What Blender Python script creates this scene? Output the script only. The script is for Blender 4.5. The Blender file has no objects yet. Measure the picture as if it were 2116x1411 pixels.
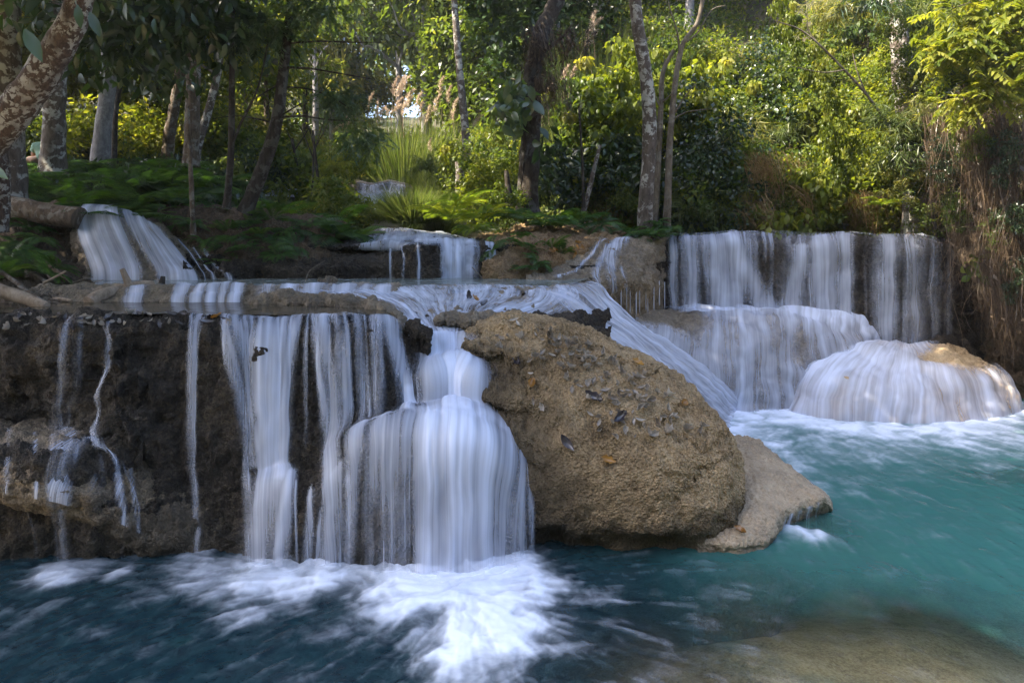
import bpy, math, random
import numpy as np
from mathutils import Vector, Matrix
# ---------------------------------------------------------------- camera, light, exposure
scene = bpy.context.scene
COL = scene.collection
F, CU, VH, CH = 1411.0, 1058.0, 480.0, 2.4       # focal length in photo pixels, optical axis, horizon row, eye height
cam_d = bpy.data.cameras.new('camera')
cam_d.lens = 36.0 * F / 2116.0
cam_d.sensor_width = 36.0
cam_d.shift_y = -(705.5 - VH) / 2116.0
cam_d.clip_start = 0.1
cam_d.clip_end = 2000
cam = bpy.data.objects.new('camera', cam_d)
COL.objects.link(cam)
cam.location = (0, 0, CH)
cam.rotation_euler = (math.pi / 2, 0, 0)
scene.camera = cam

SUN_DIR = Vector((-0.62, -0.16, 0.77)).normalized()      # towards the sun
sun_el = math.asin(SUN_DIR.z)
sun_az = math.atan2(SUN_DIR.x, SUN_DIR.y)
world = bpy.data.worlds.new('World')
scene.world = world
world.use_nodes = True
wn = world.node_tree
bg = wn.nodes['Background']
sky = wn.nodes.new('ShaderNodeTexSky')
sky.sky_type = 'NISHITA'
sky.sun_disc = False
sky.sun_elevation = sun_el
sky.sun_rotation = sun_az
sky.air_density = 0.7
sky.dust_density = 2.5
sky.ozone_density = 0.8
wn.links.new(sky.outputs[0], bg.inputs[0])
bg.inputs[1].default_value = 0.15
sd = bpy.data.lights.new('sun', 'SUN')
sd.energy = 4.2
sd.angle = math.radians(0.5)
sd.color = (1.0, 0.89, 0.72)
so = bpy.data.objects.new('sun', sd)
COL.objects.link(so)
so.rotation_euler = SUN_DIR.to_track_quat('Z', 'Y').to_euler()
vs = scene.view_settings
vs.view_transform = 'Standard'
vs.look = 'None'
vs.gamma = 1.0
vs.exposure = 2.5
cy = scene.cycles
cy.use_denoising = True
cy.max_bounces = 8
cy.diffuse_bounces = 5
cy.glossy_bounces = 2
cy.transmission_bounces = 4
cy.transparent_max_bounces = 24
cy.volume_bounces = 0
cy.caustics_reflective = False
cy.caustics_refractive = False
cy.sample_clamp_indirect = 4.0
cy.sample_clamp_direct = 12.0

# ---------------------------------------------------------------- numeric helpers
RNG = np.random.default_rng(7)
_prm = np.random.default_rng(3).permutation(256)
_prm = np.concatenate([_prm, _prm, _prm])
_g = np.random.default_rng(4).normal(size=(256, 3))
_g /= np.linalg.norm(_g, axis=1)[:, None]

def noise3(p):
    p = np.asarray(p, dtype=np.float64)
    sh = p.shape[:-1]
    p = p.reshape(-1, 3)
    i = np.floor(p).astype(np.int64)
    f = p - i
    i &= 255
    w = f * f * f * (f * (f * 6 - 15) + 10)
    out = np.zeros(len(p))
    for dx in (0, 1):
        wx = w[:, 0] if dx else 1 - w[:, 0]
        for dy in (0, 1):
            wy = w[:, 1] if dy else 1 - w[:, 1]
            for dz in (0, 1):
                wz = w[:, 2] if dz else 1 - w[:, 2]
                h = _prm[_prm[_prm[i[:, 0] + dx] + i[:, 1] + dy] + i[:, 2] + dz]
                g = _g[h]
                d = (f[:, 0] - dx) * g[:, 0] + (f[:, 1] - dy) * g[:, 1] + (f[:, 2] - dz) * g[:, 2]
                out += wx * wy * wz * d
    return (out * 1.5).reshape(sh)

def fbm(p, octs=4, lac=2.03, gain=0.5):
    p = np.asarray(p, dtype=np.float64)
    a, s, o = 1.0, 0.0, 0.0
    for k in range(octs):
        o = o + a * noise3(p + 17.3 * k)
        s += a
        p = p * lac
        a *= gain
    return o / s * 1.4

def ridge(p, octs=4):
    p = np.asarray(p, dtype=np.float64)
    a, s, o = 1.0, 0.0, 0.0
    for k in range(octs):
        o = o + a * (1 - 2 * np.abs(noise3(p + 9.1 * k)))
        s += a
        p = p * 2.1
        a *= 0.5
    return o / s

def sstep(a, b, x):
    t = np.clip((np.asarray(x, dtype=np.float64) - a) / (b - a), 0, 1)
    return t * t * (3 - 2 * t)

def P(u, v, D):
    return ((u - CU) / F * D, D, CH - (v - VH) / F * D)

def PZ(u, D, z):
    return [(u - CU) / F * D, D, z]

def crom(pts, n):
    """Catmull-Rom resample of pts (k, ...) to n samples along axis 0"""
    pts = np.asarray(pts, dtype=np.float64)
    k = len(pts)
    t = np.linspace(0, k - 1, n)
    i = np.clip(np.floor(t).astype(int), 0, k - 2)
    f = (t - i).reshape((-1,) + (1,) * (pts.ndim - 1))
    p0 = pts[np.maximum(i - 1, 0)]
    p1 = pts[i]
    p2 = pts[i + 1]
    p3 = pts[np.minimum(i + 2, k - 1)]
    m1 = (p2 - p0) * 0.5
    m2 = (p3 - p1) * 0.5
    f2, f3 = f * f, f * f * f
    return (2 * f3 - 3 * f2 + 1) * p1 + (f3 - 2 * f2 + f) * m1 + (-2 * f3 + 3 * f2) * p2 + (f3 - f2) * m2

def loft(cols, nu, nt):
    g = np.array(cols, dtype=np.float64)                   # (ncol, nrow, 3)
    g = crom(g, nu)
    g = crom(np.swapaxes(g, 0, 1), nt)
    return np.swapaxes(g, 0, 1)                            # (nu, nt, 3)

def gnormals(g):
    du = np.gradient(g, axis=0)
    dt = np.gradient(g, axis=1)
    n = np.cross(dt, du)
    l = np.linalg.norm(n, axis=2, keepdims=True)
    return n / np.maximum(l, 1e-9)

def gquads(nu, nt, closed_u=False):
    a = np.arange(nu * nt).reshape(nu, nt)
    if closed_u:
        a = np.concatenate([a, a[:1]], axis=0)
    return np.stack([a[:-1, :-1], a[1:, :-1], a[1:, 1:], a[:-1, 1:]], axis=-1).reshape(-1, 4)

# ---------------------------------------------------------------- object helpers
def tag(o, label=None, cat=None, group=None, kind=None):
    if label: o['label'] = label
    if cat: o['category'] = cat
    if group: o['group'] = group
    if kind: o['kind'] = kind
    return o

def mesh_data(name, verts, faces, smooth=True, attrs=None, uv=None):
    verts = np.ascontiguousarray(verts, dtype=np.float32).reshape(-1, 3)
    faces = np.ascontiguousarray(faces, dtype=np.int32)
    k = faces.shape[1]
    me = bpy.data.meshes.new(name)
    me.vertices.add(len(verts))
    me.vertices.foreach_set('co', verts.ravel())
    me.loops.add(faces.size)
    me.loops.foreach_set('vertex_index', faces.ravel())
    me.polygons.add(len(faces))
    me.polygons.foreach_set('loop_start', np.arange(0, faces.size, k, dtype=np.int32))
    me.polygons.foreach_set('use_smooth', np.full(len(faces), smooth, dtype=bool))
    me.update(calc_edges=True)
    if attrs:
        for nm, a in attrs.items():
            at = me.attributes.new(nm, 'FLOAT', 'POINT')
            at.data.foreach_set('value', np.ascontiguousarray(a, dtype=np.float32).ravel())
    if uv is not None:
        ul = me.uv_layers.new(name='UVMap')
        u = np.ascontiguousarray(uv, dtype=np.float32).reshape(-1, 2)[faces.ravel()]
        ul.data.foreach_set('uv', u.ravel())
    me.validate(verbose=False)
    return me

def link(name, me, mat=None, parent=None):
    o = bpy.data.objects.new(name, me)
    COL.objects.link(o)
    if mat is not None and len(me.materials) == 0:
        me.materials.append(mat)
    if parent is not None:
        o.parent = parent
    return o

def mk(name, verts, faces, mat, parent=None, **kw):
    return link(name, mesh_data(name, verts, faces, **kw), mat, parent)

def empty(name, loc=(0, 0, 0)):
    o = bpy.data.objects.new(name, None)
    COL.objects.link(o)
    o.location = loc
    return o

def copy_tree(o, parent=None):
    c = o.copy()
    COL.objects.link(c)
    if parent is not None:
        c.parent = parent
    for ch in list(o.children):
        copy_tree(ch, c)
    return c

# ---------------------------------------------------------------- materials
class NT:
    def __init__(self, name):
        self.m = bpy.data.materials.new(name)
        self.m.use_nodes = True
        self.t = self.m.node_tree
        self.t.nodes.clear()
        self.out = self.t.nodes.new('ShaderNodeOutputMaterial')
    def n(self, typ, **kw):
        nd = self.t.nodes.new(typ)
        for k, v in kw.items():
            if k.startswith('i_'):
                key = k[2:]
                key = int(key) if key.isdigit() else key.replace('_', ' ')
                self.put(nd.inputs[key], v)
            else:
                setattr(nd, k, v)
        return nd
    def put(self, sock, v):
        if isinstance(v, bpy.types.NodeSocket):
            self.t.links.new(v, sock)
        elif isinstance(v, bpy.types.Node):
            self.t.links.new(v.outputs[0], sock)
        else:
            sock.default_value = v
    def math(self, op, a, b=0.0, c=0.0, clamp=False):
        nd = self.t.nodes.new('ShaderNodeMath')
        nd.operation = op
        nd.use_clamp = clamp
        for i, x in enumerate((a, b, c)):
            self.put(nd.inputs[i], x)
        return nd.outputs[0]
    def mix(self, fac, a, b):
        nd = self.t.nodes.new('ShaderNodeMix')
        nd.data_type = 'RGBA'
        self.put(nd.inputs[0], fac)
        for s, x in ((nd.inputs[6], a), (nd.inputs[7], b)):
            if isinstance(x, tuple) and len(x) == 3:
                x = x + (1,)
            self.put(s, x)
        return nd.outputs[2]
    def ramp(self, fac, stops):
        nd = self.t.nodes.new('ShaderNodeValToRGB')
        self.put(nd.inputs[0], fac)
        el = nd.color_ramp.elements
        while len(el) < len(stops):
            el.new(0.5)
        for e, (p, c) in zip(el, stops):
            e.position = p
            e.color = tuple(c) + (1,) if len(c) == 3 else c
        return nd.outputs[0]
    def noise(self, vec, scale, detail=4, rough=0.55, dist=0.0):
        nd = self.n('ShaderNodeTexNoise')
        if vec is not None:
            self.put(nd.inputs['Vector'], vec)
        nd.inputs['Scale'].default_value = scale
        nd.inputs['Detail'].default_value = detail
        nd.inputs['Roughness'].default_value = rough
        nd.inputs['Distortion'].default_value = dist
        return nd.outputs[0]
    def mapr(self, x, a, b, c=0.0, d=1.0, smooth=False):
        nd = self.n('ShaderNodeMapRange')
        if smooth:
            nd.interpolation_type = 'SMOOTHSTEP'
        for i, q in enumerate((x, a, b, c, d)):
            self.put(nd.inputs[i], q)
        return nd.outputs[0]
    def vmul(self, vec, xyz):
        nd = self.n('ShaderNodeVectorMath', operation='MULTIPLY')
        self.put(nd.inputs[0], vec)
        nd.inputs[1].default_value = xyz
        return nd.outputs[0]
    def shader_mix(self, fac, a, b):
        nd = self.n('ShaderNodeMixShader')
        self.put(nd.inputs[0], fac)
        self.put(nd.inputs[1], a)
        self.put(nd.inputs[2], b)
        return nd.outputs[0]
    def surf(self, sh):
        self.put(self.out.inputs['Surface'], sh)
        return self.m

def rock_mat(name, cols, wet=0.0, bump=0.6, scale=1.0, pit=0.5, moss=0.0, line=None, wetattr=False):
    """porous travertine: cols = dark crust, mid tan, light tan"""
    t = NT(name)
    pos = t.n('ShaderNodeNewGeometry').outputs['Position']
    big = t.noise(pos, 1.3 * scale, 5, 0.6)
    mid = t.noise(pos, 7.0 * scale, 6, 0.65)
    fine = t.noise(pos, 42.0 * scale, 4, 0.6)
    vor = t.n('ShaderNodeTexVoronoi', feature='F1')
    t.put(vor.inputs['Vector'], pos)
    vor.inputs['Scale'].default_value = 55.0 * scale
    f = t.math('ADD', t.math('MULTIPLY', big, 0.55), t.math('MULTIPLY', mid, 0.45))
    f = t.math('ADD', f, t.math('MULTIPLY', t.math('SUBTRACT', fine, 0.5), 0.45))
    gr = t.noise(pos, 85.0 * scale, 2, 0.6)
    f = t.math('ADD', f, t.math('MULTIPLY', t.math('SUBTRACT', gr, 0.5), 0.35))
    c = t.ramp(f, [(0.30, cols[0]), (0.47, cols[1]), (0.63, cols[2])])
    crust = t.mapr(t.noise(pos, 2.6 * scale, 6, 0.7), 0.52, 0.68)
    c = t.mix(t.math('MULTIPLY', crust, 0.55), c, cols[0])
    if moss:
        mo = t.mapr(t.noise(pos, 3.4, 6, 0.7), 0.55, 0.7)
        c = t.mix(t.math('MULTIPLY', mo, moss), c, (0.045, 0.06, 0.018))
    wl = 0.0
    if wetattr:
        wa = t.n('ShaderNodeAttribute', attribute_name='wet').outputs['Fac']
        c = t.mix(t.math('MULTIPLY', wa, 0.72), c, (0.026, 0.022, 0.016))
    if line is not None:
        # damp, darker ragged band above the pool; also paints the boulder's lower-front shade
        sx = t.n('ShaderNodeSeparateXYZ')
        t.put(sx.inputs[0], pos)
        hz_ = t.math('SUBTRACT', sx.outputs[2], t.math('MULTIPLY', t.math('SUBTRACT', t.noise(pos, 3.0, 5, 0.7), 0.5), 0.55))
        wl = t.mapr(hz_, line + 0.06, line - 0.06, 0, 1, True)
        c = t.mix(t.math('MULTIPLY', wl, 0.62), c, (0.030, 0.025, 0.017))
    h = t.math('ADD', t.math('MULTIPLY', mid, 1.1), t.math('MULTIPLY', fine, 0.9))
    h = t.math('ADD', h, t.math('MULTIPLY', vor.outputs['Distance'], pit))
    h = t.math('ADD', h, t.math('MULTIPLY', gr, 0.55))
    b = t.n('ShaderNodeBump')
    b.inputs['Strength'].default_value = bump
    b.inputs['Distance'].default_value = 0.03
    t.put(b.inputs['Height'], h)
    p = t.n('ShaderNodeBsdfPrincipled')
    t.put(p.inputs['Base Color'], c)
    t.put(p.inputs['Roughness'], t.mapr(mid, 0.35, 0.65, 0.9 - 0.55 * wet, 0.95 - 0.2 * wet))
    p.inputs['Specular IOR Level'].default_value = 0.2 + 0.5 * wet
    t.put(p.inputs['Normal'], b.outputs[0])
    return t.surf(p.outputs[0])

def veil_mat(name, col=(0.72, 0.78, 0.94), su=60.0, st=0.35, soft=0.75, amax=0.96):
    """silky falling water: streaks run along the flow, thin water lets the rock show through"""
    t = NT(name)
    uv = t.n('ShaderNodeUVMap').outputs[0]
    d = t.n('ShaderNodeAttribute', attribute_name='dens').outputs['Fac']
    a = t.noise(t.vmul(uv, (su, st, 1)), 1.0, 3, 0.6, 0.15)
    b = t.noise(t.vmul(uv, (su * 0.28, st * 0.5, 1)), 1.0, 2, 0.5, 0.1)
    c = t.noise(t.vmul(uv, (su * 3.1, st * 1.6, 1)), 1.0, 2, 0.5)
    s = t.math('ADD', t.math('MULTIPLY', a, 0.45), t.math('MULTIPLY', b, 0.35))
    s = t.math('ADD', s, t.math('MULTIPLY', c, 0.2))
    al = t.math('ADD', d, t.math('MULTIPLY', t.math('SUBTRACT', s, 0.5), soft), clamp=True)
    al = t.math('MULTIPLY', al, t.mapr(d, 0.02, 0.30, 0, 1, True))
    al = t.math('MULTIPLY', al, amax)
    dif = t.n('ShaderNodeBsdfDiffuse', i_Color=col + (1,))
    trl = t.n('ShaderNodeBsdfTranslucent', i_Color=col + (1,))
    gls = t.n('ShaderNodeBsdfGlossy', i_Color=(1, 1, 1, 1), i_Roughness=0.45)
    sh = t.shader_mix(0.16, dif.outputs[0], trl.outputs[0])
    sh = t.shader_mix(0.06, sh, gls.outputs[0])
    tr = t.n('ShaderNodeBsdfTransparent')
    return t.surf(t.shader_mix(al, tr.outputs[0], sh))

def leaf_mat(name, c0, c1, c2, trl=0.5, gloss=0.014, tcol=None):
    t = NT(name)
    r = t.n('ShaderNodeAttribute', attribute_name='rnd').outputs['Fac']
    ob = t.n('ShaderNodeObjectInfo').outputs['Random']
    f = t.math('ADD', t.math('MULTIPLY', r, 0.72), t.math('MULTIPLY', ob, 0.28))
    c = t.ramp(f, [(0.10, c0), (0.50, c1), (0.90, c2)])
    dif = t.n('ShaderNodeBsdfDiffuse')
    t.put(dif.inputs['Color'], c)
    tl = t.n('ShaderNodeBsdfTranslucent')
    mul = t.n('ShaderNodeMix', data_type='RGBA', blend_type='MULTIPLY')
    mul.inputs[0].default_value = 1.0
    t.put(mul.inputs[6], c)
    mul.inputs[7].default_value = (tcol or (1.85, 1.72, 0.6)) + (1,)
    t.put(tl.inputs['Color'], mul.outputs[2])
    gl = t.n('ShaderNodeBsdfGlossy', i_Roughness=0.35)
    sh = t.shader_mix(trl, dif.outputs[0], tl.outputs[0])
    sh = t.shader_mix(gloss, sh, gl.outputs[0])
    return t.surf(sh)

def bark_mat(name, c0, c1, lichen=(0.42, 0.42, 0.38), lic=0.4, scale=1.0):
    t = NT(name)
    tc = t.n('ShaderNodeTexCoord').outputs['Object']
    v = t.vmul(tc, (1, 1, 0.35))
    n1 = t.noise(v, 16 * scale, 5, 0.7)
    n2 = t.noise(tc, 7.0 * scale, 4, 0.65, 0.4)
    n3 = t.noise(tc, 2.0 * scale, 3, 0.5)
    c = t.mix(t.mapr(n1, 0.35, 0.65), c0, c1)
    l = t.math('MULTIPLY', t.mapr(n2, 0.50, 0.56), t.mapr(n3, 0.35, 0.55))
    c = t.mix(t.math('MULTIPLY', l, lic), c, lichen)
    b = t.n('ShaderNodeBump')
    b.inputs['Strength'].default_value = 0.6
    b.inputs['Distance'].default_value = 0.02
    t.put(b.inputs['Height'], n1)
    p = t.n('ShaderNodeBsdfPrincipled')
    t.put(p.inputs['Base Color'], c)
    p.inputs['Roughness'].default_value = 0.9
    p.inputs['Specular IOR Level'].default_value = 0.2
    t.put(p.inputs['Normal'], b.outputs[0])
    return t.surf(p.outputs[0])

def plain_mat(name, c, rough=0.9, var=0.35, scale=20.0):
    t = NT(name)
    pos = t.n('ShaderNodeNewGeometry').outputs['Position']
    n = t.noise(pos, scale, 4, 0.6)
    dk = tuple(x * (1 - var) for x in c)
    lt = tuple(min(1, x * (1 + var)) for x in c)
    p = t.n('ShaderNodeBsdfPrincipled')
    t.put(p.inputs['Base Color'], t.mix(t.mapr(n, 0.35, 0.65), dk, lt))
    p.inputs['Roughness'].default_value = rough
    p.inputs['Specular IOR Level'].default_value = 0.25
    return t.surf(p.outputs[0])

M_ROCKDARK = rock_mat('dark_wet_travertine', ((0.006, 0.0046, 0.0034), (0.021, 0.016, 0.011), (0.085, 0.066, 0.045)), wet=0.22, bump=1.0, line=0.15)
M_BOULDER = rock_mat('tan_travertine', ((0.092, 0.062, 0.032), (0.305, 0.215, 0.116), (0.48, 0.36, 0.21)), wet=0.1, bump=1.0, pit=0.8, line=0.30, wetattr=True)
M_SLAB = rock_mat('smooth_pale_travertine', ((0.15, 0.11, 0.068), (0.29, 0.22, 0.14), (0.40, 0.32, 0.215)), wet=0.5, bump=0.5, line=0.03)
M_ROCKMID = rock_mat('brown_travertine', ((0.05, 0.04, 0.028), (0.15, 0.115, 0.075), (0.28, 0.22, 0.145)), wet=0.5, bump=0.7)
M_MIST = None
M_MOUND = rock_mat('tan_damp_travertine', ((0.025, 0.019, 0.013), (0.105, 0.080, 0.052), (0.25, 0.195, 0.13)), wet=0.3, bump=0.9, line=0.30)
M_EARTH = rock_mat('earth_bank', ((0.028, 0.021, 0.015), (0.085, 0.06, 0.038), (0.16, 0.11, 0.066)), wet=0.1, bump=0.9, moss=0.35)
M_REDEARTH = rock_mat('red_earth', ((0.07, 0.045, 0.025), (0.22, 0.14, 0.075), (0.36, 0.25, 0.13)), wet=0.0, bump=0.9, moss=0.2)
M_VEIL = veil_mat('silky_water')
M_VEILFINE = veil_mat('thin_silky_water', su=70.0, st=1.0, soft=3.0, amax=0.7)
M_RAPID = veil_mat('rapid_water', su=22.0, st=2.2, soft=3.2, amax=0.85)
def mist_mat():
    t = NT('fine_spray')
    d = t.n('ShaderNodeAttribute', attribute_name='dens').outputs['Fac']
    df = t.n('ShaderNodeBsdfDiffuse', i_Color=(0.80, 0.86, 0.96, 1))
    tl = t.n('ShaderNodeBsdfTranslucent', i_Color=(0.80, 0.86, 0.96, 1))
    tr = t.n('ShaderNodeBsdfTransparent')
    return t.surf(t.shader_mix(d, tr.outputs[0], t.shader_mix(0.3, df.outputs[0], tl.outputs[0])))
M_MIST = mist_mat()
# ---------------------------------------------------------------- ground, pools
def ground_z(x, y):
    x = np.asarray(x, dtype=np.float64)
    y = np.asarray(y, dtype=np.float64)
    mid = np.interp(y, [0, 8, 10, 12, 16, 22, 23, 28, 40, 60, 100, 150], [1.0, 1.6, 2.1, 2.3, 2.65, 3.0, 3.4, 4.1, 6.0, 10.0, 19.0, 24.0])
    lf = np.interp(y, [0, 8, 9.3, 10.5, 12, 14, 25, 50, 100, 150], [1.5, 1.6, 2.3, 2.75, 3.1, 3.55, 5.2, 11.0, 26.0, 34.0])
    rt = np.interp(y, [0, 10.8, 12.2, 14, 18, 26, 40, 100, 150], [1.9, 2.1, 2.2, 3.9, 7.2, 12.0, 19.0, 34.0, 40.0])
    side = np.interp(x, [6.9, 8.2, 11, 20], [0, 2.6, 5.0, 9.0]) * np.interp(y, [4, 8, 14], [0.5, 1.0, 0.7])
    # stream axis: comes down from (-4.3, 22) to (-1.8, 11)
    ax = np.interp(y, [8, 11, 22, 40, 150], [-1.2, -1.8, -4.4, -8.0, -26.0])
    wl = sstep(0.0, 1.0, (ax - 1.0 - 0.035 * y - x) / (2.0 + 0.06 * y))
    wr = sstep(0.0, 1.0, (x - (ax + 3.4 + 0.02 * y)) / (2.6 + 0.05 * y))
    z = mid + (lf - mid) * wl
    z = z + (rt - mid) * wr * (1 - wl) + side
    z = z - 3.5 * sstep(12.0, 11.5, y) * sstep(1.0, 1.8, x)
    return z

def ground_obj():
    xs = np.concatenate([np.linspace(-90, -14, 60), np.linspace(-13.7, 14, 190), np.linspace(14.6, 90, 60)])
    ys = np.concatenate([np.linspace(9.3, 26, 180), np.linspace(26.4, 60, 90), np.linspace(61, 150, 70)])
    X, Y = np.meshgrid(xs, ys, indexing='ij')
    Z = ground_z(X, Y)
    pts = np.stack([X, Y, Z], -1)
    Z = Z + fbm(pts * 0.8, 4) * np.interp(Y, [9, 14, 40, 150], [0.10, 0.18, 0.5, 1.5])
    pts[..., 2] = Z
    t = NT('leaf_littered_soil')
    pos = t.n('ShaderNodeNewGeometry').outputs['Position']
    a = t.noise(pos, 1.1, 6, 0.65)
    b = t.noise(pos, 26, 4, 0.65)
    c = t.ramp(t.math('ADD', t.math('MULTIPLY', a, 0.5), t.math('MULTIPLY', b, 0.5)), [(0.32, (0.018, 0.016, 0.009)), (0.5, (0.05, 0.042, 0.02)), (0.66, (0.10, 0.085, 0.04))])
    g = t.mapr(t.noise(pos, 0.35, 5, 0.6), 0.42, 0.6)
    c = t.mix(t.math('MULTIPLY', g, 0.6), c, (0.035, 0.055, 0.016))
    bp = t.n('ShaderNodeBump')
    bp.inputs['Strength'].default_value = 0.8
    bp.inputs['Distance'].default_value = 0.06
    t.put(bp.inputs['Height'], b)
    p = t.n('ShaderNodeBsdfPrincipled')
    t.put(p.inputs['Base Color'], c)
    p.inputs['Roughness'].default_value = 0.95
    t.put(p.inputs['Normal'], bp.outputs[0])
    o = mk('ground', pts, gquads(*X.shape)[:, ::-1], t.surf(p.outputs[0]))
    tag(o, 'forest floor of dark soil and leaf litter rising behind the stream', kind='structure')
ground_obj()
def back_hill():  # unseen slope added behind the camera to cut low sky light
    xs, ys = np.linspace(-70, 70, 90), np.linspace(-60, -5, 60)
    X, Y = np.meshgrid(xs, ys, indexing='ij')
    Z = -0.6 + 14 * sstep(-8, -36, Y) + 11.0 * sstep(-5, -14, Y)
    pts = np.stack([X, Y, Z], -1)
    pts[..., 2] += 1.2 * fbm(pts * .25, 4) * sstep(-5.5, -9, Y)
    tag(mk('sky_block_slope', pts, gquads(90, 60)[:, ::-1], plain_mat('dark_green_slope', (0.035, 0.045, 0.018), var=.5, scale=2.0)), 'unseen dark slope behind the viewer, raised to block low sky', kind='structure')
back_hill()

# foam sources on the lower pool: x, y, radius, strength, radial spread
def px(u, v, z=0.0):
    D = (CH - z) * F / (v - VH)
    return ((u - CU) / F * D, D)
FO = []
def fo(u, v, r, s):
    x, y = px(u, v)
    FO.append((x, y, r, s))
for a in ((125, 1190, .16, .75), (90, 1196, .12, .35), (250, 1185, .14, .3), (410, 1158, .20, .5), (540, 1182, .26, 1.0), (610, 1196, .20, .55), (670, 1182, .25, .85),
          (740, 1190, .24, .65), (820, 1195, .26, .65), (900, 1205, .34, 1.1), (960, 1215, .40, 1.3), (1010, 1215, .34, 1.2), (1060, 1175, .24, .75), (1090, 1160, .2, .4),
          (960, 1260, .34, .95), (1010, 1310, .36, .80), (940, 1330, .30, .58), (1060, 1290, .34, .6), (1000, 1380, .26, .38), (500, 1220, .2, .55), (520, 1270, .15, .4), (430, 1190, .22, .5),
          (640, 1205, .2, .45), (860, 1235, .22, .5)):
    fo(*a)
for u, v in ((1470, 852), (1510, 850), (1560, 848), (1600, 846), (1635, 856), (1670, 872), (1720, 884), (1780, 890), (1840, 892), (1900, 892), (1960, 888), (2020, 880), (2070, 870), (2120, 858), (2180, 850)):
    fo(u, v, 0.36, 0.85)
for a in ((1500, 890, .5, .85), (1540, 920, .5, .62), (1600, 950, .45, .42), (1640, 1010, .34, .42), (1560, 870, .6, .8), (1640, 1112, .13, .75), (1690, 1108, .12, .6), (1600, 990, .3, .45), (1760, 925, .7, .36), (2000, 915, .8, .42), (2080, 900, .6, .45)):
    fo(*a)
FO = np.array(FO)

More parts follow.
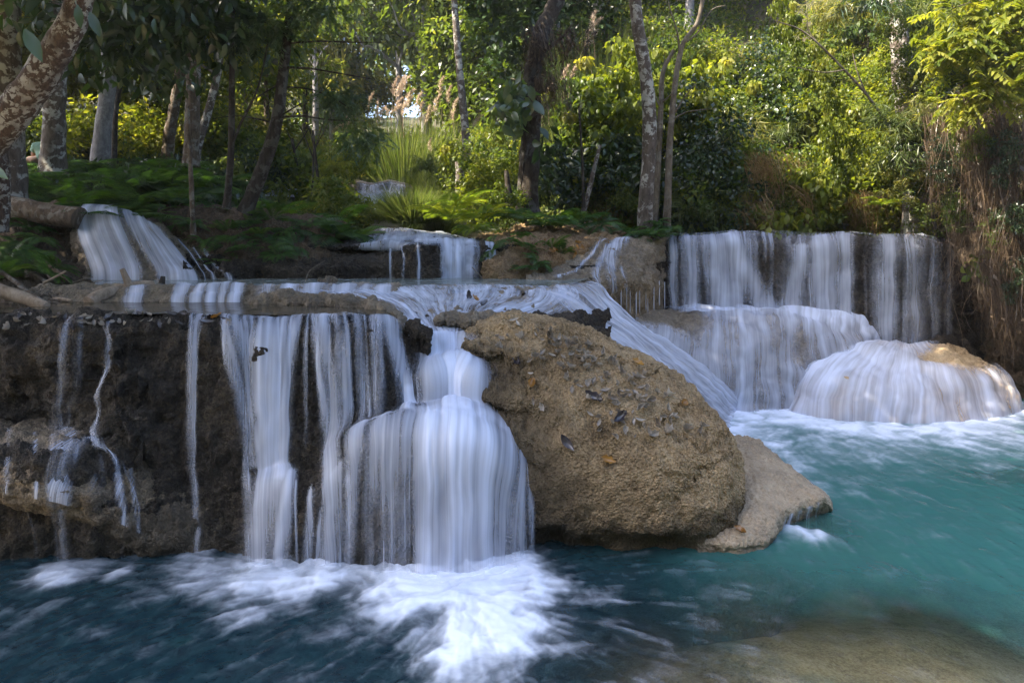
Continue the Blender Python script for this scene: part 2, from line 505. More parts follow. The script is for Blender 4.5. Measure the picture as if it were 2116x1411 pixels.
def lower_pool():
    ny, nx = 620, 900
    ys = 1.0 / np.linspace(1 / 2.4, 1 / 11.0, ny)
    ys = np.concatenate([np.linspace(-12, 2.3, 12), ys])
    ny = len(ys)
    s = np.linspace(-1, 1, nx)
    hw = np.maximum(ys * 0.86, 3.2)
    X = s[:, None] * hw[None, :] + 0.0
    Y = np.broadcast_to(ys[None, :], X.shape)
    pts = np.stack([X, Y, np.zeros_like(X)], -1)
    # flow-warped foam
    q = pts * np.array([1.0, 1.0, 1.0])
    w1 = fbm(q * 1.6 + 3.0, 4)
    w2 = fbm(q * 1.6 + 31.0, 4)
    wx, wy = X + 0.24 * w1, Y + 0.20 * w2
    wx = wx + 0.07 * fbm(q * 5 + 11, 3)
    wy = wy + 0.07 * fbm(q * 5 + 41, 3)
    wq = np.stack([wx, wy, 0 * X], -1)
    iso = fbm(wq * 4.5 + 13, 4)
    base = np.zeros_like(X)
    gx = np.zeros_like(X)
    gy = np.zeros_like(X)
    for (x, y, r, st) in FO:
        d2 = (wx - x) ** 2 + ((wy - y) * 1.0) ** 2
        e = st * np.exp(-d2 / (r * r))
        base = np.maximum(base, e) * 0.6 + 0.4 * (base + e)
        e2 = st * np.exp(-((X - x) ** 2 + (Y - y) ** 2) / ((3.2 * r) ** 2))
        gx += e2 * (X - x)
        gy += e2 * (Y - y) * 1.0
    # flow direction: away from the falls, and down the pool to the right and to the viewer
    fx = gx * 1.2 + 0.10
    fy = gy * 1.2 - 0.16
    l = np.hypot(fx, fy) + 1e-6
    fx, fy = fx / l, fy / l
    # line-integral style streaks: average noise along the flow
    st = np.zeros_like(X)
    cx, cyy = X.copy(), Y.copy()
    for k in range(11):
        h = (k - 5) * 0.020
        pp = np.stack([X + fx * h, Y + fy * h, np.zeros_like(X)], -1)
        st += 0.55 * fbm(pp * np.array([17, 17, 1]) , 2) + 0.45 * fbm(pp * np.array([5.5, 5.5, 1]) + 7, 2)
    st /= 11
    st = st / (st.std() + 1e-6)
    fil = ridge(np.stack([wx * 2.4, wy * 2.4, 0 * X], -1) + 5, 4)
    foam = 0.78 * np.clip(base, 0, 1.15) * (0.90 + 0.03 * st + 0.62 * iso + 0.25 * w1) + 0.10 * base * fil
    # thin foam streaks that drift far across the pool
    far = np.clip(st * 0.16 + 0.75 * iso + 0.3 * fbm(q * 1.1 + 77, 3) + 0.1, 0, 2)
    drift = np.zeros_like(X)
    for (x, y, r, s_) in FO[::2]:
        drift = np.maximum(drift, s_ * np.exp(-((wx - x - 0.25) ** 2 + (wy - y + 0.3) ** 2) / ((3.6 * r + 0.2) ** 2)))
    foam = foam + 0.32 * drift * far
    foam = foam + 0.026 * np.clip(st + 0.5 + 1.6 * iso, 0, 3) * (0.6 + 0.8 * w2)
    foam = np.clip(foam, 0, 1.3)
    # water depth: shallow, sandy shelf in front of the slab on the right
    sx = X - (1.95 + 0.42 * (4.6 - Y))
    sh = 0.62 * np.exp(-(((X - 2.0) / 1.3) ** 2 + ((Y - 4.0) / 0.85) ** 2))
    sh += 0.5 * np.exp(-(((X - 2.8) / 1.0) ** 2 + ((Y - 3.6) / 0.7) ** 2))
    sh += 0.35 * np.exp(-(((X - 1.1) / 0.9) ** 2 + ((Y - 3.6) / 0.7) ** 2))
    sh += 0.30 * np.exp(-(((X - 2.5) / 0.35) ** 2 + ((Y - 5.6) / 0.35) ** 2))
    sh += 0.40 * np.exp(-(((X - 5.2) / 0.8) ** 2 + ((Y - 6.7) / 0.30) ** 2))
    sh = 1.08 * sh
    sh *= 1 + 0.5 * fbm(q * 1.3 + 51, 4) + 0.25 * iso
    depth = np.clip(1 - sh, 0.10, 1)
    green = sstep(0.3, 2.3, X + 0.35 * (Y - 5) + 0.3 * w1)
    Z = 0.002 * st + 0.006 * iso * (0.35 + base) + 0.035 * np.clip(base, 0, 1.2) + 0.02 * w1 + 0.012 * np.clip(base, 0, 1) * fil
    pts[..., 2] = Z
    t = NT('turquoise_water')
    A = lambda nm: t.n('ShaderNodeAttribute', attribute_name=nm).outputs['Fac']
    pos = t.n('ShaderNodeNewGeometry').outputs['Position']
    fn = t.noise(t.vmul(pos, (1, 1, 0)), 9, 5, 0.7, 0.6)
    deep = t.mix(A('green'), (0.004, 0.015, 0.023), (0.034, 0.135, 0.120))
    deep = t.mix(t.mapr(fn, 0.35, 0.7, 0, 0.3), deep, (0.026, 0.090, 0.098))
    dif = t.n('ShaderNodeBsdfDiffuse')
    t.put(dif.inputs['Color'], deep)
    tr = t.n('ShaderNodeBsdfTransparent', i_Color=(0.92, 0.90, 0.80, 1))
    body = t.shader_mix(t.mapr(A('depth'), 0.05, 0.95, 0.05, 1.0), tr.outputs[0], dif.outputs[0])
    gl = t.n('ShaderNodeBsdfGlossy', i_Roughness=0.16)
    bp = t.n('ShaderNodeBump')
    bp.inputs['Strength'].default_value = 0.25
    bp.inputs['Distance'].default_value = 0.03
    t.put(bp.inputs['Height'], t.noise(t.vmul(pos, (1.0, 1.6, 0)), 6, 3, 0.6, 0.8))
    t.put(gl.inputs['Normal'], bp.outputs[0])
    fr = t.n('ShaderNodeFresnel', i_IOR=1.33)
    t.put(fr.inputs['Normal'], bp.outputs[0])
    body = t.shader_mix(t.math('MULTIPLY', fr.outputs[0], 0.85), body, gl.outputs[0])
    fm = t.n('ShaderNodeBsdfDiffuse', i_Color=(0.74, 0.80, 0.92, 1))
    fa = t.math('ADD', A('foam'), t.math('MULTIPLY', t.math('SUBTRACT', fn, 0.5), 0.35))
    fa = t.math('MULTIPLY', t.mapr(fa, 0.0, 1.08, 0, 1, True), 0.97)
    o = mk('water', pts, gquads(nx, ny), t.surf(t.shader_mix(fa, body, fm.outputs[0])), attrs={'foam': foam, 'depth': depth, 'green': green})
    tag(o, 'turquoise lower pool with white foam under the falls', kind='structure')
lower_pool()

def riverbed():
    xs = np.linspace(-12, 14, 260)
    ys = np.linspace(-12, 11, 230)
    X, Y = np.meshgrid(xs, ys, indexing='ij')
    sh = np.exp(-(((X - 1.8) / 2.0) ** 2 + ((Y - 4.0) / 1.2) ** 2))
    sh = np.maximum(sh, 0.9 * np.exp(-(((X - 2.9) / 1.6) ** 2 + ((Y - 3.6) / 1.0) ** 2)))
    pts = np.stack([X, Y, 0 * X], -1)
    pts[..., 2] = -0.75 + 0.50 * np.clip(sh, 0, 1) + 0.10 * fbm(pts * 1.3, 4)
    m = rock_mat('sandy_riverbed', ((0.16, 0.125, 0.07), (0.36, 0.295, 0.175), (0.50, 0.43, 0.28)), bump=0.5)
    tag(mk('riverbed', pts, gquads(260, 230), m), 'brown sandy riverbed under the shallow water', kind='structure')
riverbed()

def still_mat(name, col, rough, milky, mc, opac=0.9):
    t = NT(name)
    pos = t.n('ShaderNodeNewGeometry').outputs['Position']
    bp = t.n('ShaderNodeBump')
    bp.inputs['Strength'].default_value = 0.10
    bp.inputs['Distance'].default_value = 0.02
    t.put(bp.inputs['Height'], t.noise(t.vmul(pos, (1.0, 2.2, 0)), 5, 3, 0.6, 0.5))
    d = t.n('ShaderNodeBsdfDiffuse')
    s = t.mapr(t.noise(t.vmul(pos, (1.2, 3.5, 1)), 2.2, 5, 0.6, 0.5), 0.42, 0.72)
    t.put(d.inputs['Color'], t.mix(t.math('MULTIPLY', s, milky), col, mc))
    g = t.n('ShaderNodeBsdfGlossy', i_Roughness=rough)
    t.put(g.inputs['Normal'], bp.outputs[0])
    fr = t.n('ShaderNodeFresnel', i_IOR=1.33)
    t.put(fr.inputs['Normal'], bp.outputs[0])
    return t.surf(t.shader_mix(t.math('MULTIPLY', fr.outputs[0], 0.9), d.outputs[0], g.outputs[0]))

def pool_plane(name, z, xs, ys, mat, label, right=None):
    X, Y = np.meshgrid(np.linspace(*xs, 120), np.linspace(*ys, 60), indexing='ij')
    if right:
        xr = np.interp(Y, right[0], right[1])
        X = xs[0] + (X - xs[0]) * (xr - xs[0]) / (xs[1] - xs[0])
    pts = np.stack([X, Y, 0 * X + z], -1)
    pts[..., 2] += 0.004 * fbm(pts * 4, 3)
    tag(mk(name, pts, gquads(120, 60), mat), label, kind='structure')
pool_plane('water', 1.80, (-6.5, 1.25), (7.12, 9.6), still_mat('milky_upper_water', (0.12, 0.14, 0.115), 0.13, 0.8, (0.55, 0.62, 0.66)), 'milky upper pool between the ledge and the back falls', ((7.1, 7.2, 8.0, 8.7, 9.6), (-0.25, -0.05, 0.72, 0.95, 1.2)))
pool_plane('water', 2.315, (2.6, 7.3), (11.05, 13.2), still_mat('crest_water', (0.10, 0.13, 0.10), 0.1, 0.5, (0.3, 0.35, 0.33)), 'calm water behind the crest of the right waterfall')
# ---------------------------------------------------------------- travertine rocks and the water that runs over them
def rough(g, big=0.07, mid=0.03, fine=0.010, f=1.0, seed=0.0, drape=0.0, ramp_t=None):
    """displace a grid along its normals; returns (rock, soft) where soft carries only the large bumps"""
    n = gnormals(g)
    q = g * f + seed
    b = big * (0.6 * fbm(q * 1.6, 3) + 0.5 * ridge(q * 1.1 + 5, 2))
    soft = g + n * b[..., None]
    m = mid * fbm(q * 6.0, 3) + fine * fbm(q * 22.0, 3) + 0.45 * fine * fbm(q * 60.0, 2)
    cr = np.clip(fbm(q * 3.3 + 19, 4) - 0.30, 0, 1)
    m = m - 0.10 * cr * (mid / 0.03)
    if drape:
        qd = q * np.array([9.0, 9.0, 1.2])
        m = m + drape * fbm(qd, 3)
    if ramp_t is not None:
        m = m * ramp_t
    return soft + n * m[..., None], soft

def rock_obj(name, g, mat, label, cat='rock', close=True, **kw):
    nu, nt = g.shape[:2]
    return tag(mk(name, g, gquads(nu, nt), mat), label, cat, **kw)

def sec_loft(st, nu, nt, ex=2.3):
    """st: (x, ztop, zbot, yfront, yback) stations -> closed tube of superellipse sections"""
    st = crom(np.array(st, dtype=float), nu)
    th = np.linspace(0, 2 * math.pi, nt)
    c, s = np.cos(th), np.sin(th)
    ce = np.sign(c) * np.abs(c) ** (2 / ex)
    se = np.sign(s) * np.abs(s) ** (2 / ex)
    yc, ry = (st[:, 3] + st[:, 4]) / 2, (st[:, 4] - st[:, 3]) / 2
    zc, rz = (st[:, 1] + st[:, 2]) / 2, (st[:, 1] - st[:, 2]) / 2
    # start behind, over the top, down the front, under
    Y = yc[:, None] + ry[:, None] * ce[None]
    Z = zc[:, None] + rz[:, None] * se[None]
    X = st[:, 0][:, None] * np.ones_like(Y)
    return np.stack([X, Y, Z], -1)
def smooth_grid(g, k, axis):
    for _ in range(k):
        p = np.concatenate([np.take(g, [0], axis), g, np.take(g, [-1], axis)], axis)
        n = g.shape[axis]
        g = 0.25 * np.take(p, range(0, n), axis) + 0.5 * g + 0.25 * np.take(p, range(2, n + 2), axis)
    return g

def sheet(name, soft, dens, off, mat, label=None, cat='waterfall', parent=None, group=None, sm=3, s0=0.0, kf=1.0, ks=0.30, turb=0.010):
    g = smooth_grid(soft, sm, 1)
    if sm >= 8:
        g = smooth_grid(g, 10, 0)
    n = gnormals(g)
    n = smooth_grid(n, 6, 1)
    s = np.cumsum(np.linalg.norm(np.diff(g, axis=0, prepend=g[:1]), axis=2), axis=0).mean(axis=1) + s0
    tt = np.cumsum(np.linalg.norm(np.diff(g, axis=1, prepend=g[:, :1]), axis=2), axis=1)
    S2 = np.broadcast_to(s[:, None], tt.shape)
    wv = S2 + 0.006 * fbm(np.stack([S2 * 3, tt * 1.2, 0 * tt + 4], -1), 2)
    st1 = fbm(np.stack([wv * 7.5 * kf, tt * 0.55, 0 * tt + 1.7], -1), 2)
    st2 = fbm(np.stack([wv * 24 * kf, tt * 0.7, 0 * tt + 8.7], -1), 2)
    st3 = fbm(np.stack([wv * 52 * kf, tt * 0.5, 0 * tt + 3.3], -1), 1)
    dens = np.clip(dens, 0, 1.1) * np.clip(0.80 + ks * (0.85 * st1 + 0.55 * st2 * (0.5 + 1.2 * np.clip(0.5 + st1, 0, 1)) + 0.28 * st3) + 0.30 * fbm(np.stack([S2 * 4.5, tt * 1.9, 0 * tt + 21], -1), 3), 0.14, 1.2)
    dens = np.clip(dens, 0, 1.25)
    g = g + n * (turb * fbm(np.stack([S2 * 5, tt * 3.2, 0 * tt + 2], -1), 3) + 0.5 * turb * st1)[..., None]
    g = g + n * (off * (0.75 + 0.25 * smooth_grid(smooth_grid(np.clip(dens, 0, 1), 12, 0), 4, 1)))[..., None]
    uv = np.stack([S2, tt], -1)
    o = mk(name, g, gquads(*g.shape[:2]), mat, parent, attrs={'dens': dens}, uv=uv)
    if label:
        tag(o, label, cat, group)
    return o

def strands(S, T, lst, ws=1.0):
    """lst: (list of (t, s) centre line, width at top, width at foot, strength top, strength foot)"""
    d = np.zeros_like(S)
    for line, w0, w1, a0, a1 in lst:
        ts = [p[0] for p in line]
        c = np.interp(T, ts, [p[1] for p in line])
        k = np.clip((T - ts[0]) / (ts[-1] - ts[0]), 0, 1)
        w = (w0 + (w1 - w0) * k) * ws
        a = (a0 + (a1 - a0) * k) * sstep(ts[0] - 0.03, ts[0] + 0.02, T) * (1 - sstep(ts[-1], ts[-1] + 0.05, T))
        q = np.abs((S - c) / w)
        e = a * (0.84 * np.exp(-q ** 2) + 0.13 * np.exp(-(q * 0.5) ** 2))
        d = np.maximum(d, e) + 0.12 * np.minimum(d, e)
    return np.clip(d, 0, 1.1)

# ---- front ledge -------------------------------------------------------------
def FLc(u, C, Dl, E, Fm, G, H, I, J, bed=1.60):
    r = [PZ(u, C[1] + 1.2, 1.2), PZ(u, C[1] + 0.5, bed), PZ(u, C[1] + 0.12, CH - (C[0] - VH) / F * C[1] - 0.02), P(u, *C)]
    for q in (Dl, E, Fm, G, H, I):
        r.append(P(u, *q))
    r.append(PZ(u, J, 0.0))
    r.append(PZ(u, J + 0.12, -0.7))
    return r
FLcols_def = [
    (-260, (655, 5.95), (690, 5.65), (770, 5.55), (850, 5.58), (900, 5.5), (930, 5.06), (1020, 4.98), 5.02),
    (-120, (654, 5.95), (690, 5.65), (770, 5.55), (850, 5.58), (903, 5.5), (933, 5.05), (1020, 4.98), 5.02),
    (0, (652, 5.95), (690, 5.65), (770, 5.55), (850, 5.60), (905, 5.5), (938, 5.02), (1030, 4.97), 5.02),
    (120, (650, 5.92), (690, 5.62), (775, 5.52), (850, 5.52), (908, 5.42), (948, 4.98), (1035, 4.95), 5.02),
    (220, (650, 5.88), (684, 5.62), (770, 5.48), (855, 5.42), (930, 5.22), (985, 5.02), (1060, 5.0), 5.06),
    (300, (648, 5.86), (675, 5.64), (765, 5.5), (860, 5.42), (960, 5.32), (1025, 5.2), (1085, 5.17), 5.13),
    (400, (648, 5.86), (692, 5.62), (775, 5.50), (860, 5.44), (960, 5.36), (1030, 5.28), (1090, 5.22), 5.13),
    (490, (650, 5.84), (692, 5.62), (775, 5.50), (860, 5.40), (960, 5.32), (1020, 5.22), (1085, 5.14), 5.07),
    (580, (652, 5.82), (692, 5.62), (775, 5.50), (860, 5.40), (955, 5.30), (1005, 5.10), (1080, 5.0), 4.93),
    (660, (650, 5.82), (692, 5.62), (775, 5.50), (860, 5.38), (945, 5.27), (995, 5.08), (1075, 4.98), 4.93),
    (730, (648, 5.82), (700, 5.58), (780, 5.47), (850, 5.38), (897, 5.26), (935, 5.0), (1045, 4.93), 4.92),
    (790, (658, 5.86), (706, 5.60), (785, 5.46), (850, 5.37), (884, 5.22), (912, 4.97), (1040, 4.88), 4.86),
    (840, (686, 5.95), (735, 5.75), (790, 5.52), (850, 5.45), (878, 5.22), (906, 4.95), (1040, 4.86), 4.83),
    (890, (694, 6.02), (738, 5.84), (772, 5.58), (845, 5.50), (876, 5.22), (905, 4.93), (1040, 4.84), 4.80),
    (950, (698, 6.05), (735, 5.92), (768, 5.62), (838, 5.54), (874, 5.24), (908, 4.93), (1040, 4.84), 4.80),
    (1010, (690, 6.1), (745, 5.95), (785, 5.68), (850, 5.56), (892, 5.30), (935, 5.0), (1050, 4.90), 4.87),
    (1085, (675, 6.15), (740, 6.0), (810, 5.82), (880, 5.62), (930, 5.46), (990, 5.22), (1060, 5.08), 5.05),
    (1160, (670, 6.3), (740, 6.2), (810, 6.05), (880, 5.9), (930, 5.8), (990, 5.6), (1060, 5.5), 5.4),
    (1260, (680, 6.6), (740, 6.5), (810, 6.4), (880, 6.3), (930, 6.2), (990, 6.0), (1060, 5.9), 5.8)]
FL = loft([FLc(*c) for c in FLcols_def], 620, 380)
# the lip wanders in and out and up and down
_k = np.linspace(0, 19, 620)
_rw = np.interp(np.linspace(0, 11, 380), [0, 1.5, 2.5, 3, 4, 6, 7, 8, 11], [0, 0, .5, 1, 1, .6, .4, 0, 0])
_n1 = fbm(np.stack([_k * 0.9, 0 * _k + 1.5, 0 * _k], -1), 3)
_n2 = fbm(np.stack([_k * 1.3, 0 * _k + 9.5, 0 * _k], -1), 3)
FL[..., 1] += 0.20 * _n1[:, None] * _rw[None]
FL[..., 2] -= 0.035 * np.interp(np.linspace(0, 11, 380), [1, 2, 3.2, 4.2], [0, 1, 1, 0])[None] * sstep(840, 760, crom(np.array([c[0] for c in FLcols_def], dtype=float)[:, None], 620))
FL[..., 2] += 0.030 * _n2[:, None] * (_rw * (np.linspace(0, 11, 380) > 2.6))[None]
_q = FL * np.array([1.0, 1.0, 1.0])
_bul = 0.55 * fbm(_q * np.array([1.25, 1.0, 1.7]) + 14, 3) + 0.45 * ridge(_q * np.array([0.8, 0.8, 1.1]) + 40, 2) - 0.1
_bw = np.interp(np.linspace(0, 11, 380), [0, 2.2, 3.2, 4.2, 8.5, 9.6, 11], [0, .15, .7, 1, 1, .3, 0])[None] * (0.06 + 0.24 * sstep(390, 320, crom(np.array([c[0] for c in FLcols_def], dtype=float)[:, None], 620)))
FL = FL + gnormals(FL) * (_bul * _bw)[..., None]
FLr, FLs = rough(FL, 0.10, 0.075, 0.024, seed=2.0, drape=0.025)
FLr = FLr - gnormals(FL) * 0.05
rock_obj('travertine_ledge', FLr, M_ROCKDARK, 'wide dark travertine ledge carrying the front waterfalls', 'rock ledge')
# the still brown pool fills the ledge up to its wandering lip
_u = crom(np.array([c[0] for c in FLcols_def], dtype=float)[:, None], 620)[:, 0]
_e = FL[_u < 800][:, int(2.75 / 11 * 379)]
_f = np.linspace(0, 1, 50)
_yb = 7.15
PX = _e[:, 0][:, None] * (1 + (_yb / _e[:, 1] - 1)[:, None] * _f[None])
PY = _e[:, 1][:, None] + (_yb - _e[:, 1])[:, None] * _f[None]
_pp = np.stack([PX, PY, 0 * PX + 1.70], -1)
_pp[..., 2] += 0.003 * fbm(_pp * 4, 3)
tag(mk('water', _pp, gquads(*_pp.shape[:2]), still_mat('still_brown_water', (0.075, 0.058, 0.036), 0.07, 0.3, (0.22, 0.21, 0.19))), 'still brownish pool just behind the front ledge', kind='structure')
# fractional coordinates of the front ledge grid
FLu = crom(np.array([c[0] for c in FLcols_def], dtype=float)[:, None], 620)[:, 0]
def fl_i(u):
    return int(np.clip(np.searchsorted(FLu, u), 0, 619))

def fl_fall(name, u0, u1, lst, off, label, t0=0.19, t1=0.955, up=1, base=None, mat=None, group=None, parent=None, sm=14, ws=0.74, kf=1.25, gain=0.76):
    a, b = fl_i(u0), fl_i(u1)
    i0, i1 = int(t0 * 379), int(t1 * 379)
    g = (0.75 * FL + 0.25 * FLs)[a:b + 1, i0:i1 + 1]
    n2 = max(60, int((u1 - u0) * 0.9))
    g = crom(g[:: max(1, (b - a) // 40)], n2) if b - a > 80 else crom(g, n2)
    U = np.linspace(FLu[a], FLu[b], n2)[:, None] * np.ones((1, g.shape[1]))
    T = np.linspace(0, 1, g.shape[1])[None, :] * np.ones_like(U)
    d = gain * strands(U, T, lst, ws)
    if base is not None:
        d = np.maximum(d, base(U, T))
    e = sstep(0, 1, (U - U[0, 0]) / 14) * sstep(0, 1, (U[-1, 0] - U) / 14)
    d = d * e * (1 - 0.30 * sstep(0.6, 1.0, T))
    o = off * (0.5 + 0.75 * sstep(0.05, 0.5, T))
    return sheet(name, g, d, o, mat or M_VEIL, label, 'waterfall', parent, group, sm=sm, s0=u0 * 0.01, kf=kf)

# T runs 0 (crest) .. 1 (pool).  crest row is 3/11 of the loft; use T for the visible part
t_c = 3 / 11.0
L = lambda *p: list(p)
# left thin trickles over the shelf
fl_fall('waterfall', 60, 330, [
    (L((0.02, 152), (0.15, 138), (0.45, 118), (0.60, 105)), 12, 20, .55, .40),
    (L((0.03, 168), (0.2, 160), (0.42, 140), (0.58, 122)), 9, 14, .38, .34),
    (L((0.02, 236), (0.12, 222), (0.2, 212), (0.50, 203), (0.56, 206)), 13, 9, .75, .70),
    (L((0.02, 216), (0.12, 212), (0.3, 206)), 6, 5, .42, .3),
    (L((0.52, 205), (0.62, 222), (0.78, 240), (0.97, 252)), 10, 7, .58, .48),
    (L((0.52, 203), (0.60, 160), (0.66, 138)), 18, 14, .40, .55),
    (L((0.62, 138), (0.72, 122), (0.98, 128)), 18, 13, .58, .66),
    (L((0.62, 118), (0.75, 108), (0.98, 118)), 9, 9, .4, .55),
    (L((0.60, 72), (0.74, 66), (0.97, 80)), 5, 5, .45, .4),
    (L((0.60, 232), (0.76, 270), (0.95, 284)), 5, 5, .48, .42),
    (L((0.62, 190), (0.78, 212)), 14, 12, .34, .2)], 0.03,
    'thin broken trickles running over the lumpy shelf at the far left of the front ledge', t0=t_c, sm=8, gain=.55)
fl_fall('waterfall', 372, 452, [
    (L((0.0, 420), (0.1, 413), (0.3, 411), (0.985, 413)), 13, 12, .80, .74),
    (L((0.0, 402), (0.1, 402), (0.4, 407)), 6, 5, .6, .3),
    (L((0.0, 440), (0.08, 428), (0.3, 418)), 6, 5, .6, .4)], 0.05,
    'single straight narrow waterfall falling from the front ledge to the pool', t0=t_c - 0.02, gain=.58)
fl_fall('waterfall', 456, 700, [
    (L((0.0, 470), (0.10, 475), (0.35, 500), (0.7, 520), (0.95, 520)), 9, 10, .60, .30),
    (L((0.0, 492), (0.12, 498), (0.35, 516), (0.55, 532)), 11, 16, .72, .6),
    (L((0.0, 520), (0.12, 524), (0.4, 540)), 12, 18, .62, .5),
    (L((0.0, 556), (0.14, 556), (0.4, 560), (0.66, 560)), 13, 30, .66, .95),
    (L((0.0, 588), (0.12, 582), (0.3, 575), (0.66, 572)), 12, 26, .72, .95),
    (L((0.0, 622), (0.10, 612), (0.3, 596), (0.66, 586)), 15, 18, .78, .8),
    (L((0.60, 572), (0.72, 556), (0.99, 540)), 38, 32, .95, .95),
    (L((0.64, 600), (0.78, 592), (0.99, 572)), 16, 24, .8, .75),
    (L((0.68, 612), (0.99, 612)), 5, 5, .55, .45),
    (L((0.0, 645), (0.1, 652), (0.3, 668), (0.45, 678)), 11, 14, .62, .3),
    (L((0.72, 655), (0.86, 640), (0.99, 625)), 16, 22, .72, .62),
    (L((0.0, 480), (0.12, 484), (0.4, 508), (0.75, 530), (0.99, 524)), 5, 8, .6, .45), (L((0.0, 508), (0.2, 512), (0.5, 540)), 6, 9, .6, .6), (L((0.0, 540), (0.2, 542), (0.6, 552)), 7, 14, .6, .8), (L((0.0, 572), (0.2, 570), (0.6, 568)), 7, 14, .7, .9),
    (L((0.0, 605), (0.14, 598), (0.4, 588)), 7, 10, .7, .8), (L((0.0, 636), (0.15, 636), (0.5, 640)), 5, 8, .55, .2), (L((0.62, 548), (0.8, 536), (0.99, 518)), 14, 12, .7, .5), (L((0.66, 596), (0.85, 585), (0.99, 560)), 10, 16, .8, .8)], 0.07,
    'broad bluish white waterfall of merging strands left of the tallest cascade', t0=t_c - 0.035, base=lambda U, T: 0.62 * np.exp(-(T / 0.075) ** 2) * np.clip(0.55 + 1.1 * fbm(np.stack([U * .035, T * 9, 0 * T], -1), 3), 0, 1))
fl_fall('waterfall', 640, 800, [
    (L((0.0, 668), (0.1, 672), (0.3, 690), (0.6, 696), (0.78, 690)), 15, 26, .80, .7),
    (L((0.0, 690), (0.12, 700), (0.4, 712), (0.6, 708)), 11, 18, .72, .45),
    (L((0.70, 700), (0.8, 690), (0.99, 676)), 26, 24, .85, .9),
    (L((0.74, 724), (0.99, 712)), 14, 14, .6, .55),
    (L((0.0, 730), (0.12, 735), (0.4, 748), (0.6, 752)), 14, 20, .60, .35),
    (L((0.0, 765), (0.12, 772), (0.35, 782), (0.5, 790)), 14, 20, .58, .42),
    (L((0.0, 655), (0.15, 662), (0.5, 680), (0.7, 690)), 6, 10, .65, .5), (L((0.0, 705), (0.2, 716), (0.55, 726)), 6, 9, .6, .4), (L((0.0, 745), (0.2, 756), (0.5, 768)), 6, 9, .6, .4), (L((0.0, 780), (0.2, 786), (0.5, 800)), 6, 9, .55, .4), (L((0.72, 682), (0.85, 665), (0.99, 652)), 8, 8, .7, .6), (L((0.72, 710), (0.99, 700)), 8, 9, .7, .7)], 0.06,
    'middle waterfall of fine strands between the broad fall and the tallest cascade', t0=t_c - 0.035, base=lambda U, T: 0.62 * np.exp(-(T / 0.075) ** 2) * np.clip(0.55 + 1.1 * fbm(np.stack([U * .035, T * 9, 0 * T], -1), 3), 0, 1))
# main cascade over three steps and the dome at its foot
fl_fall('waterfall', 690, 1112, [
    (L((0.0, 790), (0.12, 800), (0.28, 835), (0.42, 852), (0.5, 850)), 22, 20, .62, .70),
    (L((0.0, 895), (0.12, 905), (0.3, 930), (0.45, 935), (0.58, 950)), 32, 48, .95, 1.0),
    (L((0.0, 930), (0.1, 955), (0.3, 955), (0.5, 945), (0.58, 930)), 42, 60, 1.0, 1.1),
    (L((0.12, 985), (0.3, 985), (0.5, 1000), (0.58, 1010)), 22, 46, .95, .9),
    (L((0.30, 842), (0.40, 846), (0.53, 850)), 20, 26, .9, .9),
    (L((0.52, 960), (0.64, 955), (0.80, 955), (1.0, 958)), 62, 52, 1.15, 1.05),
    (L((0.52, 912), (0.64, 905), (1.0, 905)), 36, 26, 1.05, 1.0),
    (L((0.54, 1010), (0.7, 1016), (1.0, 1030)), 34, 26, .95, .92),
    (L((0.50, 1015), (0.6, 1042), (0.8, 1056), (1.0, 1062)), 20, 13, .70, .42), (L((0.52, 1040), (0.62, 1062), (0.98, 1078)), 9, 7, .6, .42),
    (L((0.55, 1066), (0.7, 1080), (0.98, 1090)), 6, 5, .5, .4),
    (L((0.53, 868), (0.62, 858), (1.0, 852)), 24, 20, .66, .42), (L((0.53, 850), (0.62, 826), (0.8, 820), (1.0, 818)), 24, 17, .64, .36),
    (L((0.53, 815), (0.62, 785), (0.8, 772), (1.0, 768)), 22, 16, .60, .40), (L((0.53, 790), (0.62, 748), (0.75, 736), (0.98, 732)), 18, 13, .60, .38), (L((0.60, 804), (1.0, 798)), 7, 7, .45, .35)], 0.085,
    'tallest brightest cascade tumbling over steps and a rounded dome beside the boulder', t0=t_c - 0.02, t1=0.965, ws=0.95, gain=0.95,
    base=lambda U, T: (0.27 + 0.32 * np.exp(-((T - 0.555) / 0.045) ** 2)) * sstep(0.48, 0.56, T) * sstep(735, 800, U + 60 * (T - .5)) * (1 - sstep(1030, 1085, U - 70 * (T - .5))) + 0.50 * sstep(.14, .24, T) * (1 - sstep(.50, .56, T)) * sstep(838, 880, U) * (1 - sstep(1020, 1050, U)) * np.clip(.7 + .8 * fbm(np.stack([U * .03, T * 7, 0 * T + 5], -1), 3), 0, 1))

def mound(label, st, seed, mat, big=.07, mid=.045, fine=.020, name='travertine_mound'):
    g = sec_loft(st, 240, 220, 2.2)
    r, sft = rough(g, big, mid, fine, seed=seed, drape=.012)
    return rock_obj(name, r, mat, label), sft
_, MS = mound('tan mound of travertine bulging from the ledge at the far left', [(-5.6, .74, .3, 5.1, 6.0), (-5.0, .84, .26, 4.92, 6.1), (-4.4, .85, .32, 4.82, 6.1), (-3.9, .84, .34, 4.82, 6.1), (-3.4, .78, .30, 4.84, 6.0), (-3.05, .68, .16, 4.92, 6.0), (-2.75, .54, -.1, 5.02, 5.9), (-2.45, .38, -.3, 5.10, 5.8), (-2.2, .20, -.4, 5.17, 5.7), (-2.05, -.1, -.4, 5.25, 5.6)], 201.0, M_MOUND)
MG = MS[20:225, 48:112]
MG = crom(np.swapaxes(crom(np.swapaxes(MG[::8], 0, 1), 100), 0, 1), 220)
Ug = CU + MG[..., 0] / MG[..., 1] * F
Tg = np.linspace(0, 1, 100)[None] * np.ones((220, 1))
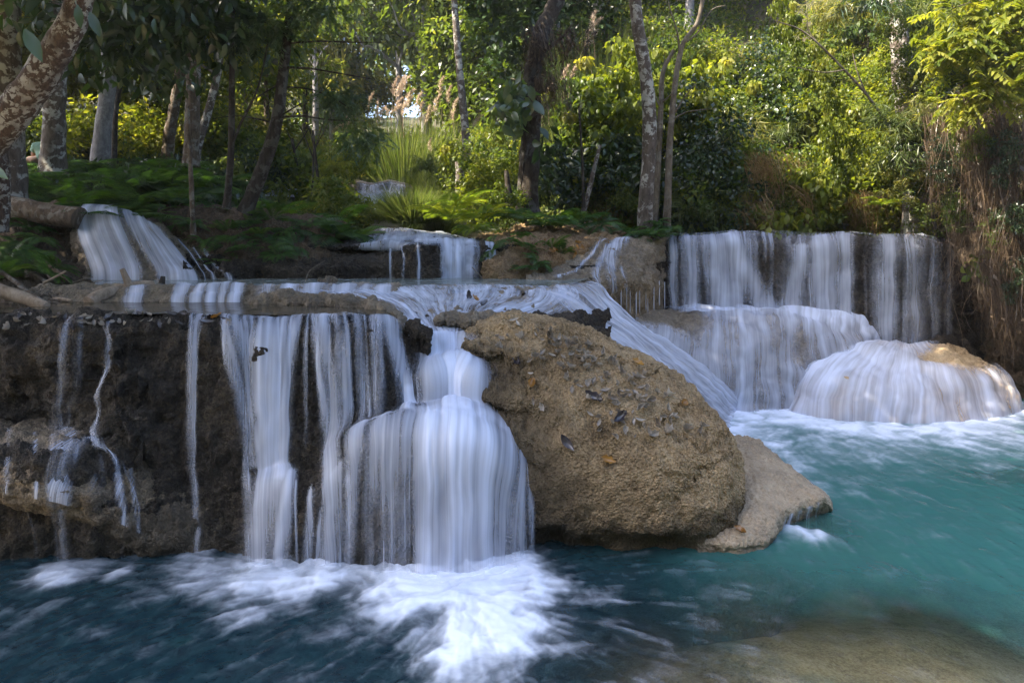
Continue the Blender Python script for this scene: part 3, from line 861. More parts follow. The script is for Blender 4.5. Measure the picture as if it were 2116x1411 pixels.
sheet('waterfall', MG, strands(Ug, Tg, [(L((.05, 205), (.4, 190), (1, 195)), 22, 16, .35, .15), (L((.0, 150), (.4, 128), (.6, 122), (1, 126)), 20, 17, .55, .85), (L((.2, 112), (.6, 104), (1, 112)), 9, 9, .4, .7), (L((.2, 72), (1, 78)), 6, 5, .4, .5), (L((.0, 215), (.4, 238), (1, 256)), 12, 8, .5, .6), (L((.2, 262), (1, 286)), 7, 6, .35, .45), (L((.2, 20), (1, 14)), 8, 6, .3, .35)]),
      0.02, M_VEILFINE, 'thin veils of water sliding over the tan mound at the far left', sm=4)
# ---- big boulder ---------------------------------------------------------------
BO = sec_loft([(-0.46, 1.02, 0.5, 5.9, 6.2), (-0.43, 1.42, 0.0, 5.72, 6.5), (-0.30, 1.56, -0.5, 5.50, 6.6), (0.0, 1.67, -0.75, 5.20, 6.8), (0.40, 1.62, -0.8, 5.02, 6.85),
               (0.80, 1.49, -0.8, 4.96, 6.8), (1.2, 1.30, -0.75, 4.97, 6.7), (1.52, 1.07, -0.7, 5.06, 6.6), (1.72, 0.86, -0.55, 5.20, 6.45), (1.85, 0.64, -0.35, 5.38, 6.25), (1.915, 0.42, -0.1, 5.58, 6.05), (1.92, 0.28, 0.1, 5.75, 5.85)], 420, 460, 2.25)
zf = np.clip((BO[..., 2]) / 1.6, 0, 1)
BO[..., 1] += 0.22 * (sstep(0.3, 1.0, zf)) * (BO[..., 1] < 6.2) * sstep(6.2, 5.3, BO[..., 1])
# the base is undercut by the pool, the left flank is broken into small steps by the fall
BO[..., 1] += (0.10 + 0.22 * np.clip(fbm(BO * np.array([1.6, 0, 0]) + 4, 3) + .4, 0, 1)) * sstep(0.24, 0.02, BO[..., 2]) * (BO[..., 1] < 6)
lf_ = sstep(0.45, -0.25, BO[..., 0])
rgh = np.clip(lf_ + sstep(0.15, 0.5, fbm(BO * 1.7 + 8, 3)), 0.12, 1)
BO[..., 1] += 0.07 * lf_ * np.sin(BO[..., 2] * 21.0 + 2 * BO[..., 0] + 2.5 * fbm(BO * 2, 2))
# hollows and cracks, deeper on the left shoulder
hol = np.clip(fbm(BO * np.array([2.6, 2.6, 3.6]) + 27, 4) - 0.22, 0, .6) * (0.35 + 0.9 * lf_)
crk = np.exp(-(fbm(BO * np.array([1.5, 1.5, 2.4]) + 61, 4) / 0.035) ** 2) * sstep(0.0, 0.4, fbm(BO * 1.1 + 90, 2) + .25)
BO = BO - gnormals(BO) * (0.16 * hol + 0.022 * crk)[..., None]
BOr, BOs = rough(BO, 0.055, 0.056, 0.028, seed=11.0, drape=0.004, ramp_t=0.45 + 0.55 * rgh)
n_ = gnormals(BO)
und = sstep(0.70, 0.1, BO[..., 2]) * sstep(6.2, 5.5, BO[..., 1])
BOr = BOr - n_ * (0.07 * und * np.clip(ridge(BO * np.array([2.6, 2.6, 1.0]) + 3, 3), -0.2, 1))[..., None]
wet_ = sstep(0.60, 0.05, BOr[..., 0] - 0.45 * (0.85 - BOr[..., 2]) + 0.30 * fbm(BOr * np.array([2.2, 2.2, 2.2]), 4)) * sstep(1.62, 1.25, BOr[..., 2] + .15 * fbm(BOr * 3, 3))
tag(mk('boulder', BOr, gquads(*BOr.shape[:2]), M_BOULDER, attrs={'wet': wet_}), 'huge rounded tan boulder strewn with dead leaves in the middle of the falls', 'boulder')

# ---- slab at the boulder's right foot -------------------------------------------
def C(*pts):
    return [P(*p) if isinstance(p, tuple) else p for p in pts]
SLc = [
    C((1350, 1000, 5.9), (1380, 1060, 5.6), (1420, 1100, 5.3), (1440, 1118, 5.15), PZ(1440, 5.1, -0.05), PZ(1430, 4.6, -0.5)),
    C((1440, 930, 6.4), (1450, 1010, 5.75), (1470, 1085, 5.3), (1490, 1118, 5.12), PZ(1492, 5.08, -0.05), PZ(1490, 4.6, -0.5)),
    C((1500, 905, 6.9), (1520, 990, 5.95), (1530, 1070, 5.35), (1545, 1120, 5.12), PZ(1548, 5.1, -0.05), PZ(1550, 4.7, -0.5)),
    C((1535, 905, 7.0), (1570, 980, 6.0), (1580, 1055, 5.45), (1588, 1108, 5.25), PZ(1590, 5.26, -0.05), PZ(1600, 4.9, -0.5)),
    C((1560, 910, 7.0), (1605, 975, 6.1), (1615, 1032, 5.62), (1618, 1062, 5.50), PZ(1612, 5.54, -0.05), PZ(1625, 5.3, -0.5)),
    C((1575, 920, 7.0), (1630, 975, 6.2), (1652, 1018, 5.78), (1656, 1046, 5.62), PZ(1650, 5.70, -0.05), PZ(1660, 5.5, -0.5)),
    C((1590, 935, 7.0), (1655, 985, 6.3), (1694, 1016, 5.88), (1700, 1036, 5.72), PZ(1694, 5.82, -0.05), PZ(1700, 5.7, -0.5)),
    C((1600, 950, 6.9), (1670, 1000, 6.3), (1710, 1028, 5.95), (1716, 1044, 5.80), PZ(1710, 5.9, -0.05), PZ(1715, 5.8, -0.5)),
    C(PZ(1610, 7.1, -0.1), PZ(1680, 6.5, -0.05), PZ(1714, 6.1, -0.02), PZ(1718, 5.95, -0.05), PZ(1714, 6.0, -0.2), PZ(1712, 6.0, -0.5))]
SL = loft(SLc, 260, 220)
SLr, SLs = rough(SL, 0.045, 0.032, 0.012, seed=21.0)
rock_obj('rock_slab', SLr, M_SLAB, 'low smooth wet slab reaching into the pool at the right foot of the boulder', 'rock')
Ug = np.linspace(0, 1, 100)[:, None] * np.ones((1, 80))
Tg = np.linspace(0, 1, 80)[None] * np.ones((100, 1))
g = crom(np.swapaxes(crom(np.swapaxes(SLs[95:205:6, 100:185:6], 0, 1), 80), 0, 1), 100)
sheet('waterfall', g, strands(Ug, Tg, [(L((.45, .30), (.98, .24)), .03, .03, .7, .6), (L((.42, .42), (.98, .40)), .04, .04, .7, .6), (L((.40, .55), (.98, .54)), .03, .03, .75, .6), (L((.38, .68), (.98, .70)), .035, .03, .7, .6), (L((.35, .80), (.98, .82)), .02, .02, .7, .6)]),
      0.02, M_VEILFINE, 'tiny trickles dripping off the edge of the low slab', sm=2)
g = crom(np.swapaxes(crom(np.swapaxes(SLs[120:258:6, 0:110:6], 0, 1), 80), 0, 1), 100)
sheet('waterfall', g, np.clip(strands(Ug, Tg, [(L((0, .66), (.5, .72), (.97, .84)), .10, .08, .8, .5), (L((0, .95), (.5, .93), (.9, .92)), .10, .06, .9, .6)]), 0, 1), 0.015, M_RAPID,
      'thin film of white water sliding over the back of the low slab', sm=2)

# ---- rapids between the upper pool and the front -------------------------------
RPc = [
    C((560, 594, 7.6), (600, 599, 7.15), (690, 610, 6.85), (770, 628, 6.55), (815, 658, 6.2), (840, 690, 6.02), (850, 740, 5.9)),
    C((700, 593, 7.5), (730, 600, 7.15), (780, 612, 6.85), (825, 632, 6.55), (855, 660, 6.25), (880, 694, 6.04), (890, 745, 5.9)),
    C((850, 592, 7.5), (860, 600, 7.15), (880, 616, 6.85), (890, 636, 6.6), (905, 662, 6.3), (920, 696, 6.08), (930, 745, 5.95)),
    C((980, 590, 7.6), (985, 600, 7.2), (980, 618, 6.9), (965, 636, 6.65), (955, 664, 6.35), (950, 698, 6.1), (950, 745, 6.0)),
    C((1100, 590, 7.7), (1110, 602, 7.3), (1100, 622, 7.0), (1050, 640, 6.75), (1000, 664, 6.5), (985, 700, 6.25), (980, 745, 6.1)),
    C((1170, 589, 7.8), (1190, 604, 7.4), (1190, 630, 7.1), (1130, 660, 6.9), (1060, 690, 6.7), (1030, 720, 6.5), (1010, 760, 6.3))]
RP = loft(RPc, 420, 220)
RPr, RPs = rough(RP, 0.03, 0.055, 0.016, seed=31.0)
rock_obj('travertine_slope', RPr - np.array([0, 0, 0.012]), M_ROCKMID, 'stepped brown travertine slope under the rapids behind the boulder', 'rock')
Ug = np.linspace(0, 1, 420)[:, None] * np.ones((1, 220))
Tg = np.linspace(0, 1, 220)[None] * np.ones((420, 1))
pn = fbm(np.stack([Ug * 9, Tg * 7, 0 * Tg + 1.5], -1), 4)
d = 0.66 + 0.42 * pn + 0.25 * sstep(0.55, 0.85, Tg)
d = d * sstep(0.0, 0.06, Ug) * sstep(0.02, 0.10, Tg) * (1 - 0.5 * (1 - sstep(0.0, 0.2, Tg)))
d[:, :] *= (1 - 0.55 * sstep(0.9, 1.0, Ug))
stp = RPs.copy()
stp[..., 2] += 0.014 * fbm(np.stack([Ug * 26, Tg * 13, 0 * Tg], -1), 3)
sheet('rapids', stp, d, 0.022, M_RAPID, 'broad foamy rapids sliding from the upper pool towards the boulder', 'rapids', sm=1)

SCc = [
    C((1060, 590, 7.2), (1150, 632, 7.0), (1230, 690, 6.9), (1320, 765, 6.95), (1400, 850, 7.1), (1470, 930, 7.3), PZ(1490, 7.5, -0.02), PZ(1490, 7.6, -0.4)),
    C((1110, 590, 7.4), (1180, 616, 7.2), (1255, 678, 7.15), (1335, 745, 7.3), (1420, 825, 7.5), (1480, 890, 7.9), PZ(1500, 8.1, -0.02), PZ(1500, 8.2, -0.4)),
    C((1150, 589, 7.6), (1205, 606, 7.5), (1268, 664, 7.5), (1345, 726, 7.7), (1430, 800, 8.0), (1490, 860, 8.5), PZ(1510, 8.7, -0.02), PZ(1510, 8.8, -0.4)),
    C((1180, 588, 7.8), (1224, 600, 7.75), (1280, 654, 7.8), (1352, 708, 8.05), (1440, 775, 8.4), (1500, 835, 8.9), PZ(1520, 9.1, -0.02), PZ(1520, 9.2, -0.4)),
    C((1196, 587, 8.0), (1236, 596, 8.0), (1284, 648, 8.0), (1356, 700, 8.3), (1450, 760, 8.7), (1515, 820, 9.1), PZ(1530, 9.3, -0.02), PZ(1530, 9.4, -0.4)),
    C((1200, 588, 8.4), (1238, 600, 8.4), (1282, 660, 8.4), (1350, 715, 8.7), (1445, 775, 9.0), (1515, 835, 9.5), PZ(1530, 9.7, -0.02), PZ(1530, 9.8, -0.4))]
SC = loft(SCc, 220, 320)
SCr, SCs = rough(SC, 0.035, 0.04, 0.012, seed=41.0)
rock_obj('travertine_slope', SCr - np.array([0, 0, 0.015]), M_ROCKMID, 'steep travertine slope under the curving side cascade behind the boulder', 'rock')
Ug = np.linspace(0, 1, 220)[:, None] * np.ones((1, 320))
Tg = np.linspace(0, 1, 320)[None] * np.ones((220, 1))
pn = fbm(np.stack([Ug * 14, Tg * 2.2, 0 * Tg + 3.5], -1), 4)
d = 0.74 + 0.32 * pn
d = d * sstep(0.03, 0.12, Tg) * (1 - sstep(0.93, 1.0, Ug)) * (0.5 + 0.5 * sstep(0.10, 0.25, Tg))
sheet('side_cascade', SCs, d, 0.035, veil_mat('curving_water', su=26, st=0.7, soft=1.1, amax=.9), 'smooth white cascade curving down behind the right side of the boulder', 'waterfall', sm=2, ks=0.36, turb=0.035)

# ---- step between near pool and upper pool, debris bar -----------------------------
STc = []
for u, v0, v1 in ((60, 600, 628), (150, 600, 627), (250, 598, 626), (350, 597, 624), (450, 597, 623), (540, 598, 624), (640, 600, 622), (760, 603, 626), (830, 606, 630)):
    STc.append([PZ(u, 8.0, 1.5), PZ(u, 7.45, 1.785), P(u, v0 - 4, 7.12), P(u, v0, 7.02), P(u, (v0 + v1) / 2, 6.95), P(u, v1, 6.88), PZ(u, 6.8, 1.4)])
ST = loft(STc, 420, 130)
STr, STs = rough(ST, 0.06, 0.045, 0.014, seed=51.0)
rock_obj('travertine_step', STr, M_ROCKMID, 'low knobbly travertine step between the brown pool and the milky upper pool', 'rock')
Ug = np.linspace(0, 1, 420)[:, None] * np.ones((1, 130))
Tg = np.linspace(0, 1, 130)[None] * np.ones((420, 1))
UU = 60 + 770 * Ug
d = np.zeros_like(Ug)
for c, w, a in ((285, 18, .8), (375, 14, .75), (412, 12, .85), (440, 14, .8), (462, 10, .7), (490, 14, .85), (555, 20, .5), (600, 18, .8), (640, 22, .75), (690, 20, .8), (730, 14, .7), (770, 22, .8)):
    d = np.maximum(d, a * np.exp(-((UU + 20 * (Tg - .5) - c) / w) ** 2))
d *= sstep(0.2, 0.34, Tg) * (1 - sstep(0.9, 0.97, Tg))
sheet('waterfall', STs, d * 1.1, 0.035, M_VEIL, 'row of tiny falls spilling over the low step into the brown pool', sm=4)

def bar(name, path, hw, hz, mat, label, seed, nu=200, nt=90):
    pts = crom(np.array(path, dtype=float), nu)
    k = np.linspace(0, 1, nu)
    r = np.sqrt(np.clip(1 - (2 * k - 1) ** 6, 0, 1)) * (0.75 + 0.5 * (fbm(np.stack([k * 6, 0 * k, 0 * k + seed], -1), 3) + .3))
    th = np.linspace(0, math.pi * 2, nt)
    g = np.zeros((nu, nt, 3))
    g[..., 0] = pts[:, 0:1]
    g[..., 1] = pts[:, 1:2] + np.cos(th)[None] * hw * r[:, None]
    g[..., 2] = pts[:, 2:3] + np.sin(th)[None] * hz * r[:, None]
    gr, gs = rough(g, 0.03, 0.055, 0.02, seed=seed)
    return rock_obj(name, gr, mat, label)
bar('debris_bar', [P(500, 630, 6.75), P(580, 624, 6.75), P(660, 628, 6.65), P(740, 636, 6.5), P(800, 655, 6.25), P(835, 675, 6.05)], 0.16, 0.10, M_ROCKMID, 'narrow brown bar of rubble and twigs between the brown pool and the rapids', 61.0)
bar('splitting_rock', [P(845, 690, 5.95), P(865, 700, 5.9), P(890, 715, 5.85)], 0.10, 0.13, M_ROCKDARK, 'dark rough knob of rock splitting the water above the main cascade', 63.0, 80, 60)
bar('rim_rock', [P(905, 664, 6.25), P(950, 661, 6.3), P(1010, 660, 6.4), P(1080, 660, 6.5)], 0.16, 0.06, M_ROCKMID, 'broken rocky rim joining the boulder top to the rapids', 64.0, 120, 70)
bar('stone', [P(655, 582, 8.0), P(672, 581, 8.0), P(692, 582, 8.0)], 0.06, 0.05, M_ROCKMID, 'small flat stone lying in the milky upper pool', 65.0, 50, 40)

# ---- centre tier -----------------------------------------------------------------
CTc = []
for u, vb, v1, D1, v2, D2 in ((380, 500, 530, 9.0, 556, 8.75), (470, 503, 522, 9.3, 552, 8.88), (560, 501, 520, 9.45, 550, 8.95), (650, 497, 516, 9.55, 548, 8.98), (730, 489, 514, 9.5, 546, 8.98), (800, 486, 512, 9.4, 545, 8.98),
                              (860, 486, 514, 9.05, 545, 8.93), (920, 492, 510, 9.1, 545, 9.02), (970, 502, 512, 9.15, 545, 9.05), (1020, 506, 516, 9.3, 546, 9.15), (1070, 505, 520, 9.6, 546, 9.4)):
    CTc.append([PZ(u * 0.9 + 90, 13.0, 2.1), P(u * 0.9 + 90, vb - 3, 12.0), P(u * 0.95 + 45, vb + 2, 10.6), P(u, v1 - 6, 9.35), P(u, v1 + 4, D1), P(u, v2, D2), PZ(u, D2 - 0.04, 1.78), PZ(u, D2, 1.4)])
CT = loft(CTc, 460, 220)
CTr, CTs = rough(CT, 0.10, 0.07, 0.02, seed=71.0, drape=0.01)
rock_obj('travertine_terrace', CTr, M_ROCKDARK, 'dark rough travertine terrace behind the upper pool', 'rock ledge')
Ug = np.linspace(380, 1070, 460)[:, None] * np.ones((1, 220))
Tg = np.linspace(0, 1, 220)[None] * np.ones((460, 1))
pn = fbm(np.stack([Ug * 0.03, Tg * 9, 0 * Tg + 3.5], -1), 4)
top = (0.62 + 0.5 * pn) * sstep(0.17, 0.25, Tg) * sstep(660, 800, Ug + 260 * (Tg - 0.2)) * (1 - sstep(925, 965, Ug)) * (1 - sstep(0.46, 0.60, Tg) * (1 - sstep(840, 862, Ug)))
d = np.maximum(top, strands(Ug, Tg, [
    (L((.42, 868), (.58, 872), (.93, 885)), 14, 18, 1.0, 1.0), (L((.42, 890), (.6, 896), (.93, 905)), 14, 16, 1.0, .95), (L((.42, 910), (.6, 914), (.93, 922)), 10, 9, .8, .6),
    (L((.46, 978), (.6, 980), (.93, 979)), 7, 6, .95, .85), (L((.46, 992), (.6, 992), (.93, 990)), 7, 5, .95, .8),
    (L((.5, 735), (.9, 737)), 4, 4, .5, .4), (L((.5, 768), (.9, 768)), 3, 3, .4, .3), (L((.52, 800), (.9, 800)), 4, 4, .5, .4), (L((.46, 955), (.9, 953)), 5, 5, .4, .25)]))
sheet('waterfall', CTs, d, 0.05, M_VEIL, 'short wide waterfall dropping into the upper pool below the bright grass clump', sm=6)

# ---- left fall -----------------------------------------------------------------------
LFc = [
    C((120, 425, 9.8), (150, 440, 9.4), (140, 490, 9.1), (150, 545, 8.9), PZ(160, 8.8, 1.78), PZ(160, 8.8, 1.4)),
    C((185, 428, 9.8), (178, 437, 9.25), (178, 480, 9.0), (200, 540, 8.8), PZ(210, 8.65, 1.78), PZ(210, 8.7, 1.4)),
    C((235, 430, 9.8), (232, 440, 9.2), (250, 485, 8.95), (275, 540, 8.78), PZ(285, 8.6, 1.78), PZ(285, 8.65, 1.4)),
    C((275, 440, 9.7), (282, 455, 9.2), (305, 495, 8.95), (330, 545, 8.78), PZ(342, 8.6, 1.78), PZ(342, 8.65, 1.4)),
    C((320, 452, 9.6), (318, 470, 9.15), (350, 508, 8.95), (385, 550, 8.8), PZ(402, 8.62, 1.78), PZ(402, 8.7, 1.4)),
    C((385, 490, 9.5), (390, 515, 9.15), (405, 535, 9.0), (420, 560, 8.85), PZ(430, 8.72, 1.78), PZ(430, 8.75, 1.4)),
    C((450, 500, 9.5), (445, 524, 9.2), (455, 545, 9.0), (470, 562, 8.88), PZ(490, 8.75, 1.78), PZ(490, 8.8, 1.4)),
    C((520, 505, 9.5), (515, 540, 9.3), (530, 555, 9.2), (540, 568, 9.1), PZ(545, 9.0, 1.78), PZ(550, 9.0, 1.4))]
LF = loft(LFc, 300, 200)
LFr, LFs = rough(LF, 0.07, 0.05, 0.016, seed=81.0)
rock_obj('travertine_shoulder', LFr - gnormals(LF) * 0.05, M_ROCKMID, 'brown travertine shoulder under the slanting left waterfall', 'rock')
Ug = np.linspace(0, 7, 300)[:, None] * np.ones((1, 200))
Tg = np.linspace(0, 1, 200)[None] * np.ones((300, 1))
d = strands(Ug, Tg, [(L((.05, 1.05), (.3, 1.05), (.82, 1.0)), .22, .25, 1.0, 1.05), (L((.05, 1.5), (.3, 1.5), (.82, 1.4)), .25, .28, 1.0, .95), (L((.05, 1.9), (.3, 2.0), (.82, 1.95)), .26, .24, .95, .9),
                     (L((.10, 2.6), (.3, 2.6), (.5, 2.75), (.82, 3.0)), .3, .22, .75, .5), (L((.12, 3.2), (.3, 3.2), (.5, 3.4), (.82, 3.6)), .4, .42, .85, 1.1), (L((.2, 3.8), (.5, 3.85), (.82, 3.95)), .25, .22, .85, .95),
                     (L((.18, 4.7), (.5, 4.75), (.8, 4.8)), .10, .10, .6, .5), (L((.18, 5.15), (.5, 5.2), (.8, 5.3)), .10, .10, .6, .5), (L((.18, 5.6), (.5, 5.7), (.8, 5.8)), .12, .12, .6, .5)])
sheet('waterfall', 0.8 * LF + 0.2 * LFs, d * .9, 0.05, M_VEIL, 'slanting pair of white falls beside the big log at the left bank', sm=10)

# ---- right fall ----------------------------------------------------------------------
RCc = []
for u, v0, v1, v2, D2, zb in ((1350, 500, 520, 575, 10.75, 1.15), (1400, 494, 506, 560, 10.65, 1.12), (1480, 491, 501, 560, 10.6, 1.1), (1560, 491, 501, 560, 10.62, 1.1), (1620, 491, 501, 560, 10.66, 1.08),
                             (1680, 491, 501, 555, 10.55, 1.0), (1740, 491, 500, 560, 10.55, .95), (1800, 492, 502, 560, 10.4, .8), (1860, 494, 506, 560, 10.3, .72), (1910, 500, 514, 570, 10.3, .70), (1950, 512, 536, 590, 10.35, .68),
                             (1985, 545, 575, 630, 10.4, .68), (2010, 600, 625, 670, 10.5, .66), (2040, 650, 670, 690, 10.7, .66)):
    Dm = D2 + 0.25
    RCc.append([PZ(u, 12.6, 1.5), PZ(u, 12.0, 2.2), P(u, v0 - 0.5, Dm + 0.35), P(u, v0 + 1, Dm + 0.1), P(u, v1 + 6, D2), P(u, v2, D2 - 0.08), PZ(u, D2 - 0.15, 1.45 if v2 < 600 else 1.2), PZ(u, D2 - 0.25, zb), PZ(u, D2 - 0.2, zb - 0.5)])
RC = loft(RCc, 460, 220)
RCr, RCs = rough(RC, 0.10, 0.06, 0.02, seed=91.0, drape=0.015, ramp_t=(0.2 + 0.8 * sstep(0.35, 0.5, np.linspace(0, 1, 220)))[None, :])
RCr = RCr - gnormals(RC) * (0.06 * sstep(0.45, 0.6, np.linspace(0, 1, 220)))[None, :, None]
rock_obj('travertine_cliff', RCr, M_ROCKDARK, 'dark curved travertine cliff behind the tall right waterfall', 'rock ledge')
Ug = np.linspace(1350, 2040, 460)[:, None] * np.ones((1, 220))
# true u per column (stations are not evenly spaced)
uu = crom(np.array([c for c in (1350, 1400, 1480, 1560, 1620, 1680, 1740, 1800, 1860, 1910, 1950, 1985, 2010, 2040)], dtype=float)[:, None], 460)[:, 0]
Ug = uu[:, None] * np.ones((1, 220))
Tg = np.linspace(0, 1, 220)[None] * np.ones((460, 1))
pn = fbm(np.stack([Ug * 0.055, Tg * 0.5, 0 * Tg + 6.5], -1), 3)
pf = fbm(np.stack([Ug * 0.16, Tg * 0.4, 0 * Tg + 8.5], -1), 2)
cov = 0.34 + 0.46 * pn + 0.32 * pf
cov *= 1 - 0.75 * np.exp(-((Ug + 90 * (Tg - .4) - 1600) / 22) ** 2) * sstep(.45, .6, Tg) - 0.6 * np.exp(-((Ug - 1785) / 20) ** 2)
cov = np.maximum(cov, strands(Ug, Tg, [(L((.42, 1500), (.6, 1530), (.9, 1590)), 16, 34, .9, .9), (L((.42, 1470), (.9, 1500)), 26, 34, .85, .8), (L((.42, 1425), (.9, 1430)), 18, 18, .75, .65), (L((.40, 1388), (.9, 1392)), 7, 7, .75, .6),
                                       (L((.5, 1660), (.7, 1640), (.92, 1630)), 20, 26, .85, .9), (L((.42, 1700), (.9, 1700)), 26, 30, .85, .75), (L((.42, 1750), (.9, 1745)), 18, 20, .8, .7),
                                       (L((.40, 1830), (.95, 1830)), 26, 26, .75, .6), (L((.40, 1880), (.95, 1890)), 24, 28, .7, .5), (L((.4, 1925), (.95, 1950)), 20, 22, .5, .35)]))
cov = cov * (0.86 - 0.35 * sstep(1790, 1960, Ug))
cov *= sstep(.30, .40, Tg) * (1 - sstep(.93, .99, Tg)) * sstep(1372, 1392, Ug) * (1 - sstep(1930, 2000, Ug))
cov = np.maximum(cov, 0.26 * sstep(.20, .28, Tg) * (1 - sstep(.4, .5, Tg)) * sstep(1372, 1400, Ug) * (1 - sstep(1900, 1950, Ug)))
sheet('waterfall', RCs, np.clip(cov, 0, 1.05), 0.07, veil_mat('curtain_water', su=22, st=0.35, soft=1.1, amax=.85), 'wide curtain waterfall along the right with a straight level crest', sm=12)

# ---- middle right ledge with its cascade -----------------------------------------------
LAc = []
for u, vb, vt, Dt, vl, Dl, vm, Dm, zb in ((1270, 650, 664, 9.8, 688, 9.45, 745, 9.2, 0.0), (1340, 650, 668, 9.8, 700, 9.45, 760, 9.2, 0.0), (1420, 650, 672, 9.8, 708, 9.45, 770, 9.18, 0.0), (1500, 650, 668, 9.9, 700, 9.5, 765, 9.22, 0.0),
                              (1580, 648, 660, 10.0, 692, 9.62, 760, 9.3, 0.0), (1660, 648, 662, 10.05, 690, 9.75, 740, 9.5, 0.02), (1730, 652, 668, 10.1, 690, 9.85, 725, 9.65, 0.1), (1775, 660, 676, 10.15, 700, 10.0, 730, 9.85, 0.2), (1805, 690, 706, 10.3, 725, 10.1, 745, 10.0, 0.2)):
    fl = (u - 1520) * 0.10
    LAc.append([PZ(u, 11.0, 0.8), P(u, vb, 10.5), P(u, vt, Dt), P(u, vl, Dl), P(u + fl * .6, vm, Dm), PZ(u + fl, Dm - 0.12, 0.22), PZ(u + fl, Dm - 0.2, zb - 0.03), PZ(u + fl, Dm - 0.1, -0.4)])
LA = loft(LAc, 340, 220)
LAr, LAs = rough(LA, 0.17, 0.045, 0.014, seed=101.0)
rock_obj('travertine_dome', LAr, M_ROCKMID, 'brown travertine dome with water fanning over it between the boulder and the right waterfall', 'rock')
Ug = (crom(np.array([1270, 1340, 1420, 1500, 1580, 1660, 1730, 1775, 1805], dtype=float)[:, None], 340)[:, 0])[:, None] * np.ones((1, 220))
Tg = np.linspace(0, 1, 220)[None] * np.ones((340, 1))
pn = fbm(np.stack([Ug * 0.03, Tg * 2.5, 0 * Tg + 2.5], -1), 4)
d = 0.52 + 0.45 * pn + 0.35 * np.exp(-((Tg - .2) / .1) ** 2)
bare = np.exp(-(((Ug - 1380) / 90) ** 2 + ((Tg - .27) / .12) ** 2))
d = d * (1 - 0.95 * np.clip(1.25 * bare, 0, 1)) * sstep(1290, 1340, Ug + 160 * (Tg - .2)) + 0.35 * sstep(1560, 1640, Ug) * (1 - sstep(.35, .5, Tg))
d = np.where(Tg < 0.22, np.maximum(d, sstep(1380, 1450, Ug) * 1.0), d) * (1 - sstep(.86, .9, Tg) * 0.4)
sheet('cascade', LAs, np.clip(d, 0, 1.15) * sstep(.12, .15, Tg), 0.045, veil_mat('fanning_water', su=19, st=0.6, soft=1.1, amax=.88), 'white cascade fanning over the brown dome below the wide right curtain', 'waterfall', sm=5)

# ---- rounded dome at the right ----------------------------------------------------------
DBc = [
    C(PZ(1800, 10.6, 0.2), (1765, 728, 10.0), (1705, 750, 9.65), (1664, 782, 9.40), (1650, 815, 9.25), PZ(1644, 9.08, -0.02), PZ(1645, 9.1, -0.4)),
    C(PZ(1820, 10.6, 0.2), (1800, 720, 9.95), (1745, 745, 9.45), (1705, 790, 9.10), (1690, 830, 8.95), PZ(1684, 8.76, -0.02), PZ(1684, 8.8, -0.4)),
    C(PZ(1860, 10.6, 0.2), (1850, 718, 9.95), (1828, 747, 9.35), (1808, 788, 8.95), (1798, 832, 8.74), PZ(1794, 8.58, -0.02), PZ(1794, 8.6, -0.4)),
    C(PZ(1900, 10.6, 0.2), (1890, 722, 9.9), (1908, 752, 9.30), (1918, 792, 8.92), (1923, 832, 8.74), PZ(1924, 8.56, -0.02), PZ(1924, 8.6, -0.4)),
    C(PZ(1960, 10.6, 0.2), (1930, 722, 9.95), (1975, 754, 9.30), (2010, 788, 9.0), (2024, 828, 8.85), PZ(2030, 8.68, -0.02), PZ(2030, 8.7, -0.4)),
    C(PZ(2000, 10.6, 0.2), (1975, 724, 10.05), (2025, 757, 9.55), (2066, 778, 9.35), (2084, 808, 9.2), PZ(2094, 9.0, -0.02), PZ(2094, 9.0, -0.4)),
    C(PZ(2030, 10.6, 0.1), (1995, 745, 10.3), (2040, 768, 9.9), (2078, 795, 9.6), (2096, 820, 9.4), PZ(2104, 9.25, -0.02), PZ(2104, 9.3, -0.4))]
DB = loft(DBc, 300, 240)
DBr, DBs = rough(DB, 0.17, 0.05, 0.014, seed=111.0)
rock_obj('rock_dome', DBr, rock_mat('ochre_travertine', ((0.13, 0.085, 0.04), (0.33, 0.23, 0.12), (0.48, 0.36, 0.21)), wet=0.5, bump=0.5), 'low round ochre dome of rock capped by water in the right of the pool', 'rock')
Ug = np.linspace(0, 6, 300)[:, None] * np.ones((1, 240))
Tg = np.linspace(0, 1, 240)[None] * np.ones((300, 1))
pn = fbm(np.stack([Ug * 2.2, Tg * 0.9, 0 * Tg + 2.5], -1), 4)
d = (0.66 + 0.45 * pn + 0.35 * np.exp(-((Tg - .38) / .16) ** 2)) * sstep(.12, .2, Tg)
bare = np.exp(-(((Ug - 4.45) / 1.15) ** 2 + ((Tg - .31) / .16) ** 2)) * 1.4 + np.exp(-(((Ug - 3.2) / .6) ** 2 + ((Tg - .32) / .05) ** 2)) * 0.7
d = d * (1 - 0.95 * np.clip(bare, 0, 1)) * (1 - 0.5 * sstep(5.5, 6, Ug))
sheet('cascade', DBs, np.clip(d, 0, 1.15), 0.04, veil_mat('dome_water', su=20, st=0.35, soft=1.1, amax=.9), 'thick white skirt of water sliding off the round ochre dome on the right', 'waterfall', sm=5, ks=0.30)
bar('stone', [P(1915, 720, 10.0), P(1945, 712, 10.0), P(1985, 716, 10.0), P(2005, 730, 10.05)], 0.16, 0.12, M_ROCKDARK, 'dark angular stone at the back of the round ochre dome', 66.0, 70, 50)

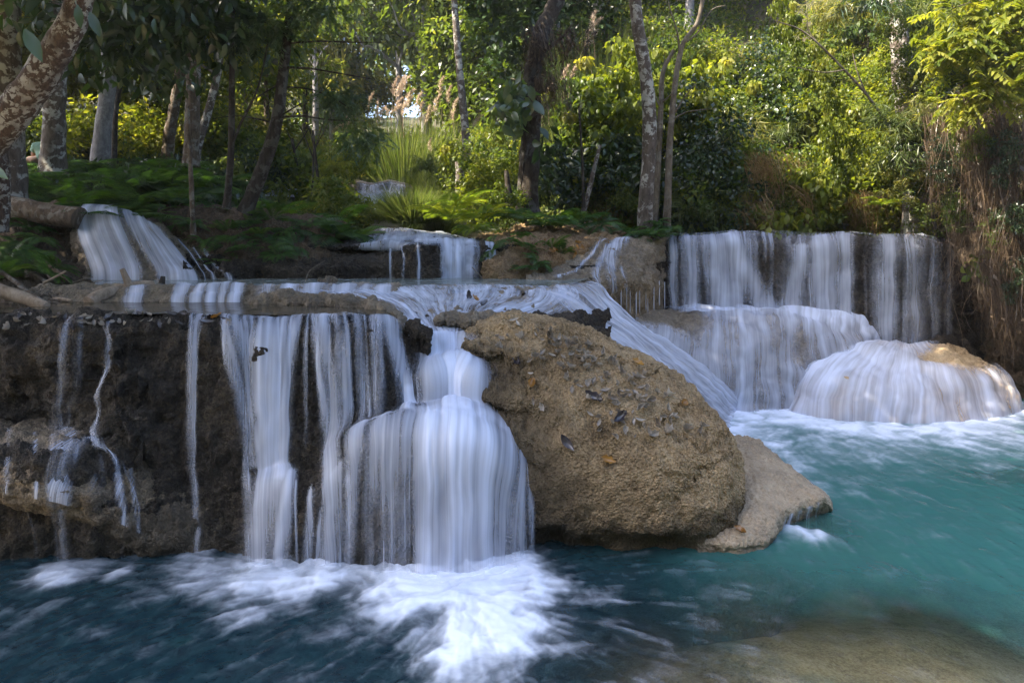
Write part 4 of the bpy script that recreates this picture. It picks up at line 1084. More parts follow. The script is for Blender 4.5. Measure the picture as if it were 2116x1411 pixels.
# ---- knob and red earth mound in the middle -----------------------------------------------
KNc = [
    C(PZ(1040, 10.2, 2.0), (1060, 566, 9.4), (1075, 574, 9.0), (1085, 580, 8.8), PZ(1090, 8.7, 1.74), PZ(1090, 8.8, 1.2)),
    C(PZ(1130, 10.8, 2.2), (1130, 545, 9.8), (1120, 562, 9.2), (1120, 575, 8.8), PZ(1120, 8.6, 1.72), PZ(1120, 8.8, 1.2)),
    C(PZ(1210, 11.0, 2.3), (1190, 520, 10.0), (1170, 545, 9.4), (1160, 570, 8.9), PZ(1165, 8.55, 1.72), PZ(1165, 8.8, 1.2)),
    C(PZ(1260, 11.2, 2.3), (1225, 505, 10.2), (1205, 535, 9.6), (1205, 572, 9.0), PZ(1212, 8.7, 1.66), PZ(1215, 9.2, 1.1)),
    C(PZ(1290, 11.4, 2.3), (1260, 498, 10.3), (1245, 530, 9.75), (1245, 570, 9.2), PZ(1250, 9.1, 1.66), PZ(1255, 9.6, 1.0)),
    C(PZ(1330, 11.4, 2.3), (1300, 496, 10.3), (1292, 525, 9.85), (1290, 565, 9.4), PZ(1292, 9.35, 1.66), PZ(1295, 9.8, 1.0)),
    C(PZ(1370, 11.4, 2.3), (1340, 498, 10.5), (1335, 530, 10.1), (1330, 570, 9.8), PZ(1330, 9.75, 1.6), PZ(1330, 10.1, 1.0)),
    C(PZ(1410, 11.4, 2.3), (1375, 500, 10.8), (1372, 540, 10.6), (1370, 590, 10.4), PZ(1370, 10.35, 1.5), PZ(1370, 10.5, 1.0))]
KN = loft(KNc, 260, 180)
KNr, KNs = rough(KN, 0.09, 0.05, 0.018, seed=121.0, drape=0.02)
rock_obj('lumpy_rock', KNr, M_ROCKMID, 'pale lumpy travertine knob with thin trickles left of the right waterfall', 'rock')
Ug = np.linspace(0, 7, 260)[:, None] * np.ones((1, 180))
Tg = np.linspace(0, 1, 180)[None] * np.ones((260, 1))
d = strands(Ug, Tg, [(L((.2, 4.7), (.4, 4.4), (.62, 4.3), (.8, 4.3)), .35, .2, .75, .6), (L((.3, 4.3), (.6, 3.6), (.8, 3.5)), .3, .12, .6, .6), (L((.2, 3.9), (.42, 3.2), (.6, 2.4), (.72, 1.8)), .16, .16, .75, .6), (L((.55, 4.8), (.8, 4.9)), .1, .1, .5, .5)])
sheet('waterfall', KNs, d, 0.03, M_VEILFINE, 'thin trickles sliding down the pale knob left of the right waterfall', sm=3)
# dark recess wall under the knob, behind the side cascade
RWc = []
for u, D in ((1180, 9.3), (1240, 9.6), (1290, 9.9), (1340, 10.3), (1390, 10.7), (1420, 10.9)):
    RWc.append([PZ(u, D - 0.1, 1.95), PZ(u, D, 1.6), PZ(u, D + 0.15, 1.3), PZ(u, D, 1.0), PZ(u, D - 0.2, 0.5)])
RW = loft(RWc, 160, 120)
RWr, _ = rough(RW, 0.08, 0.06, 0.02, seed=131.0, drape=0.05)
rock_obj('travertine_wall', RWr, M_ROCKDARK, 'dark undercut rock wall below the pale knob', 'rock')
# fine drips hanging from the knob's lip
drips = empty('drip_curtain', PZ(1290, 9.6, 1.7))
tag(drips, 'row of hair thin drips falling from the pale knob into the dark recess', 'water drips')
rg = np.random.default_rng(5)
for k in range(16):
    u = 1222 + 150 * k / 15 + rg.uniform(-4, 4)
    D = np.interp(u, [1205, 1245, 1290, 1330, 1370], [8.95, 9.2, 9.35, 9.75, 10.3]) - 0.02
    z0, z1 = 1.70 - rg.uniform(0, 0.1), 1.15 + rg.uniform(0, .15)
    x = (u - CU) / F * D
    w = rg.uniform(0.005, 0.014)
    ss = np.linspace(-1, 1, 5)[:, None] * np.ones((1, 20))
    tt = np.linspace(0, 1, 20)[None] * np.ones((5, 1))
    g = np.stack([x + ss * w, D - 0.012 * (1 - ss ** 2), z0 + (z1 - z0) * tt], -1)
    o = mk('drip', g - np.array(drips.location), gquads(5, 20), M_VEILFINE, drips, attrs={'dens': (1 - ss ** 2) * 0.85 * (1 - sstep(.7, 1, tt))}, uv=np.stack([ss * w + k, tt * (z0 - z1)], -1))

def bank(name, cols, mat, label, cat, seed, nu=300, nt=160, big=.12, mid=.07, fine=.025, drape=.03):
    g = loft(cols, nu, nt)
    r, s = rough(g, big, mid, fine, seed=seed, drape=drape)
    rock_obj(name, r, mat, label, cat)
    return r
MB = bank('earth_mound', [
    C(PZ(1000, 11.5, 2.3), (985, 498, 10.6), (990, 508, 9.7), (998, 535, 9.15), (1000, 565, 8.95), PZ(1000, 8.9, 1.7)),
    C(PZ(1040, 11.6, 2.4), (1030, 490, 10.6), (1025, 503, 9.6), (1022, 535, 9.05), (1025, 565, 8.85), PZ(1025, 8.8, 1.7)),
    C(PZ(1090, 11.8, 2.5), (1085, 482, 10.6), (1075, 500, 9.65), (1068, 535, 9.1), (1065, 568, 8.85), PZ(1065, 8.8, 1.7)),
    C(PZ(1150, 12, 2.5), (1145, 482, 10.7), (1135, 500, 9.8), (1120, 530, 9.3), (1110, 562, 9.0), PZ(1105, 8.95, 1.7)),
    C(PZ(1220, 12, 2.5), (1210, 484, 10.9), (1195, 496, 10.2), (1175, 516, 9.7), (1160, 550, 9.4), PZ(1150, 9.3, 1.7)),
    C(PZ(1300, 12, 2.4), (1290, 486, 11.0), (1270, 494, 10.5), (1240, 506, 10.1), (1215, 535, 9.9), PZ(1205, 9.8, 1.7)),
    C(PZ(1400, 12, 2.3), (1380, 490, 11.2), (1360, 497, 10.9), (1330, 506, 10.6), (1300, 530, 10.4), PZ(1290, 10.3, 1.7))],
    M_REDEARTH, 'mound of reddish earth and roots in the middle between the two waterfalls', 'earth bank', 141.0)
LB = bank('earth_bank', [
    C(PZ(330, 11.5, 2.7), (330, 430, 10.4), (325, 452, 9.75), (330, 480, 9.55), (335, 510, 9.45), PZ(340, 9.4, 1.7)),
    C(PZ(400, 11.5, 2.7), (395, 432, 10.4), (385, 455, 9.65), (390, 485, 9.4), (395, 515, 9.3), PZ(400, 9.2, 1.7)),
    C(PZ(470, 11.5, 2.7), (465, 438, 10.4), (460, 462, 9.6), (462, 492, 9.3), (465, 520, 9.15), PZ(470, 9.05, 1.7)),
    C(PZ(560, 11.5, 2.7), (555, 444, 10.4), (550, 470, 9.65), (550, 500, 9.3), (552, 530, 9.05), PZ(555, 8.95, 1.7)),
    C(PZ(640, 11.5, 2.6), (630, 452, 10.5), (625, 476, 9.8), (622, 500, 9.45), (622, 530, 9.15), PZ(622, 9.0, 1.7)),
    C(PZ(720, 11.6, 2.5), (705, 465, 10.6), (695, 482, 10.0), (690, 500, 9.7), (688, 520, 9.45), PZ(685, 9.3, 1.7))],
    M_EARTH, 'dark root laced earth bank under the ferns on the left', 'earth bank', 151.0)
LL = bank('earth_bank', [
    C(PZ(-420, 9.5, 2.9), (-420, 400, 8.6), (-420, 450, 8.0), (-420, 520, 7.6), (-420, 590, 7.2), (-420, 640, 6.8), PZ(-420, 6.6, 1.4)),
    C(PZ(-200, 9.8, 2.9), (-200, 405, 9.0), (-190, 450, 8.5), (-180, 520, 8.0), (-160, 590, 7.4), (-140, 640, 6.75), PZ(-130, 6.6, 1.4)),
    C(PZ(-60, 10.4, 2.8), (-60, 415, 9.6), (-50, 455, 9.0), (-30, 515, 8.4), (-20, 580, 7.6), (-20, 640, 6.7), PZ(-20, 6.6, 1.4)),
    C(PZ(30, 10.6, 2.75), (30, 420, 9.9), (40, 460, 9.2), (50, 515, 8.6), (70, 575, 7.9), (100, 632, 6.9), PZ(110, 6.7, 1.4)),
    C(PZ(100, 10.7, 2.75), (100, 425, 10.0), (105, 470, 9.4), (110, 520, 8.9), (130, 575, 8.2), (160, 620, 7.3), PZ(170, 7.2, 1.4)),
    C(PZ(170, 10.8, 2.75), (170, 428, 10.1), (168, 475, 9.5), (165, 525, 9.1), (175, 575, 8.6), (195, 600, 8.0), PZ(200, 7.9, 1.4))],
    M_EARTH, 'shaded earth slope littered with roots at the left edge above the brown pool', 'earth bank', 161.0)
RB = bank('earth_bank', [
    C(PZ(1960, 12.6, 3.2), PZ(1960, 11.5, 2.7), PZ(1965, 10.9, 2.2), PZ(1985, 10.8, 1.6), PZ(2000, 10.7, 1.0), PZ(2010, 10.6, 0.5), PZ(2010, 10.6, -0.4)),
    C(PZ(2030, 12.4, 3.6), PZ(2030, 11.2, 3.1), PZ(2030, 10.5, 2.4), PZ(2040, 10.4, 1.6), PZ(2050, 10.35, 0.9), PZ(2060, 10.3, 0.4), PZ(2060, 10.3, -0.4)),
    C(PZ(2120, 12.0, 4.2), PZ(2110, 10.8, 3.6), PZ(2100, 10.0, 2.6), PZ(2110, 9.95, 1.6), PZ(2120, 9.9, 0.8), PZ(2125, 9.85, 0.3), PZ(2125, 9.9, -0.4)),
    C(PZ(2240, 11.0, 4.6), PZ(2230, 10.0, 4.0), PZ(2215, 9.3, 2.8), PZ(2220, 9.2, 1.6), PZ(2230, 9.1, 0.8), PZ(2235, 9.1, 0.2), PZ(2235, 9.1, -0.4)),
    C(PZ(2500, 9.4, 4.6), PZ(2490, 8.6, 4.0), PZ(2470, 8.0, 2.8), PZ(2470, 7.9, 1.6), PZ(2480, 7.8, 0.8), PZ(2480, 7.8, 0.2), PZ(2480, 7.8, -0.4)),
    C(PZ(3000, 7.4, 4.6), PZ(2990, 6.6, 4.0), PZ(2970, 6.2, 2.8), PZ(2970, 6.1, 1.6), PZ(2980, 6.0, 0.8), PZ(2980, 6.0, 0.2), PZ(2980, 6.0, -0.4))],
    M_EARTH, 'dark overhanging earth bank behind the hanging roots at the right edge', 'earth bank', 171.0)
# distant small falls up the valley
for (u0, u1, va, vb_, D, lab, a) in ((735, 836, 400, 436, 17.6, 'small white waterfall far up the stream beyond the grass clump', .72), (745, 834, 376, 400, 19.6, 'thin greyish fall far upstream above the small white waterfall', .4), (545, 600, 388, 404, 16.5, 'short gleam of white water behind the leaning tree on the left', .9)):
    cols = []
    for i_, u in enumerate(np.linspace(u0 - 25, u1 + 25, 9)):
        dv = (0, -3, 2, 5, 1, -2, 3, 6, 9)[i_] + (9 if i_ in (0, 8) else 0)
        dD = (.9, .3, 0, -.3, -.1, .25, .1, .4, 1.0)[i_]
        w_ = (0, 1, -1, 0, 1, -1, 0, 1, 0)[i_] * 6
        cols.append([P(u, va - 4 + dv, D + 1.6 + dD), P(u, va + dv, D + 0.2 + dD), P(u, va + 5 + dv, D + dD), P(u + w_ * .5, (va + vb_) / 2, D - .15 + dD), P(u + w_, vb_, D - .4 + dD), P(u, vb_ + 8, D - 1.2 + dD)])
    g = loft(cols, 120, 60)
    r, s = rough(g, .03, .03, .012, seed=D)
    rk = rock_obj('travertine_step', r - np.array([0, -0.05, 0.03]), M_ROCKDARK, 'rock step under the ' + lab, 'rock')
    Ug = np.linspace(0, 1, 120)[:, None] * np.ones((1, 60))
    Tg = np.linspace(0, 1, 60)[None] * np.ones((120, 1))
    dd = a * (0.8 + 0.4 * fbm(np.stack([Ug * 9, Tg, 0 * Tg], -1), 2)) * sstep(.08, .2, Ug) * sstep(.92, .8, Ug) * (0.35 + 0.65 * sstep(.2, .4, Tg))
    sheet('waterfall', s, dd, 0.06, M_VEIL, lab, sm=2)

def spray(parent, u, v, r, h, a, n=1):
    x, y = px(u, v)
    az = np.linspace(-0.1, math.pi + 0.1, 60)[:, None]
    k = np.linspace(0, 1, 26)[None]
    rr = r * (0.45 + 0.55 * k)
    X = x - np.cos(az) * rr
    Y = y - np.sin(az) * rr * 0.8
    Z = 0.015 + h * np.sin(k * math.pi * 0.62 + 0.35) * (1 - k) ** 0.6 * np.ones_like(az)
    g = np.stack([X, Y, Z], -1)
    nz = fbm(g * 5 + u * .1, 4)
    g[..., 2] += 0.25 * h * nz * (1 - k)
    d = np.clip(a * (0.55 + 0.9 * nz) * sstep(0, .35, k) * (1 - k) ** .8 * np.sin(np.clip((az + .1) / (math.pi + .2), 0, 1) * math.pi) ** .7, 0, .8)
    mk('spray', g, gquads(60, 26), M_MIST, parent, attrs={'dens': d})
MAINF = [o for o in COL.objects if 'tallest' in str(o.get('label', ''))][0]
BROADF = [o for o in COL.objects if 'merging strands' in str(o.get('label', ''))][0]
MIDF = [o for o in COL.objects if 'fine strands between' in str(o.get('label', ''))][0]
for f, u, v, r, h, a in ((MAINF, 950, 1205, .34, .20, .9), (MAINF, 1020, 1200, .26, .16, .8), (MAINF, 890, 1205, .24, .15, .7), (BROADF, 545, 1180, .26, .15, .8), (BROADF, 600, 1190, .16, .09, .6), (MIDF, 675, 1180, .2, .12, .7), (MAINF, 1075, 1165, .16, .1, .6), (MAINF, 800, 1192, .2, .1, .5)):
    spray(f, u, v, r, h, a)
# ---------------------------------------------------------------- foliage library
def unit(a):
    return a / np.maximum(np.linalg.norm(a, axis=-1, keepdims=True), 1e-9)

def leaves(pos, dr, up, L, W, st=2, droop=0.0, fold=0.25):
    """many leaves at once. st=2: one folded quad each; st>2: strips with a curved outline. returns verts, faces, verts per leaf"""
    pos, dr, up = np.asarray(pos, float), unit(np.asarray(dr, float)), np.asarray(up, float)
    side = unit(np.cross(dr, up))
    nr = unit(np.cross(side, dr))
    n = len(pos)
    L = np.broadcast_to(np.asarray(L, float), (n,))[:, None]
    W = np.broadcast_to(np.asarray(W, float), (n,))[:, None]
    if st == 2:
        b = pos
        m = pos + dr * L * 0.45 + nr * W * fold * 0.5
        l = m - side * W * 0.5
        r = m + side * W * 0.5
        t = pos + dr * L - nr * L * droop * 0.5
        v = np.stack([b, r, t, l], 1)
        return v.reshape(-1, 3), np.arange(4 * n).reshape(n, 4), 4
    prof = {3: (0.06, 1.0, 0.0), 4: (0.06, 0.95, 0.8, 0.0), 5: (0.08, 0.75, 1.0, 0.68, 0.0)}[st]
    ts = np.linspace(0, 1, st)
    vs_ = []
    for t_, w in zip(ts, prof):
        c = pos + dr * L * t_ - nr * L * droop * t_ * t_
        up_ = nr * W * fold * 0.5 * w
        vs_ += [c - side * W * 0.5 * w + up_, c, c + side * W * 0.5 * w + up_]
    v = np.stack(vs_, 1)
    k = 3 * st
    q = []
    for s in range(st - 1):
        a = 3 * s
        q += [[a, a + 1, a + 4, a + 3], [a + 1, a + 2, a + 5, a + 4]]
    f = (np.arange(n)[:, None, None] * k + np.array(q)[None]).reshape(-1, 4)
    return v.reshape(-1, 3), f, k

def rdir(rg, n, bias=(0, 0, 0)):
    return unit(unit(rg.normal(size=(n, 3))) + np.array(bias))

class Geo:
    """collects quads with a per-vertex random value"""
    def __init__(self):
        self.v, self.f, self.r, self.n = [], [], [], 0
    def add(self, v, f, r):
        self.v.append(np.asarray(v, float).reshape(-1, 3))
        self.f.append(np.asarray(f) + self.n)
        self.r.append(np.broadcast_to(np.asarray(r, float), (len(self.v[-1]),)))
        self.n += len(self.v[-1])
    def leaves(self, rg, pos, dr, up, L, W, st=2, droop=0.0, fold=0.25, tone=None):
        v, f, k = leaves(pos, dr, up, L, W, st, droop, fold)
        r = rg.random(len(pos)) if tone is None else np.clip(tone + rg.normal(size=len(pos)) * 0.16, 0, 1)
        self.add(v, f, np.repeat(r, k))
    def tube(self, path, rad, seg=8, bump=0.0, seed=0.0, tone=0.5):
        path = np.asarray(path, float)
        rad = np.broadcast_to(np.asarray(rad, float), (len(path),))
        tg = unit(np.gradient(path, axis=0))
        ref = np.array([1.0, 0.2, 0.1]) if abs(tg[:, 2]).mean() > 0.6 else np.array([0.05, 0.1, 1.0])
        a = unit(np.cross(tg, ref))
        b = np.cross(tg, a)
        th = np.linspace(0, 2 * math.pi, seg, endpoint=False)
        g = path[None] + (np.cos(th)[:, None, None] * a[None] + np.sin(th)[:, None, None] * b[None]) * rad[None, :, None]
        if bump:
            d = fbm(g * np.array([5, 5, 2.0]) + seed, 3) * 1.0 + 0.4 * fbm(g * 16 + seed, 2)
            off = g - path[None]
            g = path[None] + off * (1 + bump * d)[..., None]
        self.add(g, gquads(seg, len(path), True), tone)
    def mesh(self, name, smooth=True):
        return mesh_data(name, np.concatenate(self.v), np.concatenate(self.f), smooth, {'rnd': np.concatenate(self.r)})
    def build(self, name, mat, parent=None, smooth=True):
        return link(name, self.mesh(name, smooth), mat, parent)

def wander(p0, p1, n, amp, rg, sag=0.0):
    p0, p1 = np.array(p0, float), np.array(p1, float)
    k = np.linspace(0, 1, n)[:, None]
    pts = p0 + (p1 - p0) * k
    w = np.zeros((n, 3))
    for f in (1.0, 2.3):
        ph = rg.uniform(0, 6.28, 3)
        w += np.sin(k * math.pi * f * 1.5 + ph) / f
    w -= w[0] + (w[-1] - w[0]) * k
    pts = pts + w * amp
    pts[:, 2] += -sag * 4 * (k * (1 - k))[:, 0]
    return pts

# ---- leaf materials (the lit fern and far bluish tones carry sun and haze)
M_LEAF_MID = leaf_mat('mid_green_leaf', (0.032, 0.055, 0.012), (0.078, 0.115, 0.026), (0.165, 0.175, 0.045), 0.50)
M_LEAF_YEL = leaf_mat('yellow_green_leaf', (0.060, 0.090, 0.014), (0.125, 0.155, 0.022), (0.23, 0.23, 0.05), 0.54)
M_LEAF_DARK = leaf_mat('dark_glossy_leaf', (0.011, 0.024, 0.009), (0.024, 0.048, 0.015), (0.044, 0.077, 0.022), 0.28, 0.05)
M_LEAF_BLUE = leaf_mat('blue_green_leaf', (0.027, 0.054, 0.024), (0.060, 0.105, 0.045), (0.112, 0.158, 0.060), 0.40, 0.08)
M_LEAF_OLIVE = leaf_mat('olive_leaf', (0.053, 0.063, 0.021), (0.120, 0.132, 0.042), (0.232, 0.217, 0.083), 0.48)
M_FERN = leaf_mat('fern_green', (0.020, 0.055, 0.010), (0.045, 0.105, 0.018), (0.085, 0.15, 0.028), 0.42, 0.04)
M_FERNLIT = leaf_mat('fern_sunlit_green', (0.060, 0.112, 0.015), (0.128, 0.188, 0.022), (0.225, 0.255, 0.038), 0.55)  # lit copy of the fern green, sunlight put into the colour
M_REED = leaf_mat('reed_green', (0.040, 0.062, 0.018), (0.085, 0.115, 0.036), (0.165, 0.18, 0.07), 0.45, tcol=(1.6, 1.6, 0.8))
M_DRY = leaf_mat('dry_straw', (0.10, 0.065, 0.030), (0.20, 0.135, 0.062), (0.32, 0.24, 0.13), 0.35, tcol=(1.6, 1.3, 0.8))
M_DRYROOT = leaf_mat('hanging_root_brown', (0.022, 0.015, 0.010), (0.065, 0.044, 0.028), (0.17, 0.122, 0.078), 0.15, 0.03, tcol=(1.3, 1.1, 0.8))
M_PLUME = leaf_mat('reed_plume', (0.26, 0.20, 0.15), (0.38, 0.31, 0.24), (0.52, 0.44, 0.36), 0.6, 0.0, tcol=(1.3, 1.2, 1.1))
M_DEADLEAF = leaf_mat('dead_leaf', (0.20, 0.16, 0.12), (0.36, 0.32, 0.27), (0.50, 0.47, 0.44), 0.15, 0.10, tcol=(1, 1, 1))
M_DEADDARK = leaf_mat('dark_dead_leaf', (0.022, 0.018, 0.022), (0.040, 0.032, 0.040), (0.075, 0.06, 0.07), 0.1, 0.12, tcol=(1, 1, 1))
M_DEADORANGE = leaf_mat('orange_dead_leaf', (0.22, 0.10, 0.02), (0.34, 0.17, 0.03), (0.48, 0.28, 0.05), 0.3, 0.06, tcol=(1, 1, 1))
M_BARK_LICHEN = bark_mat('lichen_bark', (0.055, 0.042, 0.034), (0.13, 0.105, 0.085), (0.40, 0.39, 0.35), 0.85)
M_BARK_RED = bark_mat('reddish_lichen_bark', (0.035, 0.024, 0.018), (0.095, 0.062, 0.045), (0.34, 0.32, 0.28), 0.8, 2.2)
M_BARK_DARK = bark_mat('dark_bark', (0.018, 0.014, 0.011), (0.055, 0.043, 0.033), lic=0.12)
M_BARK_GREY = bark_mat('grey_bark', (0.13, 0.12, 0.12), (0.26, 0.245, 0.24), (0.45, 0.44, 0.43), 0.3)
M_BARK_BROWN = bark_mat('brown_bark', (0.05, 0.036, 0.025), (0.13, 0.095, 0.066), lic=0.3)
M_WOOD_PALE = bark_mat('weathered_wood', (0.16, 0.115, 0.075), (0.34, 0.255, 0.175), (0.45, 0.38, 0.30), 0.2)
M_TWIG = bark_mat('twig_bark', (0.07, 0.055, 0.04), (0.17, 0.14, 0.105), lic=0.2)

def crown_mesh(name, seed, R, ncl, per, L, wr=0.5, clr=0.32, st=2, hang=0.25, inner=0.25):
    """leafy crown: clumps of leaves on an uneven ellipsoid, gaps between them"""
    rg = np.random.default_rng(seed)
    R = np.array(R, float)
    d = rdir(rg, ncl, (0, 0, 0.15))
    rr = np.where(rg.random(ncl) < inner, rg.uniform(0.25, 0.6, ncl), rg.uniform(0.65, 1.08, ncl))
    cc = d * rr[:, None] * R
    cr = clr * R.mean() * rg.uniform(0.6, 1.35, ncl)
    G = Geo()
    idx = np.repeat(np.arange(ncl), rg.poisson(per, ncl))
    n = len(idx)
    o = rdir(rg, n, (0, 0, 0.25)) * (rg.random(n)[:, None] ** 0.45) * np.array([1, 1, 0.72])
    pos = cc[idx] + o * cr[idx][:, None]
    dr = unit(o + rdir(rg, n) * 0.9 + np.array([0, 0, -hang]))
    up = unit(rdir(rg, n) * 0.75 + np.array([0, 0, 1.0]) + 0.3 * o)
    Ls = L * rg.uniform(0.6, 1.35, n)
    tone = np.clip(rg.normal(0.42, 0.16, ncl), 0, 1)[idx]
    G.leaves(rg, pos, dr, up, Ls, Ls * wr, st, 0.2, tone=tone)
    return G.mesh(name)

def fern_mesh(name, seed, nf=11, L=0.8, npin=22, arch=0.55):
    rg = np.random.default_rng(seed)
    G = Geo()
    for k in range(nf):
        az = 2 * math.pi * k / nf + rg.uniform(-.3, .3)
        ll = L * rg.uniform(0.7, 1.1)
        rise = rg.uniform(0.55, 1.25)
        h = np.array([math.cos(az), math.sin(az), 0])
        t = np.linspace(0, 1, 14)[:, None]
        path = h * ll * (t * 0.95) + np.array([0, 0, 1]) * ll * (rise * t - arch * (0.6 + rise * .7) * t * t)
        G.tube(path, np.linspace(0.006, 0.002, 14), 4, tone=0.3)
        tt = np.linspace(0.12, 0.99, npin)
        pp = np.stack([np.interp(tt, t[:, 0], path[:, i]) for i in range(3)], 1)
        tg = unit(np.gradient(pp, axis=0))
        sd_ = unit(np.cross(tg, np.array([0, 0, 1.0])))
        nr = unit(np.cross(sd_, tg))
        pl = ll * 0.26 * np.sin(np.clip(tt * 1.05, 0, 1) * math.pi) ** 0.6 + 0.015
        tone = rg.uniform(0.2, 0.8)
        for s in (-1, 1):
            dd = unit(sd_ * s + tg * 0.45 - np.array([0, 0, 0.18]))
            G.leaves(rg, pp, dd, nr, pl, np.maximum(ll * 0.024, pl * 0.15), 2, 0.15, tone=tone)
    return G.mesh(name)

def grass_mesh(name, seed, n=160, H=0.8, w=0.014, spread=0.35, base=0.15, lean=0.0):
    rg = np.random.default_rng(seed)
    az = rg.uniform(0, 2 * math.pi, n)
    hh = H * rg.uniform(0.5, 1.15, n)
    tilt = np.abs(rg.normal(0, spread, n))
    h = np.stack([np.cos(az), np.sin(az), 0 * az], 1)
    b = h * (base * np.sqrt(rg.random(n)))[:, None]
    K = 5
    t = np.linspace(0, 1, K)
    bend_ = rg.uniform(0.15, 0.9, n)
    sd_ = np.stack([-np.sin(az + rg.normal(0, .6, n)), np.cos(az), 0 * az], 1)
    vs_ = []
    for q in t:
        c = b + h * (hh * (np.sin(tilt) * q + bend_ * 0.42 * q * q))[:, None] + np.array([0, 0, 1.0]) * (hh * (np.cos(tilt) * q - 0.38 * bend_ * q ** 2.4))[:, None]
        c[:, 0] += lean * q * q * hh
        ww = w * (1 - q ** 1.6) + 0.0008
        vs_ += [c - sd_ * ww / 2, c + sd_ * ww / 2]
    v = np.stack(vs_, 1)
    f = []
    for s in range(K - 1):
        f.append([2 * s, 2 * s + 1, 2 * s + 3, 2 * s + 2])
    F_ = (np.arange(n)[:, None, None] * 2 * K + np.array(f)[None]).reshape(-1, 4)
    G = Geo()
    G.add(v.reshape(-1, 3), F_, np.repeat(rg.random(n), 2 * K))
    return G.mesh(name)

def plume_mesh(name, seed, L=0.5):
    rg = np.random.default_rng(seed)
    G = Geo()
    t = np.linspace(0, 1, 12)[:, None]
    path = np.concatenate([0.35 * L * t ** 2, 0 * t, L * (t - 0.22 * t ** 2)], 1)
    st_ = np.array([[-0.05 * L, 0, -1.3 * L], [0, 0, -0.6 * L], [0, 0, 0]])
    G.tube(np.concatenate([st_[:-1], path]), 0.004, 4, tone=0.4)
    n = 150
    tt = rg.random(n) ** 0.8
    pp = np.stack([np.interp(tt, t[:, 0], path[:, i]) for i in range(3)], 1)
    dr = rdir(rg, n, (0.55, 0, 0.9))
    G.leaves(rg, pp, dr, rdir(rg, n), L * 0.26 * (1 - 0.55 * tt), 0.012, 2, 0.3)
    return G.mesh(name)

def hang_mesh(name, seed, n=260, W=0.5, H=1.6, w=0.008, K=9, wav=0.06, taper=True, depth=0.25, leafy=0):
    """tangle of thin roots or dead vines hanging down from a top edge"""
    rg = np.random.default_rng(seed)
    nb = max(5, n // 16)
    bi = rg.integers(0, nb, n)
    bx, bl, bd = rg.normal(0, W * 0.5, nb), rg.uniform(.35, 1.0, nb), rg.normal(0, .16, nb)
    x0 = bx[bi] + rg.normal(0, W * 0.10, n)
    y0 = rg.normal(0, depth * 0.5, nb)[bi] + rg.normal(0, depth * .15, n)
    top = rg.uniform(-0.35, 0.1, n) * H * 0.6
    ln = H * bl[bi] * rg.uniform(0.5, 1.1, n)
    dr = bd[bi] + rg.normal(0, 0.09, n)
    t = np.linspace(0, 1, K)
    ph = rg.uniform(0, 6.28, (n, 2))
    vs_ = []
    ang = rg.uniform(0, math.pi, n)
    sx, sy = np.cos(ang), np.sin(ang)
    for q in t:
        x = x0 * (1 - 0.25 * q) + dr * ln * q + wav * np.sin(q * 7 + ph[:, 0]) * q
        y = y0 + wav * np.sin(q * 6 + ph[:, 1]) * q - 0.10 * np.sin(q * 3)
        z = top - ln * q + 0.10 * H * np.sin(q * math.pi) * (ph[:, 0] > 4)
        ww = w * (1 - 0.7 * q)
        vs_ += [np.stack([x - sx * ww, y - sy * ww, z], 1), np.stack([x + sx * ww, y + sy * ww, z], 1)]
    v = np.stack(vs_, 1)
    f = [[2 * s, 2 * s + 1, 2 * s + 3, 2 * s + 2] for s in range(K - 1)]
    F_ = (np.arange(n)[:, None, None] * 2 * K + np.array(f)[None]).reshape(-1, 4)
    G = Geo()
    G.add(v.reshape(-1, 3), F_, np.repeat(rg.random(n), 2 * K))
    # short side rootlets
    m = n * 6
    i = rg.integers(0, n, m)
    s = rg.integers(0, K - 1, m)
    pp = v[i, 2 * s]
    G.leaves(rg, pp, rdir(rg, m, (0, -0.2, -0.55)), rdir(rg, m), rg.uniform(.05, .3, m) * H * .5, w * 0.9, 2, 0.4)
    if leafy:
        i = rg.integers(0, n, leafy)
        s = rg.integers(1, K - 1, leafy)
        G.leaves(rg, v[i, 2 * s], rdir(rg, leafy, (0, -.3, -.8)), rdir(rg, leafy, (0, -.5, .6)), .10, .045, 3, .3)
    return G.mesh(name)

def spray_mesh(name, seed, nst=26, L=1.0, leafL=0.16, lw=0.022, droop=0.75, per=20):
    """arching stems with long narrow drooping leaves (bamboo or cane)"""
    rg = np.random.default_rng(seed)
    G = Geo()
    for k in range(nst):
        az = rg.uniform(0, 2 * math.pi)
        ll = L * rg.uniform(0.6, 1.15)
        h = np.array([math.cos(az), math.sin(az), 0])
        t = np.linspace(0, 1, 9)[:, None]
        r = rg.uniform(0.35, 1.1)
        path = h * ll * t * (0.45 + .4 * (1.1 - r)) + np.array([0, 0, 1]) * ll * (r * t - droop * t * t * rg.uniform(.6, 1.2))
        G.tube(path, np.linspace(0.006, 0.0015, 9), 3, tone=0.6)
        tt = rg.uniform(0.15, 1.0, per)
        pp = np.stack([np.interp(tt, t[:, 0], path[:, i]) for i in range(3)], 1)
        dd = unit(rdir(rg, per) * 0.8 + h * 0.5 + np.array([0, 0, -0.55]))
        G.leaves(rg, pp, dd, rdir(rg, per, (0, 0, 1.0)), leafL * rg.uniform(.6, 1.3, per), lw, 2, 0.5, tone=rg.uniform(.25, .75))
    return G.mesh(name)

